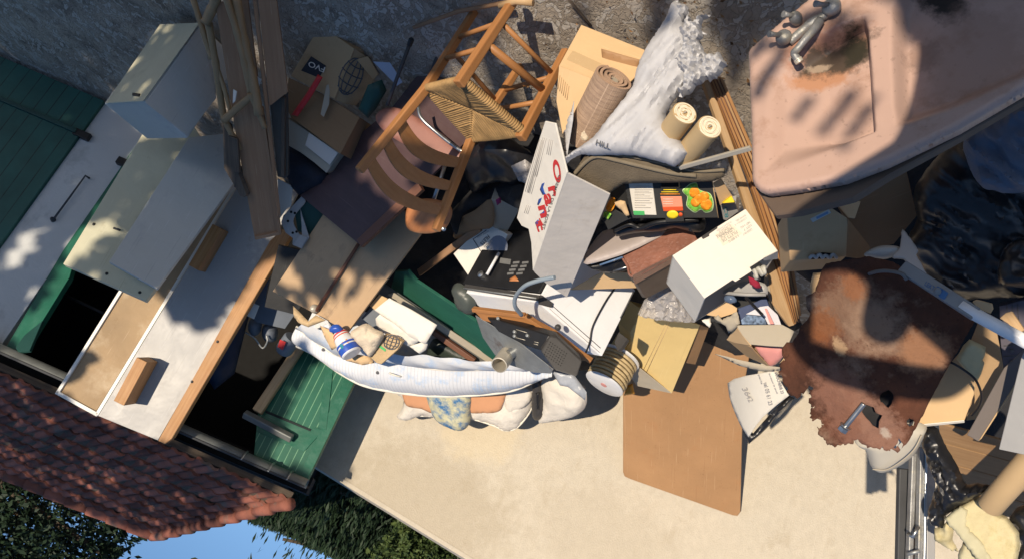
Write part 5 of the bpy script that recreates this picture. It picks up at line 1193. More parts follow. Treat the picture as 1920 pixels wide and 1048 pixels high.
def paper_roll(lab, e, b_, r, d0, d1):
    t = T('paper_roll', lab, 'paper roll', b_[0], b_[1], d1, 'paper rolls in the grey bag')
    a0, a1 = D(e[0], e[1], d0), D(b_[0], b_[1], d1)
    roll('roll', a0, a1 - a0, r, r * .28, 6, r * .116, M_roll, M_roll_end, t, .002)
    lathe('outer_sheet', a0 + (a1 - a0) * .01, a1 - a0, [(0, r * 1.01), ((a1 - a0).length, r * 1.01)], M_roll, t, 32)
    for i in range(2): tube('string', spline([a0 + (a1 - a0) * .0 - (a1 - a0).normalized() * .004 + (a1 - a0).orthogonal().normalized() * r * .1 * k for k in (-1, 0, 1.5)], 4), .003, M_white, t, 6)
paper_roll('cream paper roll nearest the carpet, its spiral end towards the sun', (1284, 212), (1247, 262), .048, 3.05, 3.22)
paper_roll('cream paper roll nearest the long grooved timber', (1331, 238), (1285, 292), .047, 3.0, 3.18)
# felt mat, bar, timber
t = T('felt_mat', 'brown felt car mat with a bound edge bending over the fruit crate', 'mat', 1200, 320, 3.2)
pfm = PL((1074, 327, 3.34), (1207, 300, 3.24), (1138, 361, 3.26))
blob('mat', [(1072, 328), (1103, 284), (1160, 290), (1207, 299), (1260, 311), (1305, 320), (1330, 318), (1360, 317), (1358, 332), (1340, 340), (1300, 342), (1169, 345), (1138, 366), (1110, 352)], pfm, M_felt, t, .012, 10, .008, 5, 7)
tube('binding', spline([on(pfm, *q, .016) for q in ((1076, 328), (1098, 305), (1120, 294), (1160, 302), (1210, 314), (1260, 325), (1306, 330))], 5), .009, M_felt_edge, t)
tube('binding', spline([on(pfm, *q, .012) for q in ((1104, 284), (1160, 290), (1210, 299), (1262, 311), (1310, 321), (1358, 319))], 5), .007, M_felt_edge, t)
tag(bar('metal_bar', D(1274, 315, 3.12), D(1408, 278, 2.95), .02, .012, M_alu, None, D(1340, 310, 3) - D(1340, 290, 3)), 'flat dull metal bar lying across the grooved timber', 'bar')
t = T('grooved_timber', 'long grooved pine door frame timber running beside the pink sink', 'timber', 1345, 150, 3.1)
ptb = PL((1335, 145, 3.24), (1500, 600, 3.36), (1400, 400, 3.2))
strips = [((1318, 150), (1330, 150), (1452, 560), (1432, 520), M_card_grey, -.012), ((1330, 150), (1338, 143), (1468, 520), (1484, 610), M_pine_light, 0), ((1339, 143), (1344, 143), (1476, 500), (1491, 608), M_pine, .006), ((1345, 142), (1350, 143), (1482, 490), (1497, 600), M_pine, -.004), ((1351, 144), (1356, 148), (1488, 480), (1504, 586), M_pine, .004)]
def quadplate(name, q, m, off, th=.03):
    return plate(name, q, ptb, th, m, t, .002, off=off)
quadplate('flat_face', [(1318, 152), (1331, 152), (1428, 420), (1490, 609), (1480, 612), (1450, 572), (1442, 520), (1415, 440), (1370, 300)], M_pine_light, -.012)
for i, (x0, x1, m, of) in enumerate(((0, 6.5, M_pine, 0), (7.5, 12.5, M_pine, .008), (13.5, 18, M_pine_light, .002), (19, 24, M_pine, .01))):
    quadplate('ridge', [(1331 + x0, 150 - i), (1331 + x1, 149 - i), (1405 + x1 * 1.25, 330), (1452 + x1 * 1.3, 470), (1490 + x1 * .55, 606 - i * 5), (1490 + x0 * .55, 608 - i * 5), (1452 + x0 * 1.3, 480), (1405 + x0 * 1.25, 335)], m, of)
for x0 in (1337.6, 1344.2, 1349.6, 1343.5, 1332): line(t, ptb, (x0, 150), (1405 + (x0 - 1331) * 1.25, 333), .0018, M_redwood, 'groove', .011); line(t, ptb, (1405 + (x0 - 1331) * 1.25, 333), (1452 + (x0 - 1331) * 1.3, 474), .0018, M_redwood, 'groove', .011); line(t, ptb, (1452 + (x0 - 1331) * 1.3, 474), (1490 + (x0 - 1331) * .55, 604), .0018, M_redwood, 'groove', .011)
quadplate('pale_side', [(1405, 395), (1440, 470), (1448, 520), (1484, 606), (1446, 575), (1437, 540), (1442, 510)], M_card_grey, -.02)
# ================================================================ fruit crate
t = T('fruit_crate', 'black cardboard fruit crate printed with clementines, a label and a hand hole', 'crate', 1250, 380, 3.2)
pfc = PL((1165, 340, 3.32), (1336, 337, 3.2), (1183, 409, 3.22))
fc = prism('front', [(1170, 340), (1335, 337), (1347, 409), (1183, 410)], pfc, V((.03, .18, -.09)), M_blackm, t, .003)
plate('end', [(1143, 364), (1163, 337), (1172, 341), (1180, 380), (1184, 409), (1172, 398), (1158, 385), (1152, 400)], PL((1143, 364, 3.39), (1170, 341, 3.32), (1184, 409, 3.23)), .008, M_blackm, t)
plate('torn_flap', [(1150, 392), (1183, 410), (1165, 418), (1140, 432), (1135, 420), (1128, 412)], PL((1150, 392, 3.28), (1183, 410, 3.2), (1138, 430, 3.25)), .006, M_blackm, t)
blob('torn_card', [(1152, 380), (1163, 376), (1172, 378), (1180, 404), (1174, 407), (1166, 396), (1154, 386)], PL((1152, 380, 3.24), (1172, 378, 3.22), (1180, 404, 3.18)), M_card2, t, .008, 4, .01, 20, 3)
plate('white_label', [(1178, 340.5), (1223, 340.5), (1231, 404), (1188, 403)], pfc, .004, M_paper, fc, off=.003)
plate('green_label', [(1187, 396), (1208, 396.5), (1209, 404.5), (1188.5, 404)], pfc, .004, M_green_sticker, fc, off=.005)
for i in range(5): line(fc, pfc, (1190, 372 + i * 4.4), (1190 + (34, 28, 32, 20, 30)[i], 372.3 + i * 4.4), .0011, M_ink_soft, 'small_print', .005)
plate('hand_hole', [(1239, 340), (1272, 340), (1273, 351), (1240, 351)], pfc, .004, M_dark_in, fc, off=.003)
for k in range(4): line(fc, pfc, (1181 + k * 10, 344), (1181 + k * 10 + 7, 344.3), .0011, M_ink_soft, 'small_print', .005)
for k in range(7): line(fc, pfc, (1190, 350 + k * 3.0), (1190 + (30, 22, 33, 27, 31, 18, 29)[k], 350.2 + k * 3.0), .0007, M_ink_soft, 'small_print', .005)
for a, b in (((1170, 341), (1335, 338)), ((1335, 338), (1347, 409))): line(fc, pfc, a, b, .0022, M_card, 'cut_edge', .001)
for a, b in (((1238, 339), (1273, 339)), ((1273, 339), (1274, 352)), ((1274, 352), (1239, 352))): line(fc, pfc, a, b, .003, M_card, 'hole_edge', .004)
for i, w in enumerate(((1244, 1268), (1240, 1272), (1238, 1275))): line(fc, pfc, (w[0], 356.5 + i * 4), (w[1], 356.5 + i * 4), .0022, (M_lemon, M_lemon, M_orange)[i], 'yellow_print', .004)
plate('salmon_label', [(1238, 369), (1278, 369), (1281, 395), (1244, 396)], pfc, .004, M_label_red, fc, off=.003)
plate('red_label', [(1242, 389), (1280, 388), (1281, 396), (1244, 397)], pfc, .004, M_label_red2, fc, off=.005)
for i in range(3): line(fc, pfc, (1243, 374 + i * 4.5), (1262, 374 + i * 4.5), .0012, M_white, 'small_print', .005)
tb = plate('tab', [(1247, 397), (1281, 397), (1283, 416), (1248, 417)], pfc, .006, M_blackm, t, off=.006)
blob('lemon_print', [(1261 + 11 * math.cos(a), 403 + 8 * math.sin(a)) for a in np.linspace(0, 6, 14)], (pfc[0] + pfc[1] * .0075, pfc[1]), M_lemon, tb, .002, 3, 0, step=3)
blob('orange_print', [(1276 + 4 * math.cos(a), 403 + 4 * math.sin(a)) for a in np.linspace(0, 6, 10)], (pfc[0] + pfc[1] * .0075, pfc[1]), M_label_red2, tb, .002, 3, 0, step=3)
blob('print_outline', [(1309 + (x - 1309) * 1.07, 371 + (y - 371) * 1.07) for x, y in spl2([(1281, 358), (1288, 352), (1296, 346), (1306, 345), (1310, 356), (1318, 360), (1330, 364), (1336, 378), (1334, 394), (1322, 398), (1314, 392), (1304, 398), (1294, 392), (1288, 384), (1290, 370), (1284, 364)], 3)], (pfc[0] + pfc[1] * .0008, pfc[1]), M_leafpale, fc, .0015, 3, 0, step=4)
blob('leaf_print', spl2([(1281, 358), (1288, 352), (1296, 346), (1306, 345), (1310, 356), (1318, 360), (1330, 364), (1336, 378), (1334, 394), (1322, 398), (1314, 392), (1304, 398), (1294, 392), (1288, 384), (1290, 370), (1284, 364)], 3), (pfc[0] + pfc[1] * .0032, pfc[1]), M_leafgreen, fc, .0006, 3, 0, step=4)
for x, y, r in ((1302, 362, 10), (1310, 374, 10), (1320, 370, 10), (1324, 384, 11), (1304, 380, 9)):
    blob('clementine_print', [(x + r * math.cos(a), y + r * math.sin(a)) for a in np.linspace(0, 6, 16)], (pfc[0] + pfc[1] * .0050, pfc[1]), M_orange, fc, .0006, 4, 0, step=4)
pen = PL((1143, 364, 3.36), (1165, 345, 3.31), (1150, 392, 3.26))
blob('clementine_print', spl2([(1140, 380), (1148, 370), (1154, 376), (1150, 392), (1142, 398), (1136, 392)], 3), pen, M_orange, t, .003, 4, 0, step=3)
blob('leaf_print', [(1132, 398), (1140, 396), (1146, 402), (1140, 412), (1131, 408)], pen, M_leafgreen, t, .003, 3, 0, step=3)
# bag strap, case, leather box
tag(blob('black_shoulder_bag', spl2([(1150, 430), (1180, 418), (1215, 412), (1290, 404), (1322, 410), (1320, 432), (1300, 436), (1266, 427), (1240, 434), (1205, 436), (1175, 440), (1156, 444)], 2), [(1150, 430, 3.34), (1320, 412, 3.24), (1200, 438, 3.3)], M_bag_black, None, .05, 16, .016, 9, 5), 'black bag with a strap lying under the fruit crate', 'bag')
tag(tube('black_strap', spline([D(1152, 432, 3.27), D(1180, 421, 3.25), D(1200, 428, 3.23), D(1230, 418, 3.2), D(1270, 414, 3.18), D(1310, 412, 3.17)], 5), .011, M_black), 'twisted black strap lying on the black bag', 'strap')
t = T('mauve_case', 'flat mauve-grey plastic case with dark papers sticking out, under the leather box', 'case', 1160, 480, 3.25)
blob('lid', spl2([(1096, 478), (1112, 455), (1130, 434), (1160, 430), (1240, 428), (1246, 438), (1222, 452), (1166, 478), (1101, 496), (1095, 488)], 2), [(1096, 478, 3.46), (1240, 430, 3.38), (1140, 480, 3.40)], M_case, t, .02, 12, 0, step=6)
blob('papers', [(1099, 497), (1130, 490), (1165, 480), (1176, 474), (1190, 505), (1150, 512), (1128, 511), (1108, 503)], [(1099, 497, 3.47), (1165, 480, 3.43), (1150, 512, 3.5)], M_black, t, .02, 8, .01, 16, 4)
for a, b, m in (((1108, 494), (1160, 478), M_tube_white), ((1125, 497), (1168, 482), mat('blue_glint', (.12, .2, .34, 1), .2)), ((1150, 508), (1178, 500), M_steel)): tube('glossy_edge', [D(a[0], a[1], 3.42), D(b[0], b[1], 3.38)], .005, m, t, 6)
t = T('leather_box', 'brown crocodile leather box with stitched lid, between the mauve case and the white box', 'box', 1240, 490, 3.2)
plb2 = PL((1166, 480, 3.40), (1272, 425, 3.35), (1188, 520, 3.345))
lid = prism('lid', spl2([(1165, 481), (1178, 472), (1268, 425), (1286, 426), (1299, 434), (1307, 448), (1302, 458), (1194, 520), (1184, 512), (1172, 492)], 2), plb2, V((.0, .045, -.02)), M_leather, t, .008)
vv = D(1211, 560, 3.48) - D(1189, 522, 3.29)
vb = [on(plb2, *q, -.006) for q in ((1188, 520), (1304, 457), (1306, 449), (1176, 492))]
pls = plane(on(plb2, 1188, 520), on(plb2, 1304, 457), on(plb2, 1188, 520) + vv)
prism('front', [(1188, 521), (1304, 459), (1306, 476), (1262, 498), (1266, 531), (1211, 559)], pls, V((0, .1, -.04)), M_leather_side, t, .006)
plate('leather_band', [(1186, 516), (1304, 456), (1306, 468), (1190, 534)], pls, .004, M_leather, t, off=.008)
tube('stitched_edge', spline([on(plb2, *q, .004) for q in ((1166, 482), (1176, 498), (1188, 518), (1250, 487), (1303, 456))], 5), .006, M_leather, t)
# white fish box
t = T('white_fish_box', 'white cardboard freezer box with upside-down printing, tilted open towards the sun', 'box', 1370, 520, 3.15)
o_, a_, b_, c_ = corner((1321, 559), 2.96, (1261, 479), (1458, 471), (1303, 603), (.06, .06, .12))
ptp = plane(o_, o_ + a_, o_ + b_)
nt = ptp[1]
tp = plate('lid', [(1261, 479), (1398, 392), (1459, 471), (1431, 485), (1406, 501), (1410, 508), (1379, 528), (1374, 524), (1321, 559)], ptp, .005, M_white, t)
mk('long_side', hexa((o_ - nt * .005, a_, b_.normalized() * .006, c_)), HF, M_white, t)
mk('end_side', hexa((o_ + a_ - nt * .005, b_, -a_.normalized() * .006, c_)), HF, M_white, t)
mk('far_side', hexa((o_ + b_ - nt * .005, a_, -b_.normalized() * .006, c_ * .6)), HF, M_white, t)
mk('floor', hexa((o_ + c_ - nt * .005, a_, b_, nt * .005)), HF, M_offwhite, t)
plate('tuck_tab', [(1431, 485), (1459, 471), (1459, 486), (1432, 489)], plane(on(ptp, 1431, 485), on(ptp, 1459, 471), on(ptp, 1459, 471) + c_ * .1), .004, M_white, t)
plate('closure_slot', [(1315, 444), (1344, 425), (1346, 428), (1330, 439), (1330, 443), (1318, 449)], ptp, .004, M_char, tp, off=.002)
plate('stain', [(1340, 440), (1372, 420), (1392, 438), (1356, 462)], ptp, .003, mat('stained_white_card', (.71, .64, .52, 1), .8, .1), tp, off=.0008)
def tl(s, x, y, w, h, m=M_ink_mid): # upside-down line: (x, y) is its left end as read
    ux, uy = -.845, .534; vx, vy = .5, .80
    text(s, ptp, (x - vx * h * .5, y - vy * h * .5), (x - vx * h * .5 + ux * w, y - vy * h * .5 + uy * w), (x + vx * h * .5, y + vy * h * .5), m, tp, off=.003, font_w=.1)
tl('5 X 800 G', 1385, 442, 22, 5); tl('FILETS DE', 1382, 435, 33, 6.5); tl('LIMANDE', 1376, 430, 30, 6.5); tl('MEUNIERE', 1372, 427, 34, 6.5)
tl('SURGELE', 1370, 422, 26, 4, M_ink_soft); tl('PLAQUES PANEES', 1371, 416, 32, 3.5, M_ink_soft)
tl('CODE 0417', 1410, 430, 20, 4); tl('LOT 7', 1409, 423, 17, 4); tl('NET 4 KG', 1406, 417, 20, 4); tl('A CONSERVER A -18', 1400, 409, 26, 3.5, M_ink_soft); tl('SANS SEL', 1398, 404, 22, 3.5, M_ink_soft)
tag(blob('clear_plastic', [(1196, 588), (1208, 562), (1240, 540), (1264, 532), (1275, 556), (1296, 585), (1303, 604), (1270, 602), (1236, 600), (1210, 594)], [(1196, 588, 3.8), (1264, 532, 3.65), (1270, 602, 3.75)], M_bag_clear, None, .05, 16, .004, 25, 5, folds=(1.2, 40, 15, .022), split=.4, rough=.008), 'crumpled cloudy clear plastic between the yellow carton and the white freezer box', 'plastic bag')
tag(plate('kraft_sheet', [(1069, 544), (1118, 516), (1136, 509), (1185, 512), (1194, 540), (1130, 542)], [(1069, 544, 3.85), (1136, 509, 3.72), (1194, 540, 3.75)], .006, M_card2), 'flat kraft card lying on the white oven under the mauve case', 'card')
# small things between the box and the timber
t = T('white_dish_rack', 'white plastic dish rack with ribbed rim below the freezer box', 'rack', 1400, 545, 3.2)
blob('tray', spl2([(1356, 545), (1380, 532), (1410, 526), (1434, 532), (1440, 545), (1434, 555), (1400, 556), (1362, 552)], 2), [(1356, 545, 3.2), (1434, 532, 3.1), (1400, 556, 3.15)], M_white_lam, t, .02, 10, 0, step=5)
tube('rim', [D(1358, 549, 3.12), D(1400, 552, 3.08), D(1436, 552, 3.06)], .008, M_white_lam, t)
for q in (((1412, 505), (1418, 520)), ((1420, 502), (1428, 514)), ((1430, 500), (1433, 512))): tag(blob('white_glove', spl2([(q[0][0] - 4, q[0][1]), (q[0][0] + 5, q[0][1] - 3), (q[1][0] + 5, q[1][1]), (q[1][0], q[1][1] + 5), (q[1][0] - 5, q[1][1])], 3), [(q[0][0], q[0][1], 3.05), (q[1][0] + 8, q[1][1], 3.05), (q[1][0], q[1][1] + 8, 3.05)], M_grey_panel, None, .03, 6, 0, step=3), 'grey-white rubber glove finger hanging below the freezer box' , 'glove', 'glove fingers below the freezer box')
tag(blob('red_cloth', [(1402, 518), (1412, 522), (1424, 530), (1427, 540), (1418, 540), (1406, 532)], [(1402, 518, 3.02), (1427, 530, 3.0), (1418, 540, 3.02)], mat('crimson_cloth', (.28, .015, .04, 1), .9, .2), None, .025, 7, .01, 20, 3), 'crimson cloth scrap below the freezer box', 'cloth')
tag(plate('black_backing', [(1306, 595), (1352, 556), (1380, 552), (1438, 556), (1462, 606), (1400, 612), (1350, 606)], [(1306, 595, 3.35), (1380, 552, 3.25), (1462, 606, 3.2)], .02, M_blackm), 'black plate added behind the small papers beside the timber for the dark there', 'tray')  # black plate added to stand for the dark under the papers
tag(blob('blue_spoon', spl2([(1357, 556), (1366, 552), (1378, 558), (1381, 566), (1370, 569), (1359, 564)], 3), [(1357, 556, 3.15), (1381, 560, 3.12), (1370, 569, 3.15)], mat('steel_blue', (.10, .14, .22, 1), .25, .2), None, .02, 6, 0, step=3), 'shiny blue spoon bowl beside the black plate', 'spoon')
tag(bar('black_stick', D(1398, 557, 3.08), D(1430, 590, 3.0), .012, .01, M_wire), 'thin black stick across the small papers', 'stick')
tag(plate('navy_leaflet', [(1383, 578), (1412, 568), (1436, 557), (1442, 573), (1461, 606), (1388, 608)], [(1383, 578, 3.2), (1436, 557, 3.15), (1461, 606, 3.12)], .004, mat('navy_leaflet_print', (.04, .06, .14, 1), .6, .2)), 'dark blue leaflet under the photo leaflets', 'leaflet')
tag(plate('photo_leaflet', [(1389, 600), (1400, 590), (1424, 592), (1434, 594), (1437, 608), (1391, 608)], [(1389, 600, 3.13), (1424, 590, 3.1), (1437, 608, 3.1)], .003, mat('photo_print', (.16, .22, .32, 1), .5, .9, 60)), 'leaflet printed with a blue photo in the small carton', 'leaflet')
tag(plate('red_white_leaflet', [(1398, 589), (1425, 575), (1440, 573), (1458, 590), (1465, 609), (1440, 608), (1432, 592)], [(1398, 589, 3.12), (1440, 573, 3.08), (1465, 609, 3.08)], .003, mat('pale_leaflet', (.62, .60, .62, 1), .6, .1)), 'white leaflet with a red stripe beside the timber', 'leaflet')
tag(plate('red_strip', [(1434, 578), (1438, 578), (1452, 607), (1444, 607)], [(1434, 578, 3.06), (1438, 578, 3.06), (1452, 607, 3.05)], .003, M_pink), 'pink-red paper strip on the white leaflet', 'paper')
tag(plate('kraft_offcut', [(1324, 590), (1364, 566), (1382, 578), (1381, 586), (1352, 595)], [(1324, 590, 3.2), (1364, 566, 3.15), (1381, 586, 3.15)], .006, M_card2), 'sunlit kraft offcut beside the crumpled clear plastic', 'card')
tag(blob('torn_grey_paper', [(1338, 594), (1346, 590), (1354, 600), (1382, 584), (1388, 606), (1376, 618), (1366, 624), (1360, 610), (1346, 602)], [(1338, 594, 3.18), (1382, 584, 3.12), (1366, 624, 3.18)], M_card_grey, None, .012, 6, .01, 18, 4, ragged=2), 'torn grey paper hanging over the top of the brown board', 'paper')
tag(blob('white_torn_paper', [(1316, 600), (1332, 596), (1334, 606), (1330, 614), (1322, 606)], [(1316, 600, 3.2), (1332, 596, 3.2), (1330, 614, 3.2)], M_white, None, .008, 5, .006, 20, 3, ragged=2), 'white torn paper edge beside the yellow carton', 'paper')
t = T('small_open_carton', 'small open carton with bent flaps holding papers, over the brown board', 'carton', 1430, 640, 3.3)
plate('flap', [(1380, 609), (1466, 608), (1489, 620), (1475, 650), (1440, 648), (1407, 645), (1392, 628)], PL((1380, 609, 3.15), (1466, 608, 3.05), (1407, 645, 3.1)), .006, M_card_grey, t)
plate('side', [(1362, 636), (1382, 640), (1408, 650), (1442, 687), (1400, 668)], PL((1362, 636, 3.3), (1408, 650, 3.2), (1442, 687, 3.3)), .006, M_card, t)
plate('side', [(1380, 610), (1392, 628), (1408, 648), (1380, 643), (1362, 637)], PL((1380, 610, 3.17), (1408, 648, 3.15), (1362, 637, 3.3)), .006, M_card2, t)
blob('curled_flap', [(1340, 663), (1362, 668), (1384, 674), (1436, 685), (1462, 688), (1462, 694), (1424, 695), (1386, 685)], PL((1340, 663, 3.3), (1436, 684, 3.2), (1386, 685, 3.28)), M_card_grey, t, .012, 5, 0, step=5)
plate('floor', [(1395, 640), (1470, 640), (1472, 675), (1445, 690), (1410, 670)], PL((1395, 640, 3.3), (1470, 640, 3.22), (1445, 690, 3.32)), .006, M_card2, t)
tag(blob('pink_pouch', spl2([(1414, 645), (1440, 643), (1468, 646), (1468, 668), (1448, 686), (1432, 672)], 3), [(1414, 645, 3.24), (1468, 646, 3.16), (1448, 686, 3.24)], M_pink, None, .03, 14, .004, 10, 4), 'pink vinyl pouch inside the small open carton', 'pouch')
t = T('curled_poster', 'curled white poster with printed lines hanging against the wall below the rusty sheet', 'poster', 1430, 740, 3.5)
pcp = PL((1364, 718, 3.6), (1455, 692, 3.35), (1412, 815, 3.55))
cf = lambda x, y: .05 * math.sin((x - 1364) / 114 * 3.14)
ps = blob('sheet', [(1364, 718), (1380, 708), (1407, 700), (1430, 696), (1456, 692), (1479, 741), (1460, 757), (1438, 778), (1424, 796), (1412, 815), (1396, 795), (1386, 778), (1376, 760), (1369, 743)], pcp, M_paper, t, 0, 20, .002, 5, 6, back=.002, fold=cf)
pcp2 = (pcp[0] + pcp[1] * .052, pcp[1])
for s, a, b, c in (('BOUCHERIE 23', (1452, 698), (1464, 738), (1457, 696), ), ('tel 05 61 23', (1431, 717), (1441, 760), (1438, 715)), ('livraison le jeudi', (1440, 700), (1455, 738), (1443, 699)), ('paris', (1420, 702), (1426, 720), (1424, 701)), ('36', (1390, 728), (1398, 742), (1400, 725)), ('42', (1398, 742), (1404, 754), (1407, 739))):
    text(s, pcp2, a, b, c, M_ink_soft, t, off=.004)
tag(blob('black_film', [(1479, 741), (1490, 746), (1462, 772), (1440, 800), (1425, 815), (1404, 832), (1395, 812), (1394, 785), (1412, 812), (1440, 780)], [(1479, 741, 3.62), (1404, 832, 3.7), (1490, 746, 3.62)], M_bag_black, None, .02, 7, .02, 12, 4), 'black plastic film behind the curled poster', 'film')
tag(blob('dark_film', [(1384, 655), (1402, 665), (1400, 700), (1393, 770), (1388, 800), (1390, 720)], [(1384, 655, 5.6), (1402, 665, 5.6), (1393, 770, 5.8)], M_cloth_dark, None, .01, 5, 0), 'dark strip of film at the edge of the brown board', 'film')
t = T('teal_box', 'white box with teal letters and a yellow lid beside the fruit crate', 'box', 1365, 390, 3.2)
ptz = PL((1352, 386, 3.2), (1380, 384, 3.18), (1357, 412, 3.2))
plate('side', [(1351, 386), (1379, 383), (1384, 398), (1362, 414), (1356, 412)], ptz, .05, M_white_lam, t)
text('C8', ptz, (1364, 388), (1366, 408), (1357, 389), flat('teal_print', (.05, .25, .30, 1)), t)
plate('lid', [(1355, 382), (1372, 368), (1378, 380)], PL((1355, 382, 3.1), (1372, 368, 3.12), (1378, 380, 3.1)), .03, M_lemon, t)
tag(plate('kraft_sheet', [(1337, 344), (1352, 336), (1368, 362), (1374, 370), (1350, 386), (1344, 366)], [(1337, 344, 3.18), (1368, 362, 3.14), (1350, 386, 3.14)], .006, M_card), 'kraft panel standing between the fruit crate and the timber', 'card')
HEAP[0] = False
# ================================================================ pink sink
sk = T('pink_sink', 'stained pink double-bowl sink with an old mixer tap, propped in front of the heap', 'sink', 1500, 330, 2.5)
psk = PL((1411, 340, 2.30), (1521, 0, 2.42), (1900, 170, 1.95))
bowl1 = [(1474, 112), (1530, 70), (1622, 36), (1630, 60), (1636, 140), (1643, 250), (1560, 285), (1440, 331), (1432, 326), (1440, 190), (1448, 150)]
bowl2 = [(1672, 20), (1700, -40), (2000, -120), (2000, 90), (1920, 150), (1800, 205), (1706, 238), (1682, 242), (1676, 200), (1672, 100)]
def sdist(x, y, P):
    A = np.array(P); B = np.array(P[1:] + P[:1]); d = edge_dist(x, y, A, B)
    return d if inside(x, y, P) else -d
def sm(a, b, x):
    t = min(1, max(0, (x - a) / (b - a))); return t * t * (3 - 2 * t)
def sinkfold(x, y):
    d1, d2 = sdist(x, y, bowl1), sdist(x, y, bowl2)
    right = max(0, min(1, (x - 1440) / 200))
    z = -(.020 + .10 * right ** 1.3) * sm(-3, 16 + 26 * (1 - right), d1) - .06 * sm(-2, 30, d2)
    dd = math.hypot((x - 1590) / 1.5, y - 135)
    z -= .010 * sm(1, 0, dd / 42)
    return z
OUT = [(1404, 99), (1408, 92), (1470, 38), (1530, -10), (1600, -60), (1960, -140), (2040, -140), (2040, 60), (1920, 172), (1798, 244), (1664, 309), (1584, 340), (1500, 356), (1440, 364), (1426, 360), (1416, 350), (1411, 338), (1409, 240)]
so = blob('basin', OUT, psk, M_sink, sk, .02, 13, .0, 20, 3.6, 2.2, ridge=False, fold=sinkfold)
plate('apron', [(1414, 350), (1440, 365), (1584, 343), (1664, 312), (1798, 248), (1920, 177), (2040, 65), (2040, 75), (1920, 187), (1798, 258), (1670, 328), (1600, 372), (1500, 398), (1452, 404), (1440, 388)], (psk[0] - psk[1] * .045, psk[1]), .03, M_leather_side, sk, .004)  # the dark brown puts the shade under the sink rim into the colour
def spot(m, ob, wpt, rad, col, squash=(1, 1), seed=0, amt=1.0, nscale=9.0, rot=0.0):
    """a real stain of its own shape: distance to a point in object space, broken by noise"""
    N, L, b = nodes(m); lp = WM[ob.name].inverted() @ wpt
    tc = N.new('ShaderNodeTexCoord'); mp = N.new('ShaderNodeMapping'); mp.vector_type = 'TEXTURE'
    mp.inputs['Location'].default_value = lp; mp.inputs['Rotation'].default_value = (0, 0, rot); mp.inputs['Scale'].default_value = (rad * squash[0], rad * squash[1], rad * 3)
    L.new(tc.outputs['Object'], mp.inputs[0])
    ln = N.new('ShaderNodeVectorMath'); ln.operation = 'LENGTH'; L.new(mp.outputs[0], ln.inputs[0])
    nz = N.new('ShaderNodeTexNoise'); nz.inputs['Scale'].default_value = nscale; nz.inputs['Detail'].default_value = 8; nz.inputs['Roughness'].default_value = .7
    of = N.new('ShaderNodeVectorMath'); of.operation = 'ADD'; of.inputs[1].default_value = (seed, seed * 2, 0); L.new(tc.outputs['Object'], of.inputs[0]); L.new(of.outputs[0], nz.inputs['Vector'])
    a = N.new('ShaderNodeMath'); a.operation = 'MULTIPLY_ADD'; a.inputs[1].default_value = 1.3; L.new(nz.outputs['Fac'], a.inputs[0]); L.new(ln.outputs['Value'], a.inputs[2])
    r = N.new('ShaderNodeMapRange'); r.inputs[1].default_value = 1.46; r.inputs[2].default_value = 1.12; r.inputs[3].default_value = 0; r.inputs[4].default_value = amt; L.new(a.outputs[0], r.inputs[0])
    src = b.inputs['Base Color'].links[0].from_socket
    x = N.new('ShaderNodeMix'); x.data_type = 'RGBA'; L.new(r.outputs[0], x.inputs[0]); L.new(src, x.inputs[6]); x.inputs[7].default_value = col
    L.new(x.outputs[2], b.inputs['Base Color'])
spot(M_conc, wall, on(p_wall, 790, 945), .22, (.37, .31, .22, 1), (5, 4), 3, .5, 7)
spot(M_conc, wall, on(p_wall, 900, 800), .12, (.60, .50, .33, 1), (4, 4), 6, .5, 5)
spot(M_conc, wall, on(p_wall, 1130, 1000), .16, (.42, .36, .27, 1), (5, 4), 9, .35, 9)
def skp(x, y): return on(psk, x, y, sinkfold(x, y))
def ang(m_, ob, a, b):
    inv = WM[ob.name].inverted(); d = inv @ b - inv @ a; return math.atan2(d.y, d.x)
rt = ang(M_sink, so, skp(1480, 150), skp(1630, 100))
spot(M_sink, so, skp(1560, 118), .185, (.34, .16, .10, 1), (1, .5), 3, .75, 16, rt)
spot(M_sink, so, skp(1545, 160), .13, (.40, .17, .065, 1), (1, .42), 8, .7, 24, rt)
spot(M_sink, so, skp(1580, 132), .175, (.055, .042, .03, 1), (1, .42), 5, .95, 26, rt)
spot(M_sink, so, skp(1616, 118), .085, (.03, .026, .016, 1), (.7, 1.2), 6, .97, 26, rt)
spot(M_sink, so, skp(1540, 140), .05, (.36, .27, .19, 1), (1, .4), 12, .8, 70, rt)
spot(M_sink, so, skp(1735, 115), .07, (.12, .08, .065, 1), (1, 1), 9, .45, 40)
spot(M_sink, so, skp(1760, -5), .15, (.02, .016, .013, 1), (1.3, .5), 2, .97, 12)
spot(M_sink, so, skp(1830, 120), .20, (.27, .165, .12, 1), (1.2, 1), 4, .45, 16)
spot(M_sink, so, skp(1600, 215), .08, (.38, .23, .165, 1), (1, 1), 14, .35, 40)
tap = T('mixer_tap', 'tarnished chrome mixer tap with two cross handles on the pink sink', 'tap', 1520, 50, 2.33)
up_s = psk[1]
def sp(x, y, h): return on(psk, x, y, h)
tube('body', spline([sp(1480, 80, .03), sp(1500, 62, .035), sp(1520, 46, .038), sp(1545, 30, .038), sp(1566, 18, .03)], 5), [.013] * 9 + [.016] * 4 + [.013] * 8, M_chrome, tap, 14)
tube('spout', spline([sp(1537, 40, .04), sp(1526, 56, .055), sp(1510, 74, .062), sp(1496, 92, .06), sp(1489, 101, .052), sp(1497, 114, .040)], 6), [.014 - .003 * min(1, i / 14) for i in range(31)], M_chrome, tap, 14)
lathe('aerator', sp(1495, 111, .042), sp(1500, 118, .034) - sp(1495, 111, .042), [(0, .0125), (.012, .0125), (.014, .008)], M_alu, tap, 14)
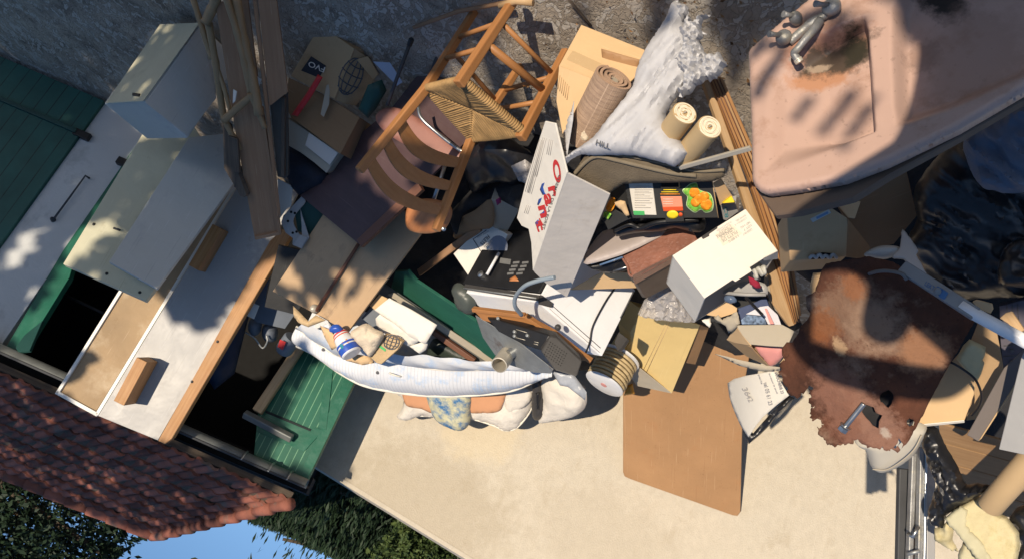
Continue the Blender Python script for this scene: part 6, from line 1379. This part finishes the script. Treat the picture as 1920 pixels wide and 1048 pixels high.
for (x, y, s) in ((1474, 78, 1), (1563, 22, 1.15), (1496, 42, .8)):
    c = sp(x, y, .03); hd = (sp(x - 20, y + 3, .05) - c).normalized()
    h = lathe('handle', c, up_s, [(0, .014), (.010, .022 * s), (.022, .024 * s), (.032, .020 * s), (.040, .008)], M_chrome, tap, 20)
    tube('lever', [c + up_s * .03, c + up_s * .038 + hd * .022 * s, c + up_s * .045 + hd * .036 * s], [.008, .007, .010], M_chrome, h, 10)
# ================================================================ behind and under the sink
tag(blob('heap_shade_sheet', [(1440, 365), (1560, 330), (1700, 290), (1820, 200), (1990, 60), (2000, 540), (1960, 870), (1800, 830), (1690, 700), (1560, 560), (1480, 500)], [(1440, 400, 3.35), (1960, 200, 2.95), (1800, 820, 3.55)], M_cloth_dark, None, .08, 60, .05, 4, 16), 'large black sheet added under the sink and bags to darken the gaps', 'sheet')  # added backing that gives the gaps here the black of shade
tag(plate('brown_sheet', [(1561, 372), (1700, 322), (1719, 405), (1676, 458), (1632, 468), (1600, 440)], [(1561, 372, 2.85), (1700, 330, 2.75), (1660, 460, 2.95)], .012, M_card_dk), 'brown cardboard sheet in shade behind the taped carton and under the sink', 'panel')
t = T('taped_carton', 'brown carton with tape and a hole, under the edge of the sink', 'carton', 1530, 440, 2.85)
pct = PL((1474, 393, 2.72), (1561, 387, 2.70), (1480, 489, 2.80))
prism('body', [(1475, 393), (1556, 388), (1590, 410), (1587, 481), (1481, 489)], pct, V((-.05, .20, -.06)), M_card, t, .003)
plate('side_panel', [(1590, 410), (1634, 466), (1618, 486), (1587, 482)], PL((1590, 410, 2.71), (1634, 466, 2.92), (1587, 482, 2.79)), .006, M_card_dk, t)
plate('flap', [(1561, 373), (1614, 378), (1603, 410), (1590, 408)], PL((1561, 373, 2.74), (1614, 378, 2.72), (1590, 408, 2.72)), .006, M_card2, t)
plate('top_flap', [(1476, 378), (1550, 374), (1560, 387), (1475, 393)], PL((1476, 378, 2.78), (1550, 374, 2.76), (1475, 393, 2.72)), .006, M_card_dk, t)
plate('tape', [(1519, 411), (1554, 393), (1559, 400), (1524, 418)], pct, .003, mat('glossy_tape', (.42, .42, .38, 1), .2, .1), t, off=.002)
plate('tape_print', [(1530, 408), (1552, 397), (1554, 401), (1532, 412)], pct, .003, flat('tape_blue', (.12, .22, .36, 1)), t, off=.0035)
plate('hole', [(1519, 487), (1522, 479), (1542, 474), (1566, 476), (1572, 484)], pct, .004, M_dark_in, t, off=.003)
for i, x in enumerate((1524, 1536, 1548, 1562)): tube('white_rim', spline([on(pct, x - 6, 484, .008), on(pct, x, 479 - i % 2 * 2, .014), on(pct, x + 7, 484, .008)], 4), .006, M_white_lam, t, 6)
t = T('kraft_side_box', 'narrow kraft carton edge beside the rusty sheet, below the taped carton', 'carton', 1525, 520, 2.85)
plate('side', [(1519, 540), (1524, 518), (1542, 517), (1534, 545), (1520, 560)], [(1519, 540, 2.85), (1542, 517, 2.8), (1520, 560, 2.88)], .02, M_card2, t)
tag(blob('white_dish', spl2([(1620, 479), (1636, 466), (1660, 460), (1687, 464), (1682, 478), (1655, 486)], 4), [(1620, 479, 2.75), (1687, 464, 2.7), (1655, 486, 2.72)], M_grey_panel, None, .03, 14, 0, step=4), 'grey-white dish edge behind the top of the rusty sheet', 'dish')
tag(blob('torn_white_board', [(1692, 430), (1706, 445), (1722, 470), (1718, 478), (1737, 512), (1708, 498), (1695, 484), (1674, 481), (1688, 464)], [(1692, 430, 2.72), (1737, 512, 2.6), (1674, 481, 2.66)], M_offwhite, None, 0, 6, .003, 8, 4, back=.008, ragged=1.5), 'torn off-white board corner between the dish and the lamp sleeve', 'board')
tag(blob('black_bin_bag', spl2([(1720, 410), (1716, 350), (1790, 262), (1870, 220), (1960, 200), (2000, 380), (1990, 545), (1880, 556), (1800, 562), (1740, 545), (1725, 500), (1700, 455)], 3), [(1720, 410, 2.75), (1960, 250, 2.5), (1860, 550, 2.75)], M_bag_black, None, .10, 70, .004, 7, 6, ragged=1, folds=(.5, 140, 44, .035), split=.8), 'large shiny black bin bag in the shade right of the brown panel', 'bin bag')
tag(blob('black_bin_bag', spl2([(1880, 470), (1920, 445), (1990, 440), (1990, 560), (1920, 540), (1872, 530)], 3), [(1880, 470, 2.52), (1960, 440, 2.45), (1900, 540, 2.5)], M_bag_black, None, .06, 24, .03, 10, 5), 'small shiny black bin bag at the right edge, below the blue bag', 'bin bag')
tag(blob('blue_bin_bag', spl2([(1812, 250), (1850, 224), (1920, 180), (1990, 150), (1990, 330), (1920, 361), (1880, 358), (1850, 348), (1825, 310)], 3), [(1812, 250, 2.45), (1960, 170, 2.2), (1880, 355, 2.4)], M_bag_blue, None, .08, 40, .004, 6, 6, folds=(.9, 110, 45, .03), split=.5), 'dusty blue plastic bin bag below the front edge of the sink', 'bin bag')
# ================================================================ rusted sheet
t = T('rusty_sheet', 'curved rusted iron sheet with holes and a ragged eaten lower edge', 'metal sheet', 1680, 600, 2.75)
prs = PL((1543, 503, 2.78), (1828, 601, 2.56), (1640, 830, 2.74))
def rfold(x, y):
    return .05 * math.sin(max(0, min(1, (x - 1460 + (y - 640) * .25) / 340)) * math.pi) + .012 * noise.noise(V((x * .02, y * .02, 3)))
def hole(c, r, s):
    return [(c[0] + r * (1 + .45 * noise.noise(V((math.cos(a) * 2 + s, math.sin(a) * 2, s)))) * math.cos(a), c[1] + r * 1.1 * (1 + .5 * noise.noise(V((math.cos(a) * 2, math.sin(a) * 2 + s, s + 4)))) * math.sin(a)) for a in np.linspace(0, 6.28, 14, endpoint=False)]
holes = [hole((1664, 743), 13, 1), [(1624, 754), (1640, 760), (1644, 770), (1656, 775), (1650, 786), (1649, 800), (1638, 793), (1632, 785), (1625, 778), (1618, 768)], hole((1708, 789), 7, 4), [(1686, 818), (1694, 830), (1690, 842), (1684, 832), (1680, 838), (1676, 836), (1684, 828)]]
RS_OUT = [(1543, 503), (1550, 494), (1590, 486), (1632, 480), (1676, 490), (1730, 524), (1790, 566), (1828, 602), (1800, 650), (1775, 690), (1745, 748), (1720, 797), (1700, 830), (1684, 846)]
RS_LOW = [(1672, 838), (1664, 842), (1645, 836), (1628, 836), (1616, 826), (1600, 820), (1598, 828), (1586, 830), (1576, 826), (1568, 834), (1554, 830), (1546, 816), (1536, 806), (1534, 796), (1548, 792), (1530, 784), (1520, 780), (1522, 768), (1530, 758), (1518, 752), (1518, 735), (1528, 724), (1504, 734), (1484, 740), (1476, 732), (1470, 718), (1460, 703), (1466, 690), (1474, 676), (1486, 641), (1515, 598), (1530, 545)]
rs = blob('sheet', RS_OUT + jag(RS_LOW, .42, 2), prs, M_rust, t, 0, 10, .006, 9, 5.5, back=.004, fold=rfold, holes=holes, ragged=lambda x, y: 1.5, ridge=False, smooth=True)
rsp = lambda x, y: on(prs, x, y, rfold(x, y))
spot(M_rust, rs, rsp(1590, 580), .14, (.23, .145, .095, 1), (1, 1.2), 2, .55, 30)
spot(M_rust, rs, rsp(1540, 610), .09, (.21, .072, .022, 1), (1, 1), 31, .7, 40)
spot(M_rust, rs, rsp(1730, 655), .09, (.24, .09, .03, 1), (1, 1), 35, .6, 40)
spot(M_rust, rs, rsp(1600, 540), .07, (.22, .085, .035, 1), (1, .7), 22, .8, 30)
spot(M_rust, rs, rsp(1590, 770), .17, (.215, .10, .066, 1), (1.6, .75), 5, .8, 30)
spot(M_rust, rs, rsp(1650, 800), .12, (.24, .125, .085, 1), (1.4, .8), 7, .8, 44)
spot(M_rust, rs, rsp(1575, 650), .05, (.42, .28, .16, 1), (1, .6), 9, .7, 70)
spot(M_rust, rs, rsp(1660, 812), .03, (.40, .33, .27, 1), (1, .7), 11, .8, 80)
spot(M_rust, rs, rsp(1735, 660), .12, (.30, .16, .09, 1), (1, 1), 15, .6, 30)
tag(blob('rust_flake', [(1540, 796), (1556, 790), (1580, 800), (1604, 812), (1600, 832), (1580, 832), (1556, 834), (1546, 820)], [(1540, 796, 2.80), (1604, 812, 2.77), (1556, 834, 2.80)], M_rust2, t, .0, 5, .006, 20, 4, back=.004, ragged=3))
bt = T('steel_bolt', 'bright threaded steel bolt with a nut lying on the lower rusty sheet', 'bolt', 1600, 780, 2.7)
b0, b1 = on(prs, 1620, 756, .085), on(prs, 1578, 808, .085)
tube('shank', [b0 + (b1 - b0) * (i / 40) for i in range(41)], [.0085 + (.001 if i % 2 else 0) for i in range(41)], M_steel, bt, 12)
lathe('nut', b1 - (b1 - b0).normalized() * .018, b1 - b0, [(0, .013), (.002, .017), (.016, .017), (.018, .013)], M_steel, bt, 6, smooth=False)
lathe('washer', b1 - (b1 - b0).normalized() * .024, b1 - b0, [(0, .019), (.003, .019)], M_steel, bt, 18)
tag(blob('hole_backing', spl2([(1580, 735), (1640, 728), (1712, 735), (1716, 780), (1700, 806), (1660, 800), (1610, 800)], 3), [(1580, 735, 2.86), (1712, 735, 2.80), (1660, 805, 2.84)], M_cloth_dark, None, .02, 12, .01, 9, 6), 'dark backing added behind the rusty sheet so that its holes look black', 'backing')  # unseen dark backing added so nothing lit shows through the holes
t = T('cream_lampshade', 'cream plastic curved shade hanging out under the rusty sheet', 'shade', 1660, 850, 2.9)
blob('shell', spl2([(1604, 822), (1612, 838), (1622, 842), (1636, 878), (1660, 882), (1690, 868), (1716, 846), (1730, 820), (1737, 798), (1700, 790), (1650, 810)], 4), [(1604, 822, 2.88), (1737, 798, 2.8), (1650, 880, 2.95)], mat('cream_plastic', (.50, .46, .38, 1), .5, .05), t, .05, 26, 0, step=5)
tube('rim', spline([D(1636, 879, 2.9), D(1662, 880, 2.87), (D(1690, 864, 2.82)), D(1714, 842, 2.78), D(1728, 815, 2.76)], 6), .003, M_card_grey, t, 6)
# ================================================================ lamp tube in its sleeve
t = T('lamp_tube', 'white fluorescent tube lamp in a grey sleeve with a blue mark', 'lamp tube', 1820, 590, 2.45)
a0, a1, a2 = D(1692, 500, 2.52), D(1831, 590, 2.38), D(1990, 676, 2.2)
bar('sleeve', a0, a1, .040, .030, M_tube_grey, t, D(1700, 480, 2.5) - D(1690, 500, 2.5), .004)
tube('tube', [a1 + (a0 - a1) * .2, a1 + (a1 - a0) * .01, a2], [.019, .0195, .0195], M_tube_white, t, 20)
psl = plane(a0 + (CAM - a0).normalized() * .026, a1 + (CAM - a0).normalized() * .026, D(1700, 480, 2.5) + (CAM - a0).normalized() * .026)
plate('blue_mark', [(1757, 536), (1769, 543), (1762, 553), (1750, 546)], psl, .004, flat('mark_blue', (.06, .13, .25, 1)), t)
blob('round_mark', [(1758 + 7 * math.cos(a), 546 + 7 * math.sin(a)) for a in np.linspace(0, 6, 14)], (psl[0] + psl[1] * .001, psl[1]), M_tube_grey, t, .002, 3, 0, step=3)
plate('blue_mark', [(1769, 543), (1778, 549), (1770, 563), (1758, 556)], psl, .004, flat('mark_blue_2', (.07, .15, .28, 1)), t)
text('LEKT', psl, (1733, 534), (1750, 545), (1737, 527), flat('mark_blue_3', (.06, .13, .25, 1)), t, off=.002)
tag(tube('cord', spline([D(1700, 524, 2.5), D(1690, 513, 2.5), D(1665, 508, 2.55), D(1645, 509, 2.6), D(1630, 513, 2.66)], 6), .006, M_grey), 'grey cord curling from the lamp sleeve onto the rusty sheet', 'cord')
# ================================================================ cartons and panels at the right
t = T('sunlit_carton', 'orange-brown carton with a corrugated cut edge behind the rusty sheet, part in sun', 'carton', 1780, 750, 2.85)
plate('front', [(1716, 797), (1748, 742), (1780, 684), (1818, 640), (1836, 648), (1826, 740), (1808, 789)], PL((1716, 797, 2.86), (1808, 789, 2.78), (1818, 640, 2.72)), .01, M_card2, t)
plate('inner_side', [(1820, 640), (1836, 600), (1866, 606), (1882, 690), (1860, 752), (1830, 786), (1812, 788)], PL((1820, 640, 2.74), (1882, 690, 2.72), (1812, 788, 2.86)), .008, M_card, t)
plate('cut_edge', [(1716, 797), (1808, 788), (1809, 792), (1718, 801)], PL((1716, 797, 2.855), (1808, 789, 2.775), (1760, 798, 2.83)), .004, M_white, t)
tag(blob('yellow_foam_scrap', [(1793, 672), (1806, 648), (1818, 636), (1832, 642), (1848, 650), (1847, 664), (1842, 674), (1846, 680), (1840, 700), (1832, 716), (1822, 706), (1808, 690)], [(1793, 672, 2.66), (1847, 655, 2.62), (1832, 716, 2.68)], M_foam, None, .02, 8, .006, 20, 4), 'torn yellow foam scrap inside the carton beside the rusty sheet', 'foam')
tag(tube('twisted_cord', spline([D(1778, 676, 2.62), D(1800, 688, 2.6), D(1822, 704, 2.6), D(1833, 718, 2.62), D(1840, 740, 2.66), D(1836, 760, 2.7), D(1822, 778, 2.74)], 6), .004, M_wire), 'dark twisted cord hanging over the yellow foam', 'cord')
tag(plate('tan_card_flap', [(1823, 566), (1830, 562), (1860, 570), (1862, 580), (1857, 588), (1836, 580)], [(1823, 566, 2.6), (1862, 575, 2.56), (1836, 585, 2.6)], .006, M_card2), 'tan card flap above the lamp tube', 'card')
t = T('purple_grey_drawer_unit', 'purple-grey plastic drawer unit with panel lines at the right edge', 'drawer unit', 1900, 640, 2.75)
pdu = PL((1874, 574, 2.66), (1960, 552, 2.58), (1882, 690, 2.72))
plate('front', [(1874, 574), (1980, 546), (1980, 700), (1912, 690), (1882, 700), (1876, 640)], pdu, .03, M_purplegrey, t)
for y in (628, 648, 668, 686): line(t, pdu, (1882, y), (1915, y - 3), .002, M_ink, 'drawer_line')
for x in (1888, 1898, 1908): line(t, pdu, (x, 570), (x + 2, 600), .0012, M_ink, 'rib')
for q in ((1897, 656), (1897, 676)): lathe('knob', on(pdu, *q, 0), pdu[1], [(0, .006), (.008, .006), (.01, .001)], M_ink, t, 10)
tag(plate('pale_wood_offcut', [(1874, 596), (1886, 586), (1897, 583), (1921, 618), (1908, 626), (1890, 606)], [(1874, 596, 2.5), (1897, 583, 2.48), (1921, 618, 2.45)], .02, M_pine_light), 'pale raw wood offcut behind the white lamp tube', 'wood')
t = T('brown_grey_panel', 'brown-grey panel strip with a broken chipboard edge at the right', 'panel', 1860, 780, 2.75)
pbg = PL((1813, 815, 2.7), (1835, 827, 2.68), (1890, 680, 2.58))
plate('face', [(1813, 815), (1834, 827), (1905, 716), (1925, 680), (1925, 650), (1882, 690)], pbg, .014, M_board_grey, t)
plate('broken_edge', [(1834, 827), (1840, 822), (1908, 718), (1924, 684), (1916, 696)], pbg, .012, M_card2, t, off=-.003)
tag(plate('white_board', [(1873, 842), (1925, 853), (1990, 866), (1990, 600), (1932, 636), (1915, 670), (1895, 752)], [(1873, 842, 2.52), (1920, 850, 2.48), (1925, 660, 2.4)], .014, M_white_lam), 'white board standing on the laminate boards at the right edge', 'panel')
t = T('laminate_boards', 'light brown laminate floor boards lying at the lower right', 'floor boards', 1850, 860, 3.1)
plm = PL((1765, 795, 3.05), (1925, 840, 2.8), (1830, 905, 3.1))
for i in range(4):
    q = lambda s, k: (1760 - 4 * k + s * 230 + k * 6, 793 + s * 62 + k * 36)
    plate('board', [q(0, i), q(1, i), q(1, i + .97), q(0, i + .97)], plm, .01, M_floorwood, t, off=random.uniform(0, .002))
tag(blob('black_plastic_sack', [(1738, 799), (1750, 798), (1759, 803), (1770, 830), (1782, 850), (1797, 876), (1804, 896), (1812, 908), (1830, 905), (1864, 910), (1852, 922), (1838, 928), (1804, 945), (1774, 966), (1768, 990), (1748, 982), (1741, 958), (1748, 930), (1759, 905), (1748, 880), (1739, 864), (1730, 828)], [(1740, 799, 2.9), (1864, 910, 2.75), (1746, 981, 2.95)], M_bag_black, None, .04, 16, .006, 10, 4.5, ragged=1.5, folds=(1.1, 50, 15, .024), split=.8), 'shiny black plastic sack twisted beside the metal rails', 'sack')
tag(tube('cardboard_tube', [D(1857, 948, 2.72), D(1892, 908, 2.64), D(1990, 796, 2.45)], .040, M_tubecard, None, 32, bevel=.001), 'thick smooth cardboard tube leaning into the yellow foam block', 'tube')
t = T('yellow_foam_block', 'pale yellow insulation foam block with a grey facing, in the lower right corner', 'foam block', 1850, 1010, 2.85)
pfb = PL((1834, 928, 2.85), (1912, 1000, 2.75), (1800, 1010, 2.85))
blob('foam', [(1834, 928), (1846, 936), (1866, 958), (1888, 968), (1911, 998), (1913, 1022), (1906, 1060), (1840, 1060), (1804, 1010), (1771, 972), (1790, 952)], pfb, M_foam, t, .05, 10, .006, 16, 5, ragged=1)
blob('facing', [(1770, 973), (1800, 947), (1815, 955), (1812, 985), (1838, 1012), (1872, 1062), (1842, 1062), (1804, 1012)], (pfb[0] + pfb[1] * .050, pfb[1]), M_foam_skin, t, .010, 6, .004, 16, 4, ragged=3)
tag(blob('yellow_foam_piece', [(1752, 990), (1768, 986), (1776, 972), (1788, 994), (1786, 1012), (1797, 1034), (1784, 1030), (1770, 1022), (1752, 1010)], [(1752, 990, 2.95), (1788, 994, 2.9), (1784, 1030, 2.95)], M_foam, None, .03, 8, .012, 16, 4, ragged=1.5), 'small broken yellow foam piece beside the metal rails', 'foam')
tag(blob('yellow_foam_piece', [(1806, 1014), (1822, 1020), (1850, 1062), (1800, 1062), (1796, 1040)], [(1806, 1014, 2.96), (1850, 1060, 2.92), (1800, 1060, 2.96)], M_foam_skin, None, .03, 8, .012, 16, 4, ragged=1.5), 'grey-faced foam piece at the bottom edge of the photo', 'foam')
tag(blob('dark_plastic_film', [(1893, 968), (1908, 950), (1960, 930), (1960, 1060), (1905, 1062), (1914, 1020), (1908, 992)], [(1893, 968, 2.82), (1960, 930, 2.7), (1905, 1060, 2.85)], M_bag_black, None, .04, 12, .03, 12, 5, ragged=1.5), 'dark crinkled plastic film at the lower right corner', 'film')
t = T('metal_bed_rails', 'upright bundle of folded metal rails with a white strip, standing at the lower right', 'rails', 1715, 940, 3.2)
for name, a, b, w, m, dd in (('rail', (1712, 848), (1704, 1066), .020, M_chrome, 3.2), ('rail', (1719, 852), (1714, 1066), .012, M_redwood, 3.22), ('rail', (1727, 838), (1722, 1066), .020, M_chrome, 3.17), ('rail', (1735, 836), (1731, 1066), .012, M_steel, 3.16), ('white_strip', (1743, 866), (1742, 1066), .034, M_white_lam, 3.2), ('dark_bar', (1694, 878), (1690, 1066), .045, M_dgrey, 3.26)):  # last entry: plain dark grey bar beside the rails
    bar(name, D(a[0], a[1], dd), D(b[0], b[1], dd - .05), w, .03, m, t, D(a[0] + 5, a[1], dd) - D(a[0], a[1], dd), .004)
tube('cross_link', [D(1703, 1000, 3.12), D(1712, 1006, 3.1), D(1722, 986, 3.1)], .008, M_steel, t)
tube('cross_link', [D(1702, 1038, 3.12), D(1724, 1032, 3.1)], .007, M_galv, t)
# ================================================================ litter on the ground
lv, lf = [], []
for _ in range(150):
    x, y = random.gauss(1280, 160), random.uniform(-10, 190)
    if not (760 < x < 1420): continue
    p = AZ(x, y, .02); s = random.uniform(.005, .013); a = random.uniform(0, 6.28); k = len(lv)
    d1, d2 = V((math.cos(a), math.sin(a), random.uniform(-.3, .5))) * s, V((-math.sin(a), math.cos(a), random.uniform(-.3, .5))) * s * .6
    lv += [p - d1, p - d2 * .9 + V((0, 0, .006)), p + d1, p + d2]; lf.append([k, k + 1, k + 2, k + 3])
lit = mk('dry_leaf_litter', lv, lf, leafmat('dry_leaves', (.10, .05, .02, 1), (.28, .16, .07, 1)))
tag(lit, 'scattered dry brown leaf bits on the stony ground above the grey bag', 'leaf litter', kind='stuff')
tag(tube('twig', [AZ(776, 52, .02), AZ(860, 22, .03), AZ(952, 5, .04)], .010, M_plank), 'long thin dry twig on the ground behind the chair legs', 'twig')
tag(tube('twig', [AZ(1065, -2, .02), AZ(1088, 26, .02), AZ(1108, 50, .02)], .007, M_plank_dark), 'thin dark twig on the ground behind the tan carton', 'twig')
tag(tube('pale_stick', [AZ(938, 12, .09), AZ(968, 3, .1), AZ(1000, 6, .1)], .016, M_pine_light), 'pale stick end on the ground beside the chair leg', 'stick')
# ================================================================ the photographer, whose shadow falls on the rusty sheet
me = bpy.data.meshes.new('person')
S_ = [(-.05, 1.40, -.35, .17), (-.04, 1.58, -.35, .165), (-.04, 1.86, -.34, .17), (-.02, 2.08, -.33, .10), (-.005, 2.15, -.32, .055), (0, 2.24, -.32, .078), (0, 2.40, -.32, .088),
      (.15, 2.07, -.32, .10), (.33, 2.22, -.25, .055), (.265, 2.51, -.13, .04), (.12, 2.535, -.09, .065),
      (-.20, 2.19, -.32, .14), (-.31, 2.31, -.25, .075), (-.27, 2.43, -.13, .06), (-.13, 2.48, -.09, .065),
      (.05, 1.34, -.35, .10), (.05, 1.05, -.33, .07), (.05, .78, -.37, .05), (-.15, 1.34, -.35, .10), (-.15, 1.05, -.33, .07), (-.15, .78, -.37, .05), (.05, .74, -.27, .042), (-.15, .74, -.27, .042)]
J = [(x - .453 * (y + .3), y, z - .437 * (y + .3)) for x, z, y, r in S_]      # posed along the sun's rays so that the shadow falls where it does
Rr = [q[3] for q in S_]
E_ = [(10, 14), (0, 1), (1, 2), (2, 3), (3, 4), (4, 5), (5, 6), (3, 7), (7, 8), (8, 9), (9, 10), (3, 11), (11, 12), (12, 13), (13, 14), (0, 15), (15, 16), (16, 17), (0, 18), (18, 19), (19, 20), (17, 21), (20, 22)]
me.from_pydata(J, E_, []); po = bpy.data.objects.new('person', me); place(po, Matrix.Identity(4))
md = po.modifiers.new('skin', 'SKIN')
for i, sv in enumerate(me.skin_vertices[0].data): sv.radius = (Rr[i], Rr[i] * (.75 if i < 4 else 1)); sv.use_root = (i == 0)
po.modifiers.new('sub', 'SUBSURF').render_levels = 2; me.materials.append(M_shirt)
tag(po, 'person in dark clothes behind the camera holding a phone up with both hands', 'person')
abox_ = mk('phone', hexa((V((-.22, -.050, 2.375)), X_ * .17, V((0, .003, -.008)), V((0, .02, .085)))), HF, M_black, None, bevel=.003)
tag(abox_, 'black phone held up by the person behind the camera', 'phone')
# ================================================================ tree behind the viewer shading the left, and an added one shading the right
SHADE = [  # outlines (photo pixels) of the parts of the yard that lie in tree shade
    ([(-40, -40), (930, -40), (890, 40), (850, 110), (800, 150), (740, 200), (698, 255), (660, 325), (672, 345), (735, 388), (785, 445), (745, 480), (640, 495), (590, 515), (520, 475), (505, 462), (440, 560), (385, 620), (330, 600), (290, 540), (205, 492), (240, 430), (225, 385), (170, 420), (118, 500), (60, 575), (0, 650), (-40, 660)], 1.0),
    ([(-40, 672), (0, 680), (120, 745), (182, 782), (300, 832), (345, 840), (470, 895), (440, 960), (290, 1004), (-40, 890)], 1.0),
    ([(545, 880), (565, 905), (480, 905), (430, 880)], .5),
    ([(560, 640), (590, 668), (545, 740), (520, 800), (500, 860), (470, 850), (420, 860), (440, 770)], .9),
    ([(855, 330), (985, 335), (960, 440), (930, 470), (890, 440), (850, 440)], 1.0),
    ([(1800, 90), (1830, 40), (1960, -60), (1960, 560), (1880, 560), (1810, 560), (1750, 545), (1738, 430), (1750, 320)], 1.0),
    ([(1690, -30), (1960, -60), (1960, 70), (1780, 80), (1710, 40)], 1.0),
    ([(1400, -30), (1520, -30), (1480, 10), (1430, 60), (1405, 60)], .5),
    ([(1425, 110), (1450, 90), (1440, 150), (1425, 170)], .0),
    ([(1230, -20), (1260, -20), (1255, 60), (1225, 60)], .5), ([(1360, -20), (1400, -20), (1402, 90), (1380, 150), (1368, 100)], .7),
    ([(560, 520), (600, 500), (640, 530), (610, 560), (570, 560)], .5), ([(650, 480), (760, 430), (785, 440), (740, 520), (690, 510)], .7), ([(512, 545), (540, 520), (570, 560), (580, 585)], .5),
]
STREAKS = [((1470, 95), (1415, 180), 9), ((1590, 20), (1540, 85), 9), ((1625, 40), (1560, 110), 7), ((1605, 170), (1540, 250), 5), ((1630, 200), (1580, 275), 6), ((1520, 185), (1490, 225), 4), ((1450, 45), (1410, 110), 8), ((1560, 5), (1500, 40), 10), ((1240, -5), (1232, 60), 12), ((1385, 20), (1372, 130), 16), ((1340, 0), (1330, 60), 10),
           ((1100, 0), (1085, 40), 7), ((620, 470), (560, 560), 14), ((720, 455), (650, 560), 16), ((590, 520), (545, 575), 12), ((770, 430), (735, 500), 12)]   # twig shadows
DAPPLE = [(50, 450, 26), (85, 425, 14), (18, 497, 24), (62, 545, 18), (150, 472, 32), (192, 430, 26), (228, 382, 20), (262, 330, 13), (165, 450, 30), (30, 470, 15),
          (480, 870, 12), (70, 770, 8), (130, 880, 10), (250, 930, 9), (330, 900, 8), (160, 840, 7), (205, 900, 8), (395, 905, 10), (270, 845, 8)]
bpy.context.view_layer.update()
dg = bpy.context.evaluated_depsgraph_get()
pts = []
for poly, dens in SHADE:
    xs = [p[0] for p in poly]; ys = [p[1] for p in poly]
    st = 11.0; y = min(ys)
    while y < max(ys):
        x = min(xs)
        while x < max(xs):
            xx, yy = x + random.uniform(-.5, .5) * st, y + random.uniform(-.5, .5) * st
            if inside(xx, yy, poly) and random.random() < dens and not any(math.hypot(xx - a, yy - b) < r for a, b, r in DAPPLE):
                ok, loc, _, _, ob, _ = scene.ray_cast(dg, CAM, ray(xx, yy).normalized())
                if ok and (loc - CAM).length < 14:
                    k = (loc - CAM).length
                    pts.append(loc + SUN * (random.uniform(6.6, 8.2) if k > 3.2 else random.uniform(4.6, 5.8)))
            x += st
        y += st
twigs = []
for a, b, w in STREAKS:
    n = int(math.hypot(b[0] - a[0], b[1] - a[1]) / 3.5)
    for i in range(n):
        for _ in range(max(1, int(w / 4))):
            f = (i + random.random()) / n
            x, y = a[0] + (b[0] - a[0]) * f + random.uniform(-.5, .5) * w, a[1] + (b[1] - a[1]) * f + random.uniform(-.5, .5) * w
            ok, loc, _, _, ob, _ = scene.ray_cast(dg, CAM, ray(x, y).normalized())
            if ok: twigs.append(loc + SUN * (random.uniform(4.9, 5.5) if (loc - CAM).length < 3.4 else random.uniform(6.8, 7.6)))
def leafy(pts, size, m, name, parent):
    vs_, fs = [], []
    for p in pts:
        n = (SUN + V((random.gauss(0, .45), random.gauss(0, .45), random.gauss(0, .45)))).normalized()
        a = n.orthogonal().normalized(); a.rotate(Matrix.Rotation(random.uniform(0, 6.28), 3, n)); b = n.cross(a)
        s = size * random.uniform(.7, 1.3); k = len(vs_)
        vs_ += [p - a * s, p - a * s * .3 + b * s * .5, p + a * s * .5 + b * s * .4, p + a * s, p + a * s * .4 - b * s * .45, p - a * s * .4 - b * s * .5]; fs.append([k + i for i in range(6)])
    return mk(name, vs_, fs, m, parent)
good = []
for p in pts:
    q = p - CAM; z = q.dot(FW)
    if z > 0:
        x, y, _ = proj(p)
        if -60 < x < 1980 and -60 < y < 1110: continue
    good.append(p)
def lit_hit(p):
    """does a point at p throw its shadow on a sunlit part of the yard that the photo shows?"""
    ok, loc, _, _, ob, _ = scene.ray_cast(dg, p, -SUN)
    if not ok: return False
    x, y, z = proj(loc)
    if not (-30 < x < 1950 and -30 < y < 1080): return False
    return not any(inside(x, y, q) for q, d in SHADE if d >= .9)
def big_tree(label, good, tx, ty, n, small):
    c = sum(good, V()) / len(good)
    base = V((tx, ty, -.2)) if tx is not None else V((c.x, c.y, -.2))
    tr = thing('shade_tree', label, 'tree', base)
    top = V((base.x, base.y, c.z + .5))
    dat = [tube_data(spline([base, base + V((-.04, .04, 1.2)), base + V((.05, 0, 2.2)), top], 6), [.15 * (1 - .04 * i) for i in range(19)], 10)]
    k = 0
    for _ in range(400):
        q = random.choice(good); s = base + V((0, 0, random.uniform(1.3, c.z + .5)))
        path = spline([s, s + (q - s) * .5 + V((0, 0, .2)), q], 8)
        if any(lit_hit(p) for p in path[1:]): continue
        dat.append(tube_data(path, [.045 - .0022 * i for i in range(17)], 6)); k += 1
        if k >= n: break
    print('TREE', label, len(good), 'limbs', k)
    merged('trunk', dat, M_bark, tr, smooth=True)
    leafy(good, .085, M_leaf_shade, 'crown', tr)
    if small: leafy(small, .022, M_leaf_shade, 'crown_tips', tr)
ga_ = [p for p in good if p.x > 1.75]; gb_ = [p for p in good if p.x <= 1.75]
big_tree('broadleaf tree behind the viewer whose crown shades the garage side of the yard', ga_, max(p.x for p in ga_) + .5, -.9, 14, [p for p in twigs if p.x > 1.75])
big_tree('small broadleaf tree added behind the viewer to shade the sink corner', gb_, None, None, 6, [p for p in twigs if p.x <= 1.75])  # unseen tree added to block the sun over this corner
